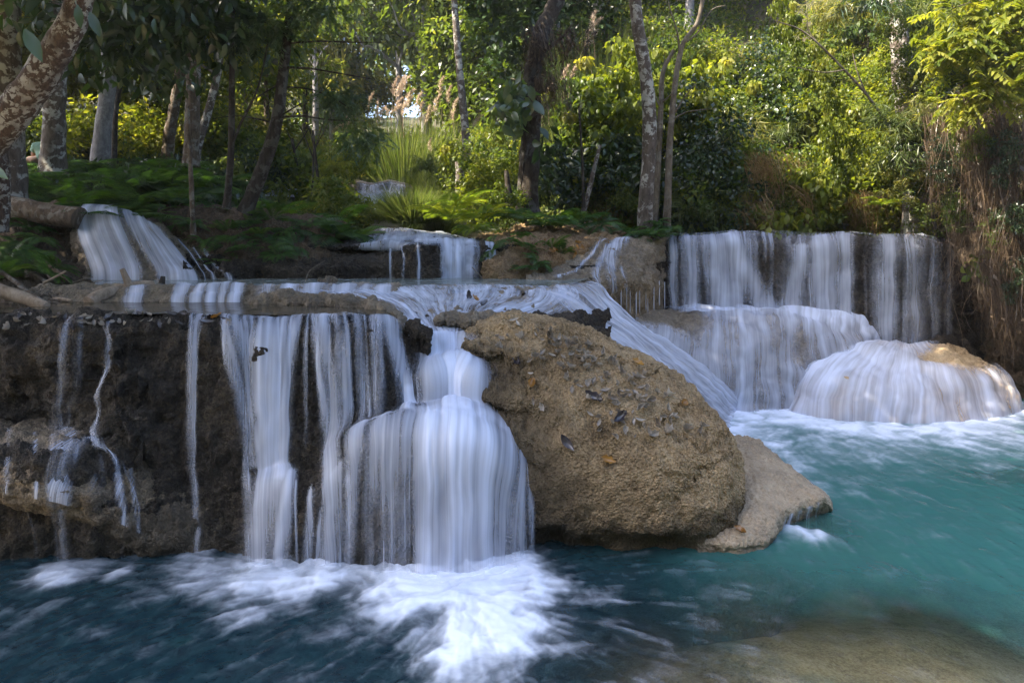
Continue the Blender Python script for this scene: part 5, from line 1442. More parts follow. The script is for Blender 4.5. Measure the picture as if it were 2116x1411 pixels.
def bigleaf_mesh(name, seed, n, R, L, wr=0.42, hang=0.9, st=5, droop=0.25):
    """loose cluster of large single leaves on thin stalks"""
    rg = np.random.default_rng(seed)
    G = Geo()
    R = np.array(R, float)
    c = rdir(rg, n) * rg.random(n)[:, None] ** 0.5 * R
    dr = unit(rdir(rg, n) + np.array([0, 0, -hang]))
    Ls = L * rg.uniform(0.6, 1.2, n)
    G.leaves(rg, c, dr, rdir(rg, n, (0, 0, 0.8)), Ls, Ls * wr, st, droop)
    for k in range(0, n, 5):
        G.tube(np.stack([c[k], c[k] * 0.5 + np.array([0, 0, .1 * R[2]]), c[k] * 0.1 + np.array([0, 0, .3 * R[2]])]), 0.006, 4, tone=0.1)
    return G.mesh(name)

def pinnate_mesh(name, seed, nb, R, L=0.5, leafL=0.12, wr=0.36, st=3):
    """branch sprays with rows of leaflets"""
    rg = np.random.default_rng(seed)
    G = Geo()
    R = np.array(R, float)
    for k in range(nb):
        p = rdir(rg, 1)[0] * rg.random() ** 0.5 * R
        d = rdir(rg, 1, (0, 0, -0.25))[0]
        ll = L * rg.uniform(.6, 1.2)
        t = np.linspace(0, 1, 10)
        path = p + d * ll * t[:, None] - np.array([0, 0, 1.0]) * (0.3 * ll * t * t)[:, None]
        G.tube(path, 0.003, 3, tone=0.6)
        m = 9
        tt = np.linspace(.15, 1, m)
        pp = np.stack([np.interp(tt, t, path[:, i]) for i in range(3)], 1)
        sd_ = unit(np.cross(d, np.array([0, 0, 1.0])) + 1e-3)
        tone = rg.uniform(.25, .85)
        for s in (-1, 1):
            G.leaves(rg, pp, unit(sd_ * s + d * .55 + np.array([0, 0, -.35])) + rg.normal(size=(m, 3)) * .12, np.tile(np.array([0, 0, 1.0]), (m, 1)) + rg.normal(size=(m, 3)) * .3, leafL * rg.uniform(.8, 1.2, m), leafL * wr, st, .25, tone=tone)
    return G.mesh(name)
# ---------------------------------------------------------------- trees
rt = np.random.default_rng(21)
CR = {
    'round': crown_mesh('crown', 101, (2.6, 2.6, 2.4), 60, 95, 0.25),
    'tall': crown_mesh('crown', 102, (2.1, 2.1, 3.2), 60, 95, 0.23, 0.45),
    'loose': crown_mesh('crown', 103, (2.9, 2.9, 2.2), 46, 85, 0.29, 0.42, clr=0.26),
    'dense': crown_mesh('crown', 104, (2.4, 2.4, 2.6), 85, 95, 0.20),
    'feather': crown_mesh('crown', 105, (2.6, 2.6, 2.0), 54, 100, 0.27, 0.28, hang=0.6),
    'broad': crown_mesh('crown', 106, (3.0, 3.0, 1.8), 56, 80, 0.30, 0.5)}
CRMAT = {}
def crown_of(kind, mat):
    """one mesh per (kind, material), shared by every copy"""
    key = (kind, mat.name)
    if key not in CRMAT:
        me = CR[kind].copy()
        me.materials.clear()
        me.materials.append(mat)
        CRMAT[key] = me
    return CRMAT[key]

def trunk_mesh(path, r0, r1, seed, limbs=0, seg=12, n=26, flare=0.35, bump=0.18, limb_from=0.55, limb_len=1.4):
    rg = np.random.default_rng(seed)
    p = crom(np.array(path, float), n)
    k = np.linspace(0, 1, n)
    rad = r0 + (r1 - r0) * k + r0 * flare * np.exp(-k * 14)
    G = Geo()
    G.tube(p, rad, seg, bump, seed)
    for q in range(limbs):
        i = int(rg.uniform(limb_from, 0.98) * (n - 1))
        az = rg.uniform(0, 6.28)
        ln = limb_len * rg.uniform(.6, 1.3)
        e = p[i] + np.array([math.cos(az) * ln, math.sin(az) * ln, ln * rg.uniform(.25, .8)])
        w = wander(p[i], e, 9, .08 * ln, rg)
        G.tube(w, np.linspace(rad[i] * .5, .012, 9), 6, .1, seed)
    return G.mesh('trunk')
TRK = [trunk_mesh([(0, 0, -.6), (.1, .05, 1.5), (.05, .1, 3.2), (.15, 0, 5.6)], .16, .05, 31 + i, 7, 8, 16) for i in range(4)]
for m_, b_ in zip(TRK, (M_BARK_BROWN, M_BARK_GREY, M_BARK_DARK, M_BARK_GREY)):
    m_.materials.append(b_)

def forest_tree(x, y, h, kind, mat, label, group, zoff=0.0, name='forest_tree', ti=None):
    z = float(ground_z(x, y)) + zoff
    r = empty(name, (x, y, z))
    tag(r, label, 'tree', group)
    s = h / 7.0
    t = link('trunk', TRK[int(rt.integers(0, 4)) if ti is None else ti], None, r)
    t.scale = (s, s, s)
    c = link('crown', crown_of(kind, mat), None, r)
    c.location = (0.12 * s, 0, 4.6 * s)
    c.scale = (s * rt.uniform(.85, 1.15), s * rt.uniform(.85, 1.15), s * rt.uniform(.85, 1.15))
    c.rotation_euler = (rt.uniform(-.15, .15), rt.uniform(-.15, .15), rt.uniform(0, 6.28))
    return r

kinds = list(CR)
def pick(mats, p):
    return mats[int(rt.choice(len(mats), p=p))]
HILL = {('M', 0): None}
def hill_label(mat, where):
    return {M_LEAF_MID.name: 'mid green leafy tree ', M_LEAF_YEL.name: 'sunlit yellow green leafy tree ', M_LEAF_BLUE.name: 'bluish green leafy tree ', M_LEAF_OLIVE.name: 'olive leafy tree ', M_LEAF_DARK.name: 'dark green leafy tree '}[mat.name] + where

# far hillside, thinning towards the gap of sky above the stream
n_far = 0
for D, n, h0 in ((27, 9, 7), (34, 11, 8), (42, 12, 9), (52, 13, 9), (64, 13, 10), (80, 13, 10), (98, 13, 10)):
    for k in range(n):
        u = -120 + 2360 * (k + rt.uniform(.1, .9)) / n
        x = (u - CU) / F * D
        h = h0 * rt.uniform(.75, 1.25)
        y = D * rt.uniform(.93, 1.07)
        ztop = float(ground_z(x, y)) + h
        vt = VH - (ztop - CH) / y * F
        if 620 < u < 860 and vt < 120:
            h = CH + (VH - rt.uniform(95, 175)) / F * y - float(ground_z(x, y))
            if h < 3:
                continue
        if D < 36 and 600 < u < 930:
            continue
        m = pick([M_LEAF_MID, M_LEAF_BLUE, M_LEAF_OLIVE, M_LEAF_YEL], [.30, .26, .30, .14] if D < 50 else [.1, .52, .36, .02])  # far rows get bluish, duller leaves: distance haze put into the colour
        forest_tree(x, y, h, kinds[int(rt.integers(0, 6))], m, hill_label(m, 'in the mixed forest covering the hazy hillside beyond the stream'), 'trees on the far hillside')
# named middle-distance trees that frame the valley, seen over the reeds
for u, D, h, kd, m, lab in (
        (880, 40, 12.5, 'loose', M_LEAF_OLIVE, 'pale olive tree rising behind the reeds left of the slender grey pole trunk'),
        (1010, 34, 12.5, 'feather', M_LEAF_OLIVE, 'tall hazy tree right of the slender grey pole trunk, its crown against the top edge'),
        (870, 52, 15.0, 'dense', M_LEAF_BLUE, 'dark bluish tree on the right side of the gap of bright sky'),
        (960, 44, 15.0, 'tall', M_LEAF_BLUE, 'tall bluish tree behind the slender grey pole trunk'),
        (625, 36, 9.5, 'loose', M_LEAF_YEL, 'sunlit tree on the left side of the valley behind the curved leaning trunk'),
        (545, 24, 6.6, 'feather', M_LEAF_MID, 'feathery tree behind the two dark saplings left of the curved leaning trunk'),
        (705, 38, 5.6, 'tall', M_LEAF_BLUE, 'hazy blue tree standing below the gap of bright sky'),
        (1120, 20, 7.0, 'round', M_LEAF_DARK, 'dark leafy tree right behind the vine wrapped trunk'),
        (1230, 21, 8.0, 'dense', M_LEAF_DARK, 'deep shaded tree at the top between the vine wrapped trunk and the lichen trunk'),
        (1420, 19, 6.6, 'dense', M_LEAF_DARK, 'dark dense tree at the top right of the lichen trunk')):
    forest_tree((u - CU) / F * D, D, h, kd, m, lab, None)

for k in range(15):
    D = rt.uniform(24, 46)
    u = 560 + 760 * (k + rt.uniform(.1, .9)) / 15
    if 690 < u < 800:
        continue
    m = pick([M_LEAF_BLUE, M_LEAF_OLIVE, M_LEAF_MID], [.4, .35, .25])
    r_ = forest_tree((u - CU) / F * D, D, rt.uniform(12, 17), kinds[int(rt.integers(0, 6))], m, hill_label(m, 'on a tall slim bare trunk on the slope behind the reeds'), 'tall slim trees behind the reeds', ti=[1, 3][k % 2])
    for c_ in r_.children:
        c_.scale = (c_.scale[0] * .62, c_.scale[1] * .62, c_.scale[2])
# left forest behind the ferns
for D, n, h0 in ((17.5, 5, 6.0), (21, 5, 6.0), (25, 5, 6.0)):
    for k in range(n):
        u = -120 + (560 if D < 18 else 420) * (k + rt.uniform(.1, .9)) / n
        x = (u - CU) / F * D
        m = pick([M_LEAF_MID, M_LEAF_DARK, M_LEAF_YEL, M_LEAF_OLIVE], [.36, .1, .3, .24])
        forest_tree(x, D * rt.uniform(.95, 1.05), h0 * rt.uniform(.8, 1.2), kinds[int(rt.integers(0, 6))], m, hill_label(m, 'in the dim woodland behind the ferns on the left'), 'trees in the left woodland')

# ---- trees whose trunks stand out: path in photo coordinates, widths in photo pixels
def px_r(w, D):
    return w / 2 / F * D
def big_tree(name, label, pts, w0, w1, bark, crowns=(), limbs=0, seg=16, seed=1, flare=.35, bump=.16, extra=None, n=40, group=None, branch=None):
    base = P(*pts[0])
    root = empty(name, base)
    tag(root, label, 'tree', group)
    path = np.array([P(*p) for p in pts]) - np.array(base)
    D = pts[0][2]
    me = trunk_mesh(path, px_r(w0, D), px_r(w1, D), seed, limbs, seg, n, flare, bump)
    link('trunk', me, bark, root)
    for (u, v, d, kd, mat, sc) in crowns:
        c = link('crown', crown_of(kd, mat), None, root)
        c.location = np.array(P(u, v, d)) - np.array(base)
        c.scale = sc if isinstance(sc, tuple) else (sc, sc, sc)
        c.rotation_euler[2] = rt.uniform(0, 6.28)
    if branch:
        for bp, bw in branch:
            G = Geo()
            pth = crom(np.array([P(*p) for p in bp]) - np.array(base), 14)
            G.tube(pth, np.linspace(px_r(bw, bp[0][2]), 0.004, 14), 7, .12, seed)
            G.build('branch', bark, root)
    return root
T1 = big_tree('leaning_tree', 'thick leaning trunk blotched with pale lichen crossing the top left corner',
    [(-330, 560, 6.6), (-150, 420, 6.6), (-20, 290, 6.5), (60, 190, 6.4), (120, 100, 6.3), (165, 10, 6.2), (200, -120, 6.1)], 88, 40, M_BARK_RED, seed=41, bump=.2)
TO = big_tree('old_tree', 'old lichen spotted trunk at the left edge behind the leaning trunk',
    [(15, 420, 9.3), (18, 300, 9.3), (10, 150, 9.3), (12, 0, 9.3), (15, -160, 9.3)], 62, 50, M_BARK_LICHEN, seed=42)
big_tree('small_tree', 'reddish brown lower trunk at the left edge in front of the big log',
    [(-6, 478, 8.3), (0, 420, 8.3), (-4, 330, 8.2), (-30, 200, 8.2)], 38, 36, M_BARK_RED, seed=43, flare=.15)
big_tree('forest_tree', 'shaded lichen trunk between the leaning trunk and the smooth grey trunk',
    [(110, 362, 12.2), (112, 250, 12.2), (118, 120, 12.2), (118, 0, 12.2), (120, -180, 12.2)], 44, 34, M_BARK_LICHEN, [(-150, -330, 12, 'broad', M_LEAF_DARK, 1.0)], 4, seed=44)
big_tree('forest_tree', 'smooth pale grey trunk leaning slightly right above the ferns on the left',
    [(205, 352, 14.2), (213, 270, 14.2), (224, 170, 14.2), (226, 80, 14.2), (222, -60, 14.2), (220, -200, 14.2)], 34, 26, M_BARK_GREY, [(120, -320, 15, 'round', M_LEAF_DARK, 1.0)], 5, seed=45, bump=.10)
big_tree('sapling', 'thin dark stem close beside the smooth grey trunk', [(236, 352, 13.6), (238, 260, 13.6), (246, 190, 13.6), (262, 150, 13.6)], 12, 6, M_BARK_DARK, seed=46)
big_tree('forest_tree', 'brown trunk leaning right halfway between the grey trunk and the speckled trunk',
    [(345, 345, 16), (352, 270, 16), (368, 180, 16), (388, 60, 16), (400, -60, 16)], 24, 18, M_BARK_BROWN, [(410, -180, 16, 'feather', M_LEAF_YEL, 1.0)], 4, seed=47)
big_tree('forest_tree', 'speckled straight trunk behind the slim reddish sapling in the fern bed',
    [(394, 345, 13), (397, 250, 13), (400, 140, 13), (402, 20, 13), (402, -150, 13)], 30, 24, M_BARK_BROWN, [(300, -330, 15.5, 'round', M_LEAF_DARK, .9)], 4, seed=48)
big_tree('forest_tree', 'pale lichen trunk leaning right just behind the speckled straight trunk',
    [(402, 330, 15), (418, 270, 15), (436, 210, 15), (452, 140, 15), (462, 20, 15)], 18, 14, M_BARK_LICHEN, [(465, -120, 15, 'loose', M_LEAF_MID, 1.0)], 3, seed=49)
big_tree('sapling', 'slim reddish sapling standing on the bank beside the left waterfall',
    [(400, 486, 9.2), (397, 420, 9.2), (394, 350, 9.25), (391, 290, 9.3), (388, 220, 9.3)], 11, 6, M_BARK_BROWN, seed=50, flare=.2)
big_tree('sapling', 'straight dark sapling left of the curved leaning trunk',
    [(468, 432, 9.6), (473, 380, 9.6), (478, 300, 9.6), (479, 180, 9.6), (480, 60, 9.6), (481, -60, 9.6)], 16, 9, M_BARK_DARK, seed=51, flare=.25,
    branch=[([(479, 300, 9.6), (500, 250, 9.5), (530, 190, 9.4), (548, 120, 9.4), (556, 60, 9.4)], 7)])
T9 = big_tree('leaning_tree', 'curved trunk leaning right out of the ferns with thin bare side branches',
    [(506, 440, 9.7), (526, 390, 9.7), (556, 310, 9.7), (574, 240, 9.7), (584, 160, 9.7), (594, 80, 9.7), (602, -10, 9.7), (606, -120, 9.7)], 32, 14, M_BARK_DARK, seed=52, flare=.1, bump=.10,
    branch=[([(574, 245, 9.7), (620, 240, 9.6), (680, 248, 9.5), (745, 250, 9.4)], 6), ([(590, 140, 9.7), (640, 142, 9.5), (700, 152, 9.4), (775, 165, 9.3)], 6), ([(592, 90, 9.7), (660, 86, 9.5), (730, 88, 9.3), (790, 88, 9.2)], 5),
            ([(570, 255, 9.7), (530, 246, 9.8), (490, 240, 9.8), (440, 246, 9.9)], 5), ([(584, 170, 9.7), (550, 190, 9.6), (510, 215, 9.6)], 4), ([(580, 240, 9.7), (620, 216, 9.5), (660, 200, 9.4)], 4), ([(596, 70, 9.7), (560, 52, 9.6), (520, 36, 9.6)], 4), ([(590, 180, 9.7), (640, 185, 9.5), (690, 204, 9.4), (730, 230, 9.3)], 4)])
big_tree('pole_tree', 'slender straight grey pole trunk rising in the middle behind the reeds',
    [(966, 335, 17.5), (960, 250, 17.5), (950, 150, 17.5), (943, 60, 17.5), (938, -20, 17.5), (936, -140, 17.5)], 17, 12, M_BARK_LICHEN, seed=53, bump=.1, crowns=[(936, -260, 17.5, 'loose', M_LEAF_MID, .9)])
big_tree('stump', 'broken grey stump standing in bright leaves below the slender pole trunk', [(950, 400, 14), (950, 365, 14), (949, 335, 14)], 18, 17, M_BARK_LICHEN, seed=54, flare=.1)
T11 = big_tree('vine_tree', 'dark leaning trunk wrapped in vines and big leaves in the middle',
    [(1090, 440, 11.6), (1092, 360, 11.6), (1098, 280, 11.6), (1098, 200, 11.6), (1104, 130, 11.7), (1120, 70, 11.8), (1150, 0, 12), (1175, -100, 12)], 40, 36, M_BARK_DARK, seed=55, bump=.25, limbs=0,
    branch=[([(1100, 260, 11.6), (1085, 330, 11.3), (1075, 400, 11.2)], 10), ([(1118, 110, 11.7), (1160, 80, 11.5), (1190, 40, 11.4)], 12)])
big_tree('stump', 'dark pointed stump beside the foot of the vine wrapped trunk', [(1052, 425, 11.2), (1050, 390, 11.2), (1046, 352, 11.2)], 20, 8, M_BARK_DARK, seed=56, flare=.1)
T12 = big_tree('lichen_tree', 'tall grey lichen trunk standing left of the right waterfall crest',
    [(1332, 492, 10.9), (1334, 420, 10.9), (1340, 330, 10.9), (1342, 240, 10.9), (1334, 150, 10.9), (1320, 70, 10.9), (1312, 0, 10.9), (1304, -120, 10.9)], 31, 24, M_BARK_LICHEN, seed=57, flare=.15, bump=.08)
big_tree('bare_tree', 'thin bare forked tree directly right of the tall lichen trunk',
    [(1350, 480, 11.2), (1356, 400, 11.2), (1362, 300, 11.2), (1366, 220, 11.2), (1370, 150, 11.2), (1392, 105, 11.2)], 15, 8, M_TWIG, seed=58, flare=.2,
    branch=[([(1366, 230, 11.2), (1352, 190, 11.1), (1346, 150, 11.1)], 4), ([(1368, 190, 11.2), (1372, 140, 11.1), (1374, 110, 11)], 4), ([(1366, 215, 11.2), (1392, 190, 11), (1406, 168, 11)], 4)])
big_tree('bare_tree', 'second thin bare tree with whitish crooked branches right of the lichen trunk',
    [(1378, 470, 11.1), (1381, 380, 11.1), (1384, 300, 11.1), (1390, 220, 11.1), (1400, 140, 11.1), (1412, 90, 11.1), (1440, 50, 11), (1452, 0, 11)], 15, 8, M_TWIG, seed=59, flare=.2,
    branch=[([(1404, 120, 11.1), (1400, 70, 11), (1385, 20, 11), (1376, -20, 11)], 5), ([(1416, 88, 11.1), (1440, 70, 11), (1470, 22, 11), (1500, 12, 10.9)], 5), ([(1386, 250, 11.1), (1420, 232, 11), (1482, 224, 10.9)], 4), ([(1388, 245, 11.1), (1412, 205, 11), (1440, 170, 10.9)], 4)])
big_tree('sapling', 'pale crooked sapling in the shade between the mound and the lichen trunk', [(1205, 440, 11.8), (1218, 390, 11.8), (1230, 340, 11.8), (1240, 300, 11.8)], 11, 7, M_BARK_LICHEN, seed=60)
big_tree('sapling', 'thin dark stem left of the pale crooked sapling', [(1206, 430, 11.5), (1204, 350, 11.5), (1200, 280, 11.5), (1196, 220, 11.5)], 6, 4, M_BARK_DARK, seed=61)
T15 = big_tree('bank_tree', 'pale trunk half hidden in drooping leaves above the right end of the waterfall crest',
    [(1900, 520, 11.3), (1896, 440, 11.3), (1890, 330, 11.4), (1876, 230, 11.5), (1866, 140, 11.5), (1858, 60, 11.5), (1852, -60, 11.5)], 62, 30, M_BARK_LICHEN, seed=62, flare=.3, bump=.15,
    branch=[([(1880, 480, 11.2), (1868, 500, 11), (1855, 512, 10.9)], 12), ([(1915, 470, 11.2), (1930, 500, 11), (1935, 520, 10.9)], 12)])
big_tree('fallen_tree', 'pale bare branch leaning left out of the right bank foliage',
    [(1830, 250, 10.9), (1790, 195, 10.8), (1740, 140, 10.7), (1690, 90, 10.6), (1650, 60, 10.6), (1600, 44, 10.5)], 6, 2, M_TWIG, seed=63, flare=0, bump=.05,
    branch=[([(1790, 195, 10.8), (1772, 150, 10.7), (1762, 110, 10.7)], 4), ([(1745, 145, 10.7), (1700, 150, 10.6), (1640, 138, 10.5)], 3), ([(1690, 90, 10.6), (1670, 60, 10.6), (1668, 20, 10.5)], 3)])
for u, v0, v1, D, w, lab in ((618, 372, 286, 16, 7, 'small dark forked sapling right of the curved leaning trunk'), (660, 398, 270, 13.5, 7, 'thin sapling leaning left behind the green clump by the stream'), (646, 400, 280, 13.8, 5, 'straight thin sapling beside the one leaning left')):
    s_ = -14 if 'leaning' in lab and 'beside' not in lab else 3
    big_tree('sapling', lab, [(u, v0, D), (u + s_ * .5, (v0 + v1) / 2, D), (u + s_, v1, D)], w, w * .6, M_BARK_DARK, seed=int(u), flare=.1,
             branch=[([(u + s_ * .6, (v0 * .4 + v1 * .6), D), (u - 22, v1 - 10, D), (u - 34, v1 - 24, D)], 3), ([(u + s_ * .7, (v0 * .3 + v1 * .7), D), (u + 20, v1 - 20, D), (u + 26, v1 - 44, D)], 3)])

# ---- crowns of the near trees, overhead: they shade the front of the falls
def add_crown(root, me, mat, u, v, D, rot=0.0, sc=1.0, name='crown'):
    m2 = me
    c = link(name, m2, mat if len(m2.materials) == 0 else None, root)
    c.location = np.array(P(u, v, D)) - np.array(root.location)
    c.rotation_euler[2] = rot
    c.scale = (sc, sc, sc)
    return c
BL = bigleaf_mesh('crown', 201, 430, (1.5, 0.8, 0.5), 0.22)
BL2 = bigleaf_mesh('crown', 202, 260, (0.9, 0.7, 0.45), 0.34)
PN = pinnate_mesh('crown', 203, 90, (1.0, 0.8, 0.5), 0.55, 0.14)
for u, v, D, r in ((250, 40, 9.0, 0), (420, 60, 9.2, 1), (330, -60, 9.4, 2), (460, -50, 9.3, 5), (260, 120, 10.2, 1.2)):
    add_crown(T9 if u > 200 else T1, BL, M_LEAF_DARK, u, v, D, r)
for u, v, D, r in ((650, 10, 9.4, 0), (700, 200, 9.4, 3), (750, 285, 9.2, 5), (560, 60, 9.5, 4.4)):
    add_crown(T9, PN, M_LEAF_MID if v > 120 else M_LEAF_BLUE, u, v, D, r, .42 if v > 120 else .6)
for u, v, D, r in ((10, -80, 5.8, 0.4), (90, -90, 5.6, 2.1)):
    add_crown(T1, bigleaf_mesh('crown', int(u), 30, (.35, .3, .25), 0.34, .34, .8), M_LEAF_DARK, u, v, D, r)

# unseen high crowns added to the left trees to shade the front of the falls
for rt_, x, y, z, kd, sc in ((T1, -6.2, 4.1, 8.6, 'broad', 1.15), (T1, -4.2, 3.7, 8.4, 'round', .95), (T1, -8.6, 3.7, 8.8, 'broad', 1.1), (TO, -10.8, 3.5, 9.0, 'dense', 1.15), (TO, -8.0, 6.3, 9.2, 'broad', 1.1), (T1, -6.0, 6.3, 9.0, 'loose', 1.0), (TO, -11, 6.5, 9.4, 'round', 1.1), (T1, -7.2, 2.3, 8.6, 'dense', .9)):
    c = link('crown', crown_of(kd, M_LEAF_MID), None, rt_)
    c.location = np.array((x, y, z)) - np.array(rt_.location)
    c.scale = (sc, sc, sc * .8)
c = link('crown', crown_of('loose', M_LEAF_MID), None, T9)  # unseen crown added to shade the right fall
c.location = np.array((-1.9, 9.0, 9.4)) - np.array(T9.location)
c.scale = (.9, .9, .7)
for rt_, x, y, z, kd, sc in ((T9, -2.2, 7.5, 8.7, 'broad', 1.0), (T9, -2.9, 9.6, 9.2, 'broad', .9), (TO, -13.6, 10.3, 10.8, 'broad', 1.3), (T1, -10.2, 2.2, 8.8, 'broad', 1.0), (T1, -4.2, 5.2, 8.8, 'broad', 1.0)):  # further unseen crowns added to shade the falls, ferns and pool
    c = link('crown', crown_of(kd, M_LEAF_MID), None, rt_)
    c.location = np.array((x, y, z)) - np.array(rt_.location)
    c.scale = (sc, sc, sc * .8)
# ---------------------------------------------------------------- undergrowth, banks, small things
rs = np.random.default_rng(77)
def put(name, me, mat, label, cat, loc, rot=None, sc=1.0, group=None, tilt=.12):
    o = bpy.data.objects.new(name, me)
    COL.objects.link(o)
    if len(me.materials) == 0:
        me.materials.append(mat)
    o.location = loc
    o.rotation_euler = (rs.normal() * tilt, rs.normal() * tilt, rs.uniform(0, 6.28) if rot is None else rot)
    o.scale = (sc, sc, sc) if not isinstance(sc, tuple) else sc
    return tag(o, label, cat, group)
def gz(x, y):
    return float(ground_z(x, y))
def with_mat(me, mat):
    m = me.copy()
    m.materials.clear()
    m.materials.append(mat)
    return m
FN = [fern_mesh('fern', 300 + i, 10 + i, .85, 22, .5 + .08 * i) for i in range(4)]
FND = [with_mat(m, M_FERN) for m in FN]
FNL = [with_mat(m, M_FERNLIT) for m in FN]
# fern bed on the left bank
k = 0
while k < 150:
    u = rs.uniform(-60, 720)
    D = rs.uniform(9.5, 13.8) if u < 560 else rs.uniform(9.8, 12.6)
    x = (u - CU) / F * D
    front = np.interp(u, [-60, 300, 560, 720], [9.6, 9.55, 9.5, 9.8])
    if D < front:
        continue
    z = gz(x, D) + 0.02
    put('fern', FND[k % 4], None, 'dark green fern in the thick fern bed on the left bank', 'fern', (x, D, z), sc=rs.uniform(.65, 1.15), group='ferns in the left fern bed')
    k += 1
# ferns clinging to the bank face
for u, v, D in ((398, 470, 9.4), (420, 505, 9.25), (470, 480, 9.4), (500, 520, 9.1), (540, 490, 9.35), (590, 485, 9.55), (610, 512, 9.3), (640, 480, 9.8), (450, 545, 9.0), (575, 530, 9.05), (520, 462, 9.6), (680, 470, 10.0), (560, 455, 9.7)):
    put('fern', FND[int(rs.integers(0, 4))], None, 'small dusty fern clinging to the dark bank face left of the centre fall', 'fern', P(u, v, D), sc=rs.uniform(.3, .48), group='ferns on the dark bank face', tilt=.4)
# bright ferns in the middle
for u, v, D, s, lab in ((930, 450, 10.6, .8, 'sunlit yellow green fern at the left end of the central fern clump'), (960, 430, 11.0, .85, 'tall bright fern at the back of the central fern clump'), (1000, 455, 10.3, .7, 'bright fern in the front of the central fern clump'),
                        (1040, 450, 10.4, .55, 'half shaded fern below the pointed stump'), (1085, 458, 10.4, .5, 'shaded fern at the foot of the vine wrapped trunk'), (980, 480, 9.9, .55, 'small bright fern hanging over the short centre fall'),
                        (1120, 470, 10.5, .6, 'fern on the mound right of the vine wrapped trunk'), (1160, 468, 10.7, .6, 'fern on the mound left of the pale crooked sapling'), (1205, 462, 11.1, .7, 'dark fern at the foot of the pale crooked sapling'), (1240, 470, 11.0, .6, 'dark fern at the right end of the mound')):
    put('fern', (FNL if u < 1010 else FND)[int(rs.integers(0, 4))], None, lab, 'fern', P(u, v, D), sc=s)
for u, v, D in ((1050, 505, 9.6), (1090, 520, 9.3), (1140, 515, 9.5), (1110, 545, 9.05), (1160, 530, 9.5), (1015, 520, 9.25), (1075, 495, 9.8), (1095, 560, 8.95)):
    put('fern', FND[int(rs.integers(0, 4))], None, 'small fern sprouting from the face of the reddish mound', 'fern', P(u, v, D), sc=rs.uniform(.28, .45), group='ferns on the mound face', tilt=.4)
for u, v, D in ((1300, 482, 10.8), (1345, 486, 10.6), (1365, 492, 10.6), (1320, 492, 10.6), (1385, 480, 10.9), (1350, 470, 11)):
    put('fern', FND[int(rs.integers(0, 4))], None, 'dark fern crowding the foot of the tall lichen trunk', 'fern', P(u, v, D), sc=rs.uniform(.35, .5), group='ferns at the lichen trunk')

# shrubs and leafy cover
SH = {
    'small': crown_mesh('shrub', 401, (.75, .75, .65), 34, 60, .085, .55, st=3),
    'wide': crown_mesh('shrub', 402, (1.0, .9, .6), 34, 60, .12, .5, st=3),
    'vine': crown_mesh('shrub', 403, (.8, .5, 1.1), 40, 60, .075, .7, hang=.7, st=3),
    'heart': crown_mesh('shrub', 404, (.8, .7, .9), 28, 50, .115, .62, hang=1.2, st=4, clr=.26)}
SP = spray_mesh('cane', 405, 34, 1.1, .20, .020)
SP2 = spray_mesh('cane', 406, 40, .9, .14, .014, .9, 26)
DT = hang_mesh('dead_vines', 407, 240, .8, 1.1, .004, 7, .10, depth=.5)
GR = [grass_mesh('grass_tuft', 410 + i, 420, .80, .010, .55, .30) for i in range(3)]
SHM = {}
def shm(k, m):
    if (k, m.name) not in SHM:
        SHM[(k, m.name)] = with_mat(SH[k] if k in SH else {'cane': SP, 'cane2': SP2, 'dead': DT, 'g0': GR[0], 'g1': GR[1], 'g2': GR[2]}[k], m)
    return SHM[(k, m.name)]
KN_ = {'small': ('shrub', 'shrub', 'small leaved shrub '), 'wide': ('shrub', 'shrub', 'spreading shrub '), 'vine': ('vine_clump', 'vine', 'curtain of leafy vines '), 'heart': ('shrub', 'shrub', 'shrub of large drooping leaves '),
       'cane': ('cane_clump', 'cane', 'arching narrow leaved cane clump '), 'cane2': ('cane_clump', 'cane', 'feathery cane clump '), 'dead': ('dead_vines', 'dead vines', 'tangle of dry dead vines ')}
COLN = {M_LEAF_MID.name: 'mid green ', M_LEAF_YEL.name: 'yellow green ', M_LEAF_DARK.name: 'dark green ', M_LEAF_BLUE.name: 'bluish green ', M_LEAF_OLIVE.name: 'olive ', M_DRY.name: 'straw coloured ', M_REED.name: 'grey green ', M_DRYROOT.name: ''}
def cover(kind, mat, where, loc, sc, group):
    nm, cat, ds = KN_[kind]
    put(nm, shm(kind, mat), None, COLN[mat.name] + ds + where, cat, loc, sc=sc, group=group)
# right bank: packed slope of shrubs, vines and cane
for k in range(215):
    u = rs.uniform(1235, 2160)
    D = rs.uniform(11.9, 16.5) if u > 1400 else rs.uniform(12.2, 16)
    x = (u - CU) / F * D
    z = gz(x, D)
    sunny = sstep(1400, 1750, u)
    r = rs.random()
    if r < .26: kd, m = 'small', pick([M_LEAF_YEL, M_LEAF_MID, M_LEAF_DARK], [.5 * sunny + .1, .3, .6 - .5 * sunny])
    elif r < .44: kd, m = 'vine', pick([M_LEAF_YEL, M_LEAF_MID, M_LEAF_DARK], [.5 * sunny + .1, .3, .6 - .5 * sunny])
    elif r < .56: kd, m = 'heart', pick([M_LEAF_YEL, M_LEAF_MID], [.7, .3])
    elif r < .74: kd, m = 'cane', pick([M_REED, M_LEAF_OLIVE], [.6, .4])
    elif r < .90: kd, m = 'cane2', pick([M_REED, M_LEAF_OLIVE], [.5, .5])
    else: kd, m = 'dead', pick([M_DRY, M_DRYROOT], [.6, .4])
    cover(kd, m, 'on the steep right bank above the waterfall', (x, D, z + .45), rs.uniform(.7, 1.25), 'plants covering the right bank')
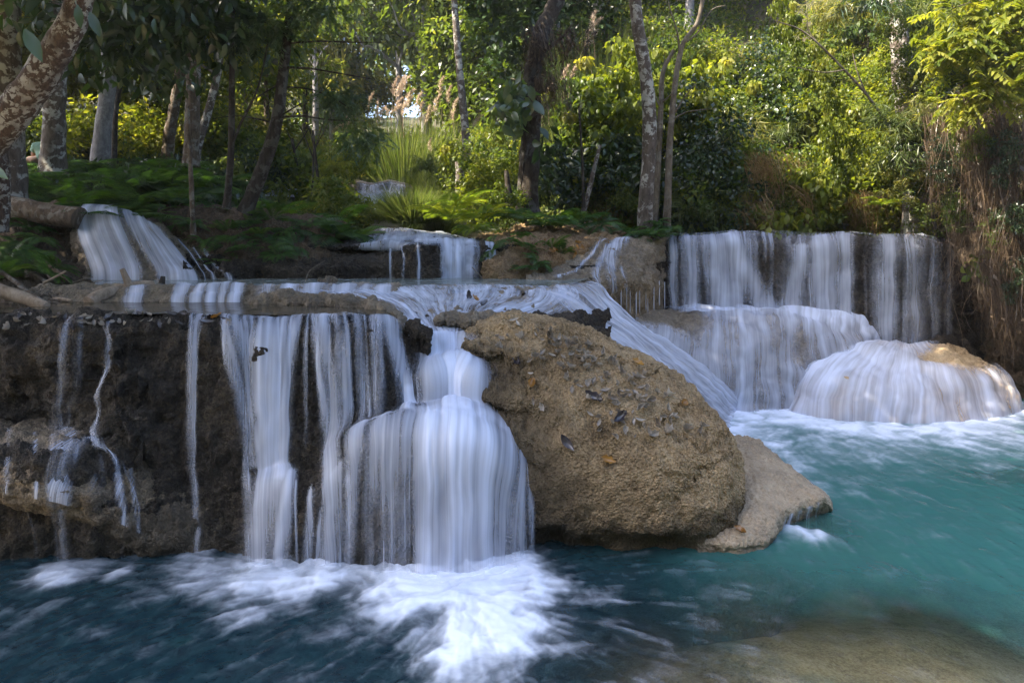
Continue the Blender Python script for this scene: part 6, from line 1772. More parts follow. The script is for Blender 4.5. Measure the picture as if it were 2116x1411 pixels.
for k in range(46):
    u, D = rs.uniform(-60, 600), rs.uniform(15.5, 25)
    x = (u - CU) / F * D
    kd, m = [('small', M_LEAF_YEL), ('wide', M_LEAF_MID), ('small', M_LEAF_OLIVE), ('vine', M_LEAF_YEL), ('small', M_LEAF_DARK)][int(rs.integers(0, 5))]
    cover(kd, m, 'in the dim understory of the left woodland', (x, D, gz(x, D) + .5), rs.uniform(.9, 1.7), 'understory of the left woodland')
for k in range(95):
    D = rs.uniform(21, 46)
    u = rs.uniform(480, 1330)
    x = (u - CU) / F * D
    if 690 < u < 960 and D < 25:
        continue
    kd, m = [('small', M_LEAF_YEL), ('wide', M_LEAF_MID), ('small', M_LEAF_OLIVE), ('vine', M_LEAF_YEL), ('small', M_LEAF_BLUE), ('cane2', M_REED)][int(rs.integers(0, 6))]
    cover(kd, m, 'on the sunlit slope beyond the reeds', (x, D, gz(x, D) + .6), rs.uniform(1.3, 2.6), 'bushes on the slope beyond the reeds')
# skirt of plants along the crest of the right fall
for k in range(30):
    u = 1395 + 440 * (k + rs.uniform(0, 1)) / 30
    D = rs.uniform(11.7, 12.3)
    kd, m = [('small', M_LEAF_YEL), ('cane2', M_REED), ('dead', M_DRY), ('small', M_LEAF_DARK), ('cane', M_REED), ('wide', M_LEAF_MID)][int(rs.choice(6, p=[.16, .3, .2, .14, .12, .08]))]
    cover(kd, m, 'low over the water behind the right crest', ((u - CU) / F * D, D, 2.32 + (.75 if kd == 'dead' else .3)), rs.uniform(.4, .7), 'low plants behind the right crest')
for u, v, D, sc, lab in ((1575, 320, 11.9, 1.2, 'large rounded mass of dry brown vines in the middle of the right bank'), (1545, 420, 11.7, 1.0, 'straw coloured vine tangle hanging just above the left part of the right crest'), (1650, 450, 11.6, .8, 'dry tangle hanging over the centre of the right crest'), (1770, 400, 11.6, .9, 'pale dry tangle left of the half hidden pale trunk')):
    put('dead_vines', shm('dead', M_DRY), None, lab, 'dead vines', P(u, v, D), sc=sc)
# steep side wall on the far right, dark
for k in range(46):
    u = rs.uniform(1960, 2240)
    v = rs.uniform(60, 470)
    D = np.interp(u, [1960, 2240], [11.2, 9.2]) + rs.uniform(.2, .9)
    kd, m = [('vine', M_LEAF_DARK), ('small', M_LEAF_DARK), ('vine', M_LEAF_MID), ('cane', M_LEAF_OLIVE)][int(rs.integers(0, 4))]
    cover(kd, m, 'in the dark overgrowth at the right edge', P(u, v, D), rs.uniform(.6, 1.0), 'dark overgrowth at the right edge')
# hanging roots at the right
HR = [hang_mesh('hanging_roots', 420 + i, 300, .46, 2.2, .0045, 11, .085, depth=.4, leafy=60) for i in range(3)]
for u, v, D, sc, i, lab in ((1985, 230, 9.9, (.8, 1, .95), 0, 'long matted curtain of brown hanging roots beside the pale trunk'), (2045, 190, 9.5, (1, 1, 1.35), 1, 'longest curtain of brown hanging roots, reaching below the waterfall crest'),
                            (2100, 260, 9.2, (.9, 1, 1.15), 2, 'curtain of brown hanging roots cut by the right edge of the picture'), (2030, 420, 9.6, (.75, 1, .8), 0, 'lower matted bundle of hanging roots under the longest curtain'),
                            (2085, 540, 9.3, (.7, 1, .65), 1, 'lowest fringe of dark roots over the recess at the right edge')):
    put('hanging_roots', with_mat(HR[i], M_DRYROOT), None, lab, 'hanging roots', P(u, v, D), 0.0 if i != 1 else .2, sc, tilt=.02)
for u, v, D, s_, k_, m in ((1955, 330, 9.6, .3, 'vine', M_LEAF_DARK), (2010, 300, 9.3, .32, 'small', M_LEAF_MID), (2075, 330, 9.0, .35, 'vine', M_LEAF_DARK), (1975, 440, 9.6, .26, 'vine', M_LEAF_MID), (2100, 450, 9.0, .35, 'small', M_LEAF_DARK), (2055, 480, 9.2, .24, 'vine', M_LEAF_MID), (2095, 580, 9.1, .3, 'vine', M_LEAF_DARK)):
    cover(k_, m, 'growing through the hanging roots', P(u, v, D), s_, 'leafy clumps in the hanging roots')
# bright overhanging branch, top right
ob = empty('overhanging_branch', P(2190, 40, 8.6))
tag(ob, 'sunlit yellow green leafy branch reaching in from the top right corner', 'branch')
G = Geo()
for bp in ([(2190, 40, 8.6), (2110, 60, 8.6), (2020, 90, 8.7), (1950, 110, 8.8)], [(2190, 40, 8.6), (2120, 110, 8.6), (2050, 190, 8.7), (2000, 240, 8.8)], [(2190, 40, 8.6), (2120, 10, 8.8), (2040, 0, 8.9), (1960, 20, 9)]):
    G.tube(crom(np.array([P(*p) for p in bp]) - np.array(ob.location), 12), np.linspace(.025, .006, 12), 6, .1)
G.build('twig', M_BARK_DARK, ob)
PN2 = pinnate_mesh('leaf_spray', 205, 34, (.55, .45, .32), .42, .115, .42, 4)
for u, v, D, r, s in ((2080, 50, 8.6, 0, 1.0), (2010, 90, 8.7, 1, .9), (2100, 130, 8.5, 2, 1.0), (2040, 180, 8.7, 3, .85), (1985, 30, 8.9, 4, .9), (1990, 215, 8.8, 5, .6), (1950, 105, 8.9, 2.5, .7), (2090, 0, 8.6, 3.3, 1.0)):
    add_crown(ob, PN2, M_LEAF_YEL, u, v, D, r, s, 'leaf_spray')
# drooping cane crown at the top above the pale trunk, and leafy vine around it
for u, v, D, s, m, lab in ((1790, 20, 10.6, 1.0, M_LEAF_BLUE, 'dark drooping cane leaves at the top edge left of the pale trunk'), (1730, 40, 11, 1.0, M_LEAF_OLIVE, 'olive drooping cane leaves at the top edge above the bare leaning branch'), (1900, 60, 10.6, .9, M_REED, 'grey green cane leaves right of the top of the pale trunk'),
                           (1830, 260, 10.8, .8, M_REED, 'cane leaves bunched at the foot of the bare leaning branch'), (1880, 290, 10.7, .7, M_REED, 'drooping cane leaves hiding the middle of the pale trunk'), (1930, 250, 10.4, .8, M_LEAF_OLIVE, 'olive cane leaves between the pale trunk and the hanging roots'), (1850, 340, 10.8, .8, M_REED, 'long strap leaves hanging left of the foot of the pale trunk')):
    put('cane_clump', with_mat(SP, m), None, lab, 'cane', P(u, v, D), sc=s)
for u, v, D, s, lab in ((1715, 270, 11.2, .55, 'string of heart shaped yellow leaves below the bare leaning branch'), (1700, 150, 11, .5, 'yellow heart shaped leaves on the bare leaning branch'), (1640, 60, 11.2, .6, 'yellowish leaves at the upper end of the bare leaning branch'), (1740, 350, 11.4, .6, 'bright yellow leaves above the centre of the right crest'), (1690, 410, 11.4, .5, 'yellow green leafy sprig low over the right crest')):
    put('vine_leaves', with_mat(SH['heart'], M_LEAF_YEL), None, lab, 'vine', P(u, v, D), sc=(s * .7, s * .6, s * 1.2))
for u, v, D, k_, m, s_ in ((1868, 90, 10.9, 'vine', M_LEAF_MID, .55), (1885, 170, 10.9, 'small', M_LEAF_OLIVE, .5), (1870, 240, 10.9, 'vine', M_LEAF_YEL, .5), (1905, 330, 10.8, 'vine', M_LEAF_DARK, .55), (1875, 380, 10.8, 'small', M_LEAF_OLIVE, .45), (1915, 420, 10.8, 'vine', M_LEAF_MID, .5), (1850, 20, 10.9, 'small', M_LEAF_MID, .6)):
    cover(k_, m, 'climbing over the half hidden pale trunk', P(u, v, D), s_, 'leafy clumps on the pale trunk')
put('fern', FNL[1], None, 'brilliant yellow green fern beside the pale trunk at the right crest', 'fern', P(1820, 425, 11), sc=.5)
put('plant', with_mat(bigleaf_mesh('plant', 430, 14, (.22, .2, .2), .17, .6, .5), M_LEAF_MID), None, 'lone broad leaved plant dangling beneath the hanging roots', 'plant', P(2010, 545, 9.5))
# leafy shrub around the lichen trunk and shade behind it
for u, v, D, s, k_, m, lab in ((1250, 250, 13.2, 1.2, 'heart', M_LEAF_YEL, 'sunlit large leaved shrub left of the tall lichen trunk'), (1290, 170, 13.6, 1.2, 'heart', M_LEAF_YEL, 'bright leaves at the top left of the tall lichen trunk'), (1225, 310, 13.4, 1.1, 'heart', M_LEAF_MID, 'half shaded large leaved shrub behind the pale crooked sapling'),
                               (1420, 230, 13, 1.1, 'heart', M_LEAF_YEL, 'sunlit large leaved shrub behind the two bare trees'), (1180, 240, 13.6, 1.0, 'heart', M_LEAF_MID, 'green shrub just right of the vine wrapped trunk'), (1270, 360, 12.8, 1.2, 'wide', M_LEAF_DARK, 'dark shrub in the shade left of the lichen trunk'), (1150, 380, 12.6, 1.0, 'wide', M_LEAF_DARK, 'dark shrub right of the foot of the vine wrapped trunk'),
                               (1430, 400, 12.0, 1.0, 'vine', M_LEAF_DARK, 'dark vine curtain above the left end of the right crest'), (1450, 300, 12.4, 1.1, 'vine', M_LEAF_DARK, 'dark vine wall behind the two bare trees'), (1310, 430, 12, .7, 'small', M_LEAF_MID, 'small shrub at the foot of the lichen trunk')):
    put('shrub', shm(k_, m), None, lab, 'shrub', P(u, v, D), sc=s)
# climbing big leaves on the vine tree
put('climbing_plant', with_mat(bigleaf_mesh('climbing_plant', 431, 110, (.6, .35, .6), .27, .55, .55), M_LEAF_BLUE), None, 'climber with large blue green leaves on the dark vine wrapped trunk', 'climbing plant', P(1060, 215, 11.2))
put('climbing_plant', with_mat(bigleaf_mesh('climbing_plant', 432, 26, (.5, .3, .45), .24, .6, .7), M_LEAF_DARK), None, 'lower dark big leaved climber right of the vine wrapped trunk', 'climbing plant', P(1125, 300, 11.1))
for u, v, s, lab in ((1150, 60, .9, 'dry dark vines draped over the bend of the vine wrapped trunk'), (1120, 160, .7, 'dry dark vines hanging down the middle of the vine wrapped trunk')):
    put('dead_vines', with_mat(hang_mesh('dead_vines', int(u), 200, .5, 1.3, .006, 8, .08, depth=.3, leafy=150), M_DRYROOT), None, lab, 'dead vines', P(u, v, 11.4), 0, s)
# bright understory around stump and stream
for u, v, D, s, k_, m, lab in ((945, 345, 14.5, .75, 'heart', M_LEAF_YEL, 'glowing yellow green leaves around the broken grey stump'), (985, 395, 12.6, .9, 'small', M_LEAF_YEL, 'sunlit small leaved shrub behind the central fern clump'), (1020, 350, 13, 1.0, 'small', M_LEAF_MID, 'leafy shrub left of the pointed stump'),
                               (1040, 430, 11.3, .6, 'small', M_LEAF_MID, 'low leafy shrub at the pointed stump'), (735, 462, 12.3, .5, 'wide', M_LEAF_MID, 'green bush left of the bright grass clump by the stream'), (690, 425, 12.6, .75, 'wide', M_LEAF_MID, 'green bush in front of the small upstream waterfall on the left'),
                               (742, 335, 16.5, .6, 'small', M_LEAF_YEL, 'yellow leafy sprays above the small upstream waterfall'), (690, 355, 15, .9, 'cane2', M_LEAF_YEL, 'fine yellow green bush left of the small upstream waterfall'), (650, 350, 16, 1.0, 'cane2', M_REED, 'feathery bush behind the thin saplings'),
                               (590, 360, 17, 1.1, 'small', M_LEAF_YEL, 'sunlit bush behind the curved leaning trunk'), (530, 345, 17, 1.2, 'wide', M_LEAF_MID, 'bush between the dark sapling and the curved leaning trunk'), (880, 350, 16, 1.0, 'cane2', M_REED, 'feathery bush below the reeds right of the upstream waterfall'),
                               (1010, 300, 15, 1.1, 'cane2', M_LEAF_YEL, 'pale feathery bush right of the slender pole trunk'), (1060, 320, 15, 1.0, 'cane', M_REED, 'cane bush left of the vine wrapped trunk')):
    put('bush', shm(k_, m), None, lab, 'bush', P(u, v, D), sc=s)
for u, v, D, s, lab in ((852, 462, 12.0, 1.0, 'bright grass clump standing midstream above the short centre fall'), (835, 455, 12.2, .9, 'grass clump leaning left beside the bright midstream clump'), (875, 462, 12.1, .9, 'grass clump right of the bright midstream clump')):
    t_ = empty('grass_clump', P(u, v, D))
    tag(t_, lab, 'grass clump')
    for q in range(3):
        o = link('blades', with_mat(GR[q], M_REED), None, t_)
        o.rotation_euler[2] = rs.uniform(0, 6)
        o.scale = (s * 1.1, s * 1.1, s * rs.uniform(.8, 1))
for k in range(20):
    u, D = rs.uniform(690, 930), rs.uniform(12.3, 15)
    if 728 < u < 842:
        u += 115 if u > 785 else -70
    x = (u - CU) / F * D
    put('grass_tuft', shm('g%d' % (k % 3), M_REED), None, 'green grass tuft along the stream below the upstream waterfalls', 'grass tuft', (x, D, gz(x, D)), sc=rs.uniform(.5, .8), group='grass tufts by the stream')
for u, D in ((718, 17.0), (728, 17.8), (846, 17.2), (858, 18), (700, 18.2), (872, 17.2)):
    x = (u - CU) / F * D
    put('grass_tuft', shm('g%d' % (int(u) % 3), M_REED), None, 'green grass tuft along the stream below the upstream waterfalls', 'grass tuft', (x, D, gz(x, D)), sc=rs.uniform(.8, 1.1), group='grass tufts by the stream')
# reeds with plumes in the valley
RD = grass_mesh('stems', 440, 1300, 2.7, .020, .26, .95)
RD.materials.append(M_REED)
PL = [plume_mesh('plume', 441 + i, .62) for i in range(3)]
for m_ in PL:
    m_.materials.append(M_PLUME)
def reed(u, D, s, lab, npl, hi=1.0):
    x = (u - CU) / F * D
    r = empty('reed_clump', (x, D, gz(x, D) - .1))
    tag(r, lab, 'reeds')
    o = link('stems', RD, None, r)
    o.scale = (s, s, s * hi)
    o.rotation_euler[2] = rs.uniform(0, 6)
    for q in range(npl):
        p = link('plume', PL[q % 3], None, r)
        a, rr = rs.uniform(0, 6.28), rs.uniform(.2, 1.15) * s
        p.location = (math.cos(a) * rr, math.sin(a) * rr, s * hi * rs.uniform(2.3, 3.0))
        p.rotation_euler = (rs.normal() * .2, rs.normal() * .2, rs.normal() * .7)
        p.scale = (s, s, s)
reed(835, 23, 1.25, 'big dark reed clump with pale plumes behind the upstream waterfall', 9)
reed(785, 24.5, 1.15, 'reed clump with plumes left of the big dark one', 7)
reed(890, 23.5, 1.15, 'reed clump with plumes right of the big dark one', 7)
reed(930, 20, .8, 'smaller reed clump at the foot of the slender pole trunk', 4)
reed(1165, 15.5, .85, 'reed clump with large pinkish plumes right of the vine wrapped trunk', 4, 1.25)
reed(1235, 16.5, .95, 'reed clump with one tall pale plume left of the lichen trunk', 3, 1.4)
reed(680, 24, .95, 'faint reed clump in the haze left of the upstream waterfall', 5)
reed(1030, 17, .8, 'reed clump in sunlight left of the vine wrapped trunk', 3)
# low cover nobody could count
def litter(name, n, fx, L, W, mat, label, st=2, zo=.05):
    rg = np.random.default_rng(n)
    pts = fx(rg, n)
    G = Geo()
    pts[:, 2] += zo + rg.random(n) * .25 * (1 if st == 3 else .1)
    G.leaves(rg, pts, rdir(rg, n, (0, 0, .4)), rdir(rg, n, (0, 0, 1.2)), L * rg.uniform(.6, 1.3, n), W * rg.uniform(.6, 1.3, n), st)
    tag(G.build(name, mat), label, kind='stuff')
def field(u0, u1, D0, D1):
    def f(rg, n):
        u, D = rg.uniform(u0, u1, n), rg.uniform(D0, D1, n)
        x = (u - CU) / F * D
        return np.stack([x, D, ground_z(x, D)], 1)
    return f
litter('undergrowth', 26000, field(1180, 2300, 11.9, 24), .17, .08, M_LEAF_MID, 'low leafy undergrowth covering the right bank', 3, .12)
litter('undergrowth', 22000, field(-150, 720, 11, 26), .15, .06, M_LEAF_DARK, 'low leafy undergrowth on the forest floor to the left', 3, .05)
litter('undergrowth', 16000, field(560, 1250, 14, 34), .26, .07, M_REED, 'sunlit grass and leaves on the valley floor', 3, .12)

# ---- log, roots, branches and leaves at the left --------------------------------------------
def log_obj(name, pts, w0, w1, mat, label, seed, cat='log', seg=24, n=40, bump=.14, extra=()):
    base = np.array(P(*pts[0]))
    G = Geo()
    p = crom(np.array([P(*q) for q in pts]) - base, n)
    r = np.linspace(px_r(w0, pts[0][2]), px_r(w1, pts[-1][2]), n)
    # rounded, closed ends
    p = np.concatenate([[p[0]], p, [p[-1]]])
    r = np.concatenate([[.002], r, [.002]])
    G.tube(p, r, seg, bump, seed)
    for bp, bw in extra:
        q = crom(np.array([P(*z) for z in bp]) - base, 10)
        G.tube(np.concatenate([q, [q[-1]]]), np.concatenate([np.linspace(px_r(bw, bp[0][2]), px_r(bw * .55, bp[-1][2]), 10), [.002]]), 12, bump, seed)
    o = G.build(name, mat)
    o.location = base
    return tag(o, label, cat)
log_obj('log', [(-60, 412, 9.2), (10, 424, 9.15), (60, 434, 9.1), (110, 444, 9.05), (166, 452, 9.0)], 46, 44, M_BARK_BROWN, 'big thick dark log lying above the left waterfall', 501)
log_obj('fallen_log', [(185, 626, 6.8), (215, 608, 6.95), (250, 598, 7.1), (290, 590, 7.2), (318, 588, 7.25)], 30, 16, M_WOOD_PALE, 'fallen log with a broken upright stub at the foot of the left waterfall', 502, extra=[([(268, 596, 7.1), (262, 578, 7.1), (252, 556, 7.1)], 18)])
log_obj('fallen_log', [(-50, 596, 6.5), (0, 602, 6.5), (50, 616, 6.5), (96, 634, 6.45)], 34, 20, M_WOOD_PALE, 'smooth pale log lying at the left edge beside the brown pool', 503)
log_obj('stub', [(334, 586, 7.5), (336, 578, 7.5), (337, 571, 7.5)], 14, 9, M_BARK_DARK, 'short dark stub poking out near the foot of the left waterfall', 504, 'stump')
for pts, w0, w1, m, lab in (
        ([(55, 560, 7.6), (95, 582, 7.4), (125, 604, 7.2), (160, 590, 7.2)], 9, 5, M_BARK_BROWN, 'crooked brown branch on the slope under the big log'),
        ([(90, 585, 7.0), (112, 574, 7.0), (136, 560, 7.0)], 6, 4, M_WOOD_PALE, 'pale curved stick at the foot of the slope under the big log'),
        ([(95, 545, 8.0), (130, 570, 7.8), (158, 590, 7.6)], 9, 5, M_WOOD_PALE, 'straight broken branch sloping down towards the fallen log with the stub'),
        ([(40, 590, 6.9), (70, 610, 6.8), (100, 628, 6.7)], 8, 5, M_BARK_BROWN, 'thin brown branch lying above the smooth pale log'),
        ([(0, 560, 7.3), (40, 588, 7.0), (80, 618, 6.8)], 10, 6, M_BARK_BROWN, 'brown branch behind the smooth pale log'),
        ([(60, 530, 8.2), (95, 555, 8.0), (110, 590, 7.7)], 12, 8, M_BARK_BROWN, 'thick root running down the slope under the big log'),
        ([(100, 622, 6.9), (125, 618, 6.9), (148, 622, 6.8)], 10, 6, M_WOOD_PALE, 'short pale broken stick beside the brown pool'),
        ([(628, 600, 8.4), (632, 580, 8.4), (640, 560, 8.4), (672, 538, 8.5)], 3, 2, M_TWIG, 'thin bent twig standing in the milky upper pool'),
        ([(1000, 580, 8.6), (985, 562, 8.6), (975, 552, 8.6)], 3, 2, M_TWIG, 'pale twig leaning at the foot of the small fall right of the centre fall'),
        ([(1236, 905, 5.18), (1236, 935, 5.13), (1237, 960, 5.1)], 3, 2, M_TWIG, 'thin straight twig hanging on the front of the big boulder')):
    log_obj('branch', pts, w0, w1, m, lab, w0 * 3.1 + pts[0][0], 'branch', 7, 16, .1)
rgn = np.random.default_rng(9)
for k in range(34):
    u, v = rgn.uniform(-10, 200), rgn.uniform(560, 640)
    D = np.interp(v, [560, 640], [7.9, 6.5])
    a = rgn.uniform(-.6, 1.0)
    l = rgn.uniform(20, 60)
    log_obj('twig', [(u, v, D), (u + l * .5 * math.cos(a), v + l * .5 * math.sin(a) - 3, D - .05), (u + l * math.cos(a), v + l * math.sin(a), D - .1)], rgn.uniform(2, 4.5), 1.5, M_TWIG if k % 2 else M_BARK_BROWN, 'thin twig in the driftwood heap between the big log and the brown pool', k * 1.3, 'twig', 5, 8, .05)['group'] = 'twigs in the left driftwood heap'
for u, v, D, s in ((20, 545, 7.9, .5), (60, 555, 7.7, .45), (90, 565, 7.5, .4), (10, 570, 7.4, .5), (40, 520, 8.3, .45), (75, 500, 8.7, .4), (110, 555, 7.7, .35), (-20, 530, 8.0, .5), (60, 475, 9.0, .4)):
    put('fern', FND[int(rs.integers(0, 4))], None, 'fern on the shaded slope under the big log at the left edge', 'fern', P(u, v, D), sc=s, group='ferns under the big log', tilt=.3)
# big near leaves at the left edge and top left
for u, v, D, L_, dx, dz, m, lab in ((185, 25, 5.0, .20, .45, -.9, M_LEAF_DARK, 'single large bluish leaf hanging beside the top of the leaning trunk'), (160, 10, 5.0, .18, .2, -1, M_LEAF_DARK, 'dark large leaf hanging over the top of the leaning trunk'), (50, 60, 5.0, .28, .5, -.75, M_LEAF_DARK, 'long dark leaf crossing the leaning trunk at the top left'), (-40, 335, 4.6, .22, .9, -.45, M_LEAF_BLUE, 'large dark leaf poking in at the left edge below the leaning trunk')):
    G = Geo()
    G.leaves(np.random.default_rng(int(u) + 50), [(0, 0, 0)], [(dx, -.15, dz)], [(.3, -1, .6)], [L_], [L_ * .36], 5, .18)
    o = G.build('hanging_leaf', m)
    o.location = P(u, v, D)
    tag(o, lab, 'leaf')

# ---- figure crouching far back among the trunks ---------------------------------------------------
def skin_obj(name, joints, bones, mat, parent=None):
    me = bpy.data.meshes.new(name)
    me.from_pydata([j[:3] for j in joints], bones, [])
    o = bpy.data.objects.new(name, me)
    COL.objects.link(o)
    o.modifiers.new('Skin', 'SKIN')
    for i, j in enumerate(joints):
        sv = me.skin_vertices[0].data[i]
        sv.radius = (j[3], j[3])
        sv.use_root = (i == 0)
    sb = o.modifiers.new('Subdivision', 'SUBSURF')
    sb.levels = sb.render_levels = 2
    me.materials.append(mat)
    if parent is not None:
        o.parent = parent
    return o
J = [(0, 0, .34, .12), (.03, -.04, .52, .12), (.07, -.10, .70, .13), (.09, -.13, .79, .06), (.11, -.16, .87, .075), (.13, -.19, .95, .085), (.13, -.18, 1.02, .06)]
B = [(0, 1), (1, 2), (2, 3), (3, 4), (4, 5), (5, 6)]
def limb(root, pts):
    i = root
    for q in pts:
        J.append(q)
        B.append((i, len(J) - 1))
        i = len(J) - 1
    return i
for sx in (-1, 1):
    hnd = limb(2, [(.08 + .17 * sx * .3, -.10 + .17 * sx, .70, .055), (.22 + .1 * sx, -.18 + .2 * sx, .50, .042), (.40, -.26 + .10 * sx, .44, .030), (.46, -.28 + .09 * sx, .42, .026)])
    hx, hy, hz0 = J[hnd][:3]
    for f_, (dx, dy, ln) in enumerate(((.05, .035, .05), (.085, .018, .075), (.09, 0, .085), (.085, -.016, .078), (.07, -.032, .06))):
        limb(hnd, [(hx + dx * .55, hy + dy, hz0 - .01, .009), (hx + dx, hy + dy * 1.1, hz0 - .035, .008)])
    limb(0, [(.30, .11 * sx, .46, .085), (.12, .13 * sx, .08, .052), (.14, .13 * sx, .05, .045), (.28, .14 * sx, .03, .035)])
skin_m = plain_mat('skin', (0.32, 0.19, 0.13), .6, .1)
person = skin_obj('person', J, B, skin_m)
person.location = P(88, 378, 13.0)
person.rotation_euler[2] = 2.6
tag(person, 'person in a pale mint top crouching behind the ferns between the left trunks', 'person')
JS = [(0, 0, .40, .145), (.03, -.04, .53, .145), (.07, -.10, .69, .155), (.088, -.13, .765, .085)] + [(.08 + .051 * sx, -.10 + .17 * sx, .70, .075) for sx in (-1, 1)] + [(.16 + .07 * sx, -.14 + .19 * sx, .59, .065) for sx in (-1, 1)]
skin_obj('shirt', JS, [(0, 1), (1, 2), (2, 3), (2, 4), (2, 5), (4, 6), (5, 7)], plain_mat('mint_cloth', (0.22, 0.34, 0.27), .9, .12), person)
skin_obj('hair', [(.10, -.165, .97, .085), (.115, -.18, 1.04, .075), (.06, -.13, .93, .06)], [(0, 1), (0, 2)], plain_mat('black_hair', (0.012, 0.01, 0.009), .6, .3), person)
# ---- dead leaves on the rocks ------------------------------------------------------------------
def leaf_proto(seed, L_, wr, curl):
    rg = np.random.default_rng(seed)
    G = Geo()
    n = 7
    t = np.linspace(0, 1, n)
    w = np.sin(np.clip(t, .02, 1) * math.pi) ** .8 * (1 + .18 * np.sin(t * 19 + seed)) * wr
    rows = []
    for i in range(n):
        c = np.array([t[i] - .5, .05 * math.sin(3 * t[i] + seed), curl * (t[i] - .5) ** 2 * 1.6])
        for s in (-1, -.5, 0, .5, 1):
            rows.append(c + np.array([0, s * w[i] * .5, curl * .9 * s * s * w[i] + .02 * rg.normal()]))
    G.add(np.array(rows).reshape(-1, 3) * L_, gquads(n, 5), rg.random())
    return G.mesh('fallen_leaf')
DLp = [with_mat(leaf_proto(600 + i, .085, .34 + .12 * (i % 3), .5 + .5 * (i % 4)), M_DEADLEAF) for i in range(8)]
DLd = [with_mat(leaf_proto(620 + i, .12, .42, .7), M_DEADDARK) for i in range(3)]
DLo = [with_mat(leaf_proto(630 + i, .09, .5, .5), M_DEADORANGE) for i in range(3)]
def drop(me, g, iu, it, label, group, sc=1.0, lift=.012, spin=None):
    nu, nt = g.shape[:2]
    i, j = int(np.clip(iu * nu, 1, nu - 2)), int(np.clip(it * nt, 1, nt - 2))
    p = g[i, j]
    n = np.cross(g[i, min(j + 4, nt - 1)] - g[i, j - 4 if j > 4 else 0], g[min(i + 4, nu - 1), j] - g[i - 4 if i > 4 else 0, j])
    n = n / (np.linalg.norm(n) + 1e-9)
    if n[2] < -0.2: n = -n
    q = Vector(n).to_track_quat('Z', 'Y')
    o = bpy.data.objects.new('fallen_leaf', me)
    COL.objects.link(o)
    o.rotation_mode = 'QUATERNION'
    a = rgn.uniform(0, 6.28) if spin is None else spin
    o.rotation_quaternion = q @ Vector((0, 0, 1)).rotation_difference(Vector((rgn.normal() * .25, rgn.normal() * .25, 1))) @ Matrix.Rotation(a, 3, 'Z').to_quaternion()
    o.location = p + n * lift
    o.scale = (sc, sc, sc)
    tag(o, label, 'dead leaf', group)
    return o
def project(g, u, v, nmin=None):
    """nearest visible grid point of a rock to a photo position"""
    y = g[..., 1]
    uu_ = CU + g[..., 0] / y * F
    vv_ = VH - (g[..., 2] - CH) / y * F
    d = (uu_ - u) ** 2 + (vv_ - v) ** 2
    d = np.where(d < 60, d * .0 + y * .01, d)
    k_ = np.unravel_index(np.argmin(d), d.shape)
    return k_[0] / g.shape[0], k_[1] / g.shape[1]
for k in range(175):
    t_ = rgn.random()
    u = rgn.normal(1255, 105)
    crest = np.interp(u, [985, 1060, 1150, 1250, 1350, 1440, 1500], [665, 648, 672, 718, 778, 852, 925])
    v = crest + 8 + abs(rgn.normal(0, 75))
    if u < 1000 or u > 1480 or v > 900: continue
    drop(DLp[k % 8], BOr, *project(BOr, u, v), 'curled greyish dead leaf among the scatter on top of the big boulder', 'dead leaves on the boulder', rgn.uniform(.45, 1.05))
for u, v, m, lab in ((1225, 815, DLd[0], 'large purplish black dead leaf in the middle of the big boulder'), (1072, 743, DLd[1], 'dark bluish dead leaf on the left shoulder of the big boulder'), (1180, 910, DLd[2], 'flat dark purple leaf on the front face of the big boulder'), (1282, 860, DLd[0], 'dark curled leaf right of the twig on the big boulder'),
                     (1322, 748, DLo[0], 'upright orange brown leaf near the crest of the big boulder'), (1415, 830, DLo[1], 'orange brown leaf on the right side of the big boulder'), (1098, 795, DLo[2], 'tan orange leaf left of the large dark leaf on the boulder'), (1255, 945, DLo[0], 'reddish leaf at the lower end of the hanging twig on the boulder')):
    drop(m, BOr, *project(BOr, u, v), lab, None, 1.25)
drop(DLo[1], SLr, *project(SLr, 1527, 1092), 'orange brown leaf lying on the low wet slab', None, 1.2)
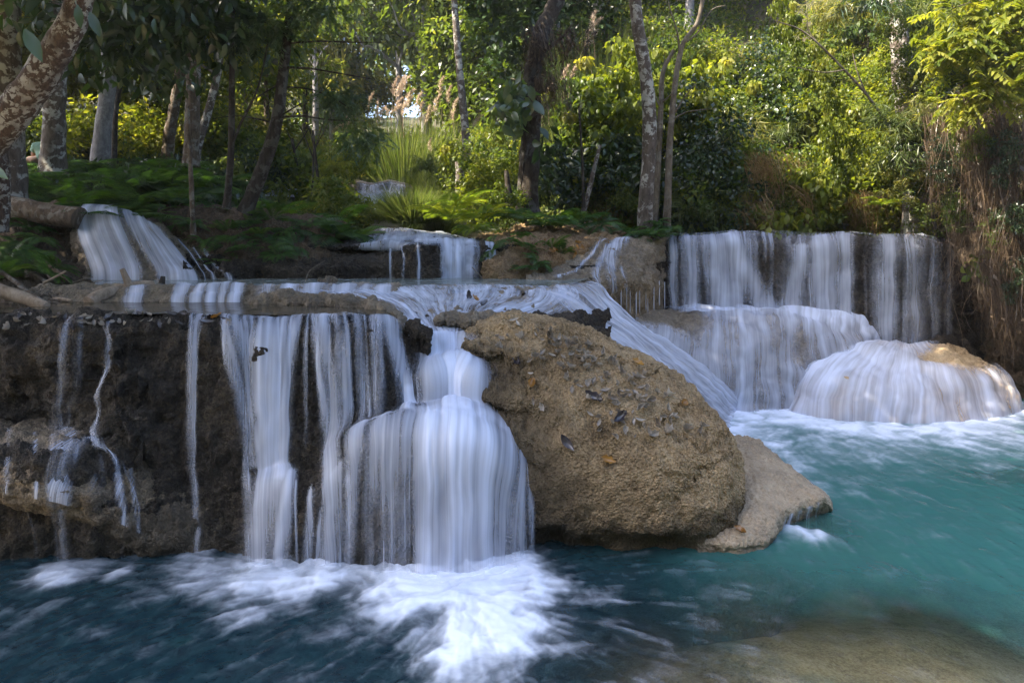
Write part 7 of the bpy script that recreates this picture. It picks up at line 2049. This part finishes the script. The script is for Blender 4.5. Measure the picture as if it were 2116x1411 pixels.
for k in range(46):
    u = rgn.uniform(-20, 470)
    v = rgn.uniform(644, 672)
    drop((DLp + DLd)[int(rgn.integers(0, 11))], FLr, *project(FLr, u, v), 'wet dead leaf stuck along the rim of the front ledge', 'dead leaves on the ledge rim', rgn.uniform(.45, .95), .006)
drop(DLo[2], FLr, *project(FLr, 448, 655), 'bright orange leaf on the ledge rim above the single narrow fall', None, 1.1, .03)
for u, v in ((985, 618), (1000, 632), (968, 610)):
    drop(DLo[0] if u == 985 else DLd[1], RPr, *project(RPr, u, v), {985: 'yellow orange leaf caught in the middle of the rapids', 1000: 'dark upright leaf stuck in the rapids above the boulder', 968: 'small dark leaf in the rapids beside the yellow orange one'}[u], None, 1.1, .04)
for k in range(30):
    u = rgn.uniform(1090, 1330)
    v = np.interp(u, [1090, 1200, 1330], [500, 497, 492]) + rgn.uniform(0, 25)
    drop(DLo[k % 3], MB, *project(MB, u, v), 'reddish brown dead leaf lying on the reddish mound', 'dead leaves on the mound', rgn.uniform(.8, 1.4), .02)

# ---- haze over the valley ---------------------------------------------------------------------------
HAZE = 0.0007
if HAZE:
    me = bpy.data.meshes.new('haze')
    x0, x1, y0, y1, z0, z1 = -125, 125, -16, 165, -3.0, 58
    vs8 = [(x, y, z) for x in (x0, x1) for y in (y0, y1) for z in (z0, z1)]
    me.from_pydata(vs8, [], [(0, 1, 3, 2), (4, 6, 7, 5), (0, 4, 5, 1), (2, 3, 7, 6), (0, 2, 6, 4), (1, 5, 7, 3)])
    hz = bpy.data.materials.new('pale_haze')
    hz.use_nodes = True
    ht = hz.node_tree
    ht.nodes.clear()
    ho = ht.nodes.new('ShaderNodeOutputMaterial')
    pv = ht.nodes.new('ShaderNodeVolumePrincipled')
    pv.inputs['Color'].default_value = (0.86, 0.92, 1.0, 1)
    pv.inputs['Density'].default_value = HAZE
    pv.inputs['Anisotropy'].default_value = 0.25
    ht.links.new(pv.outputs[0], ho.inputs['Volume'])
    tag(link('haze', me, hz), 'thin pale haze in the valley air', kind='stuff')
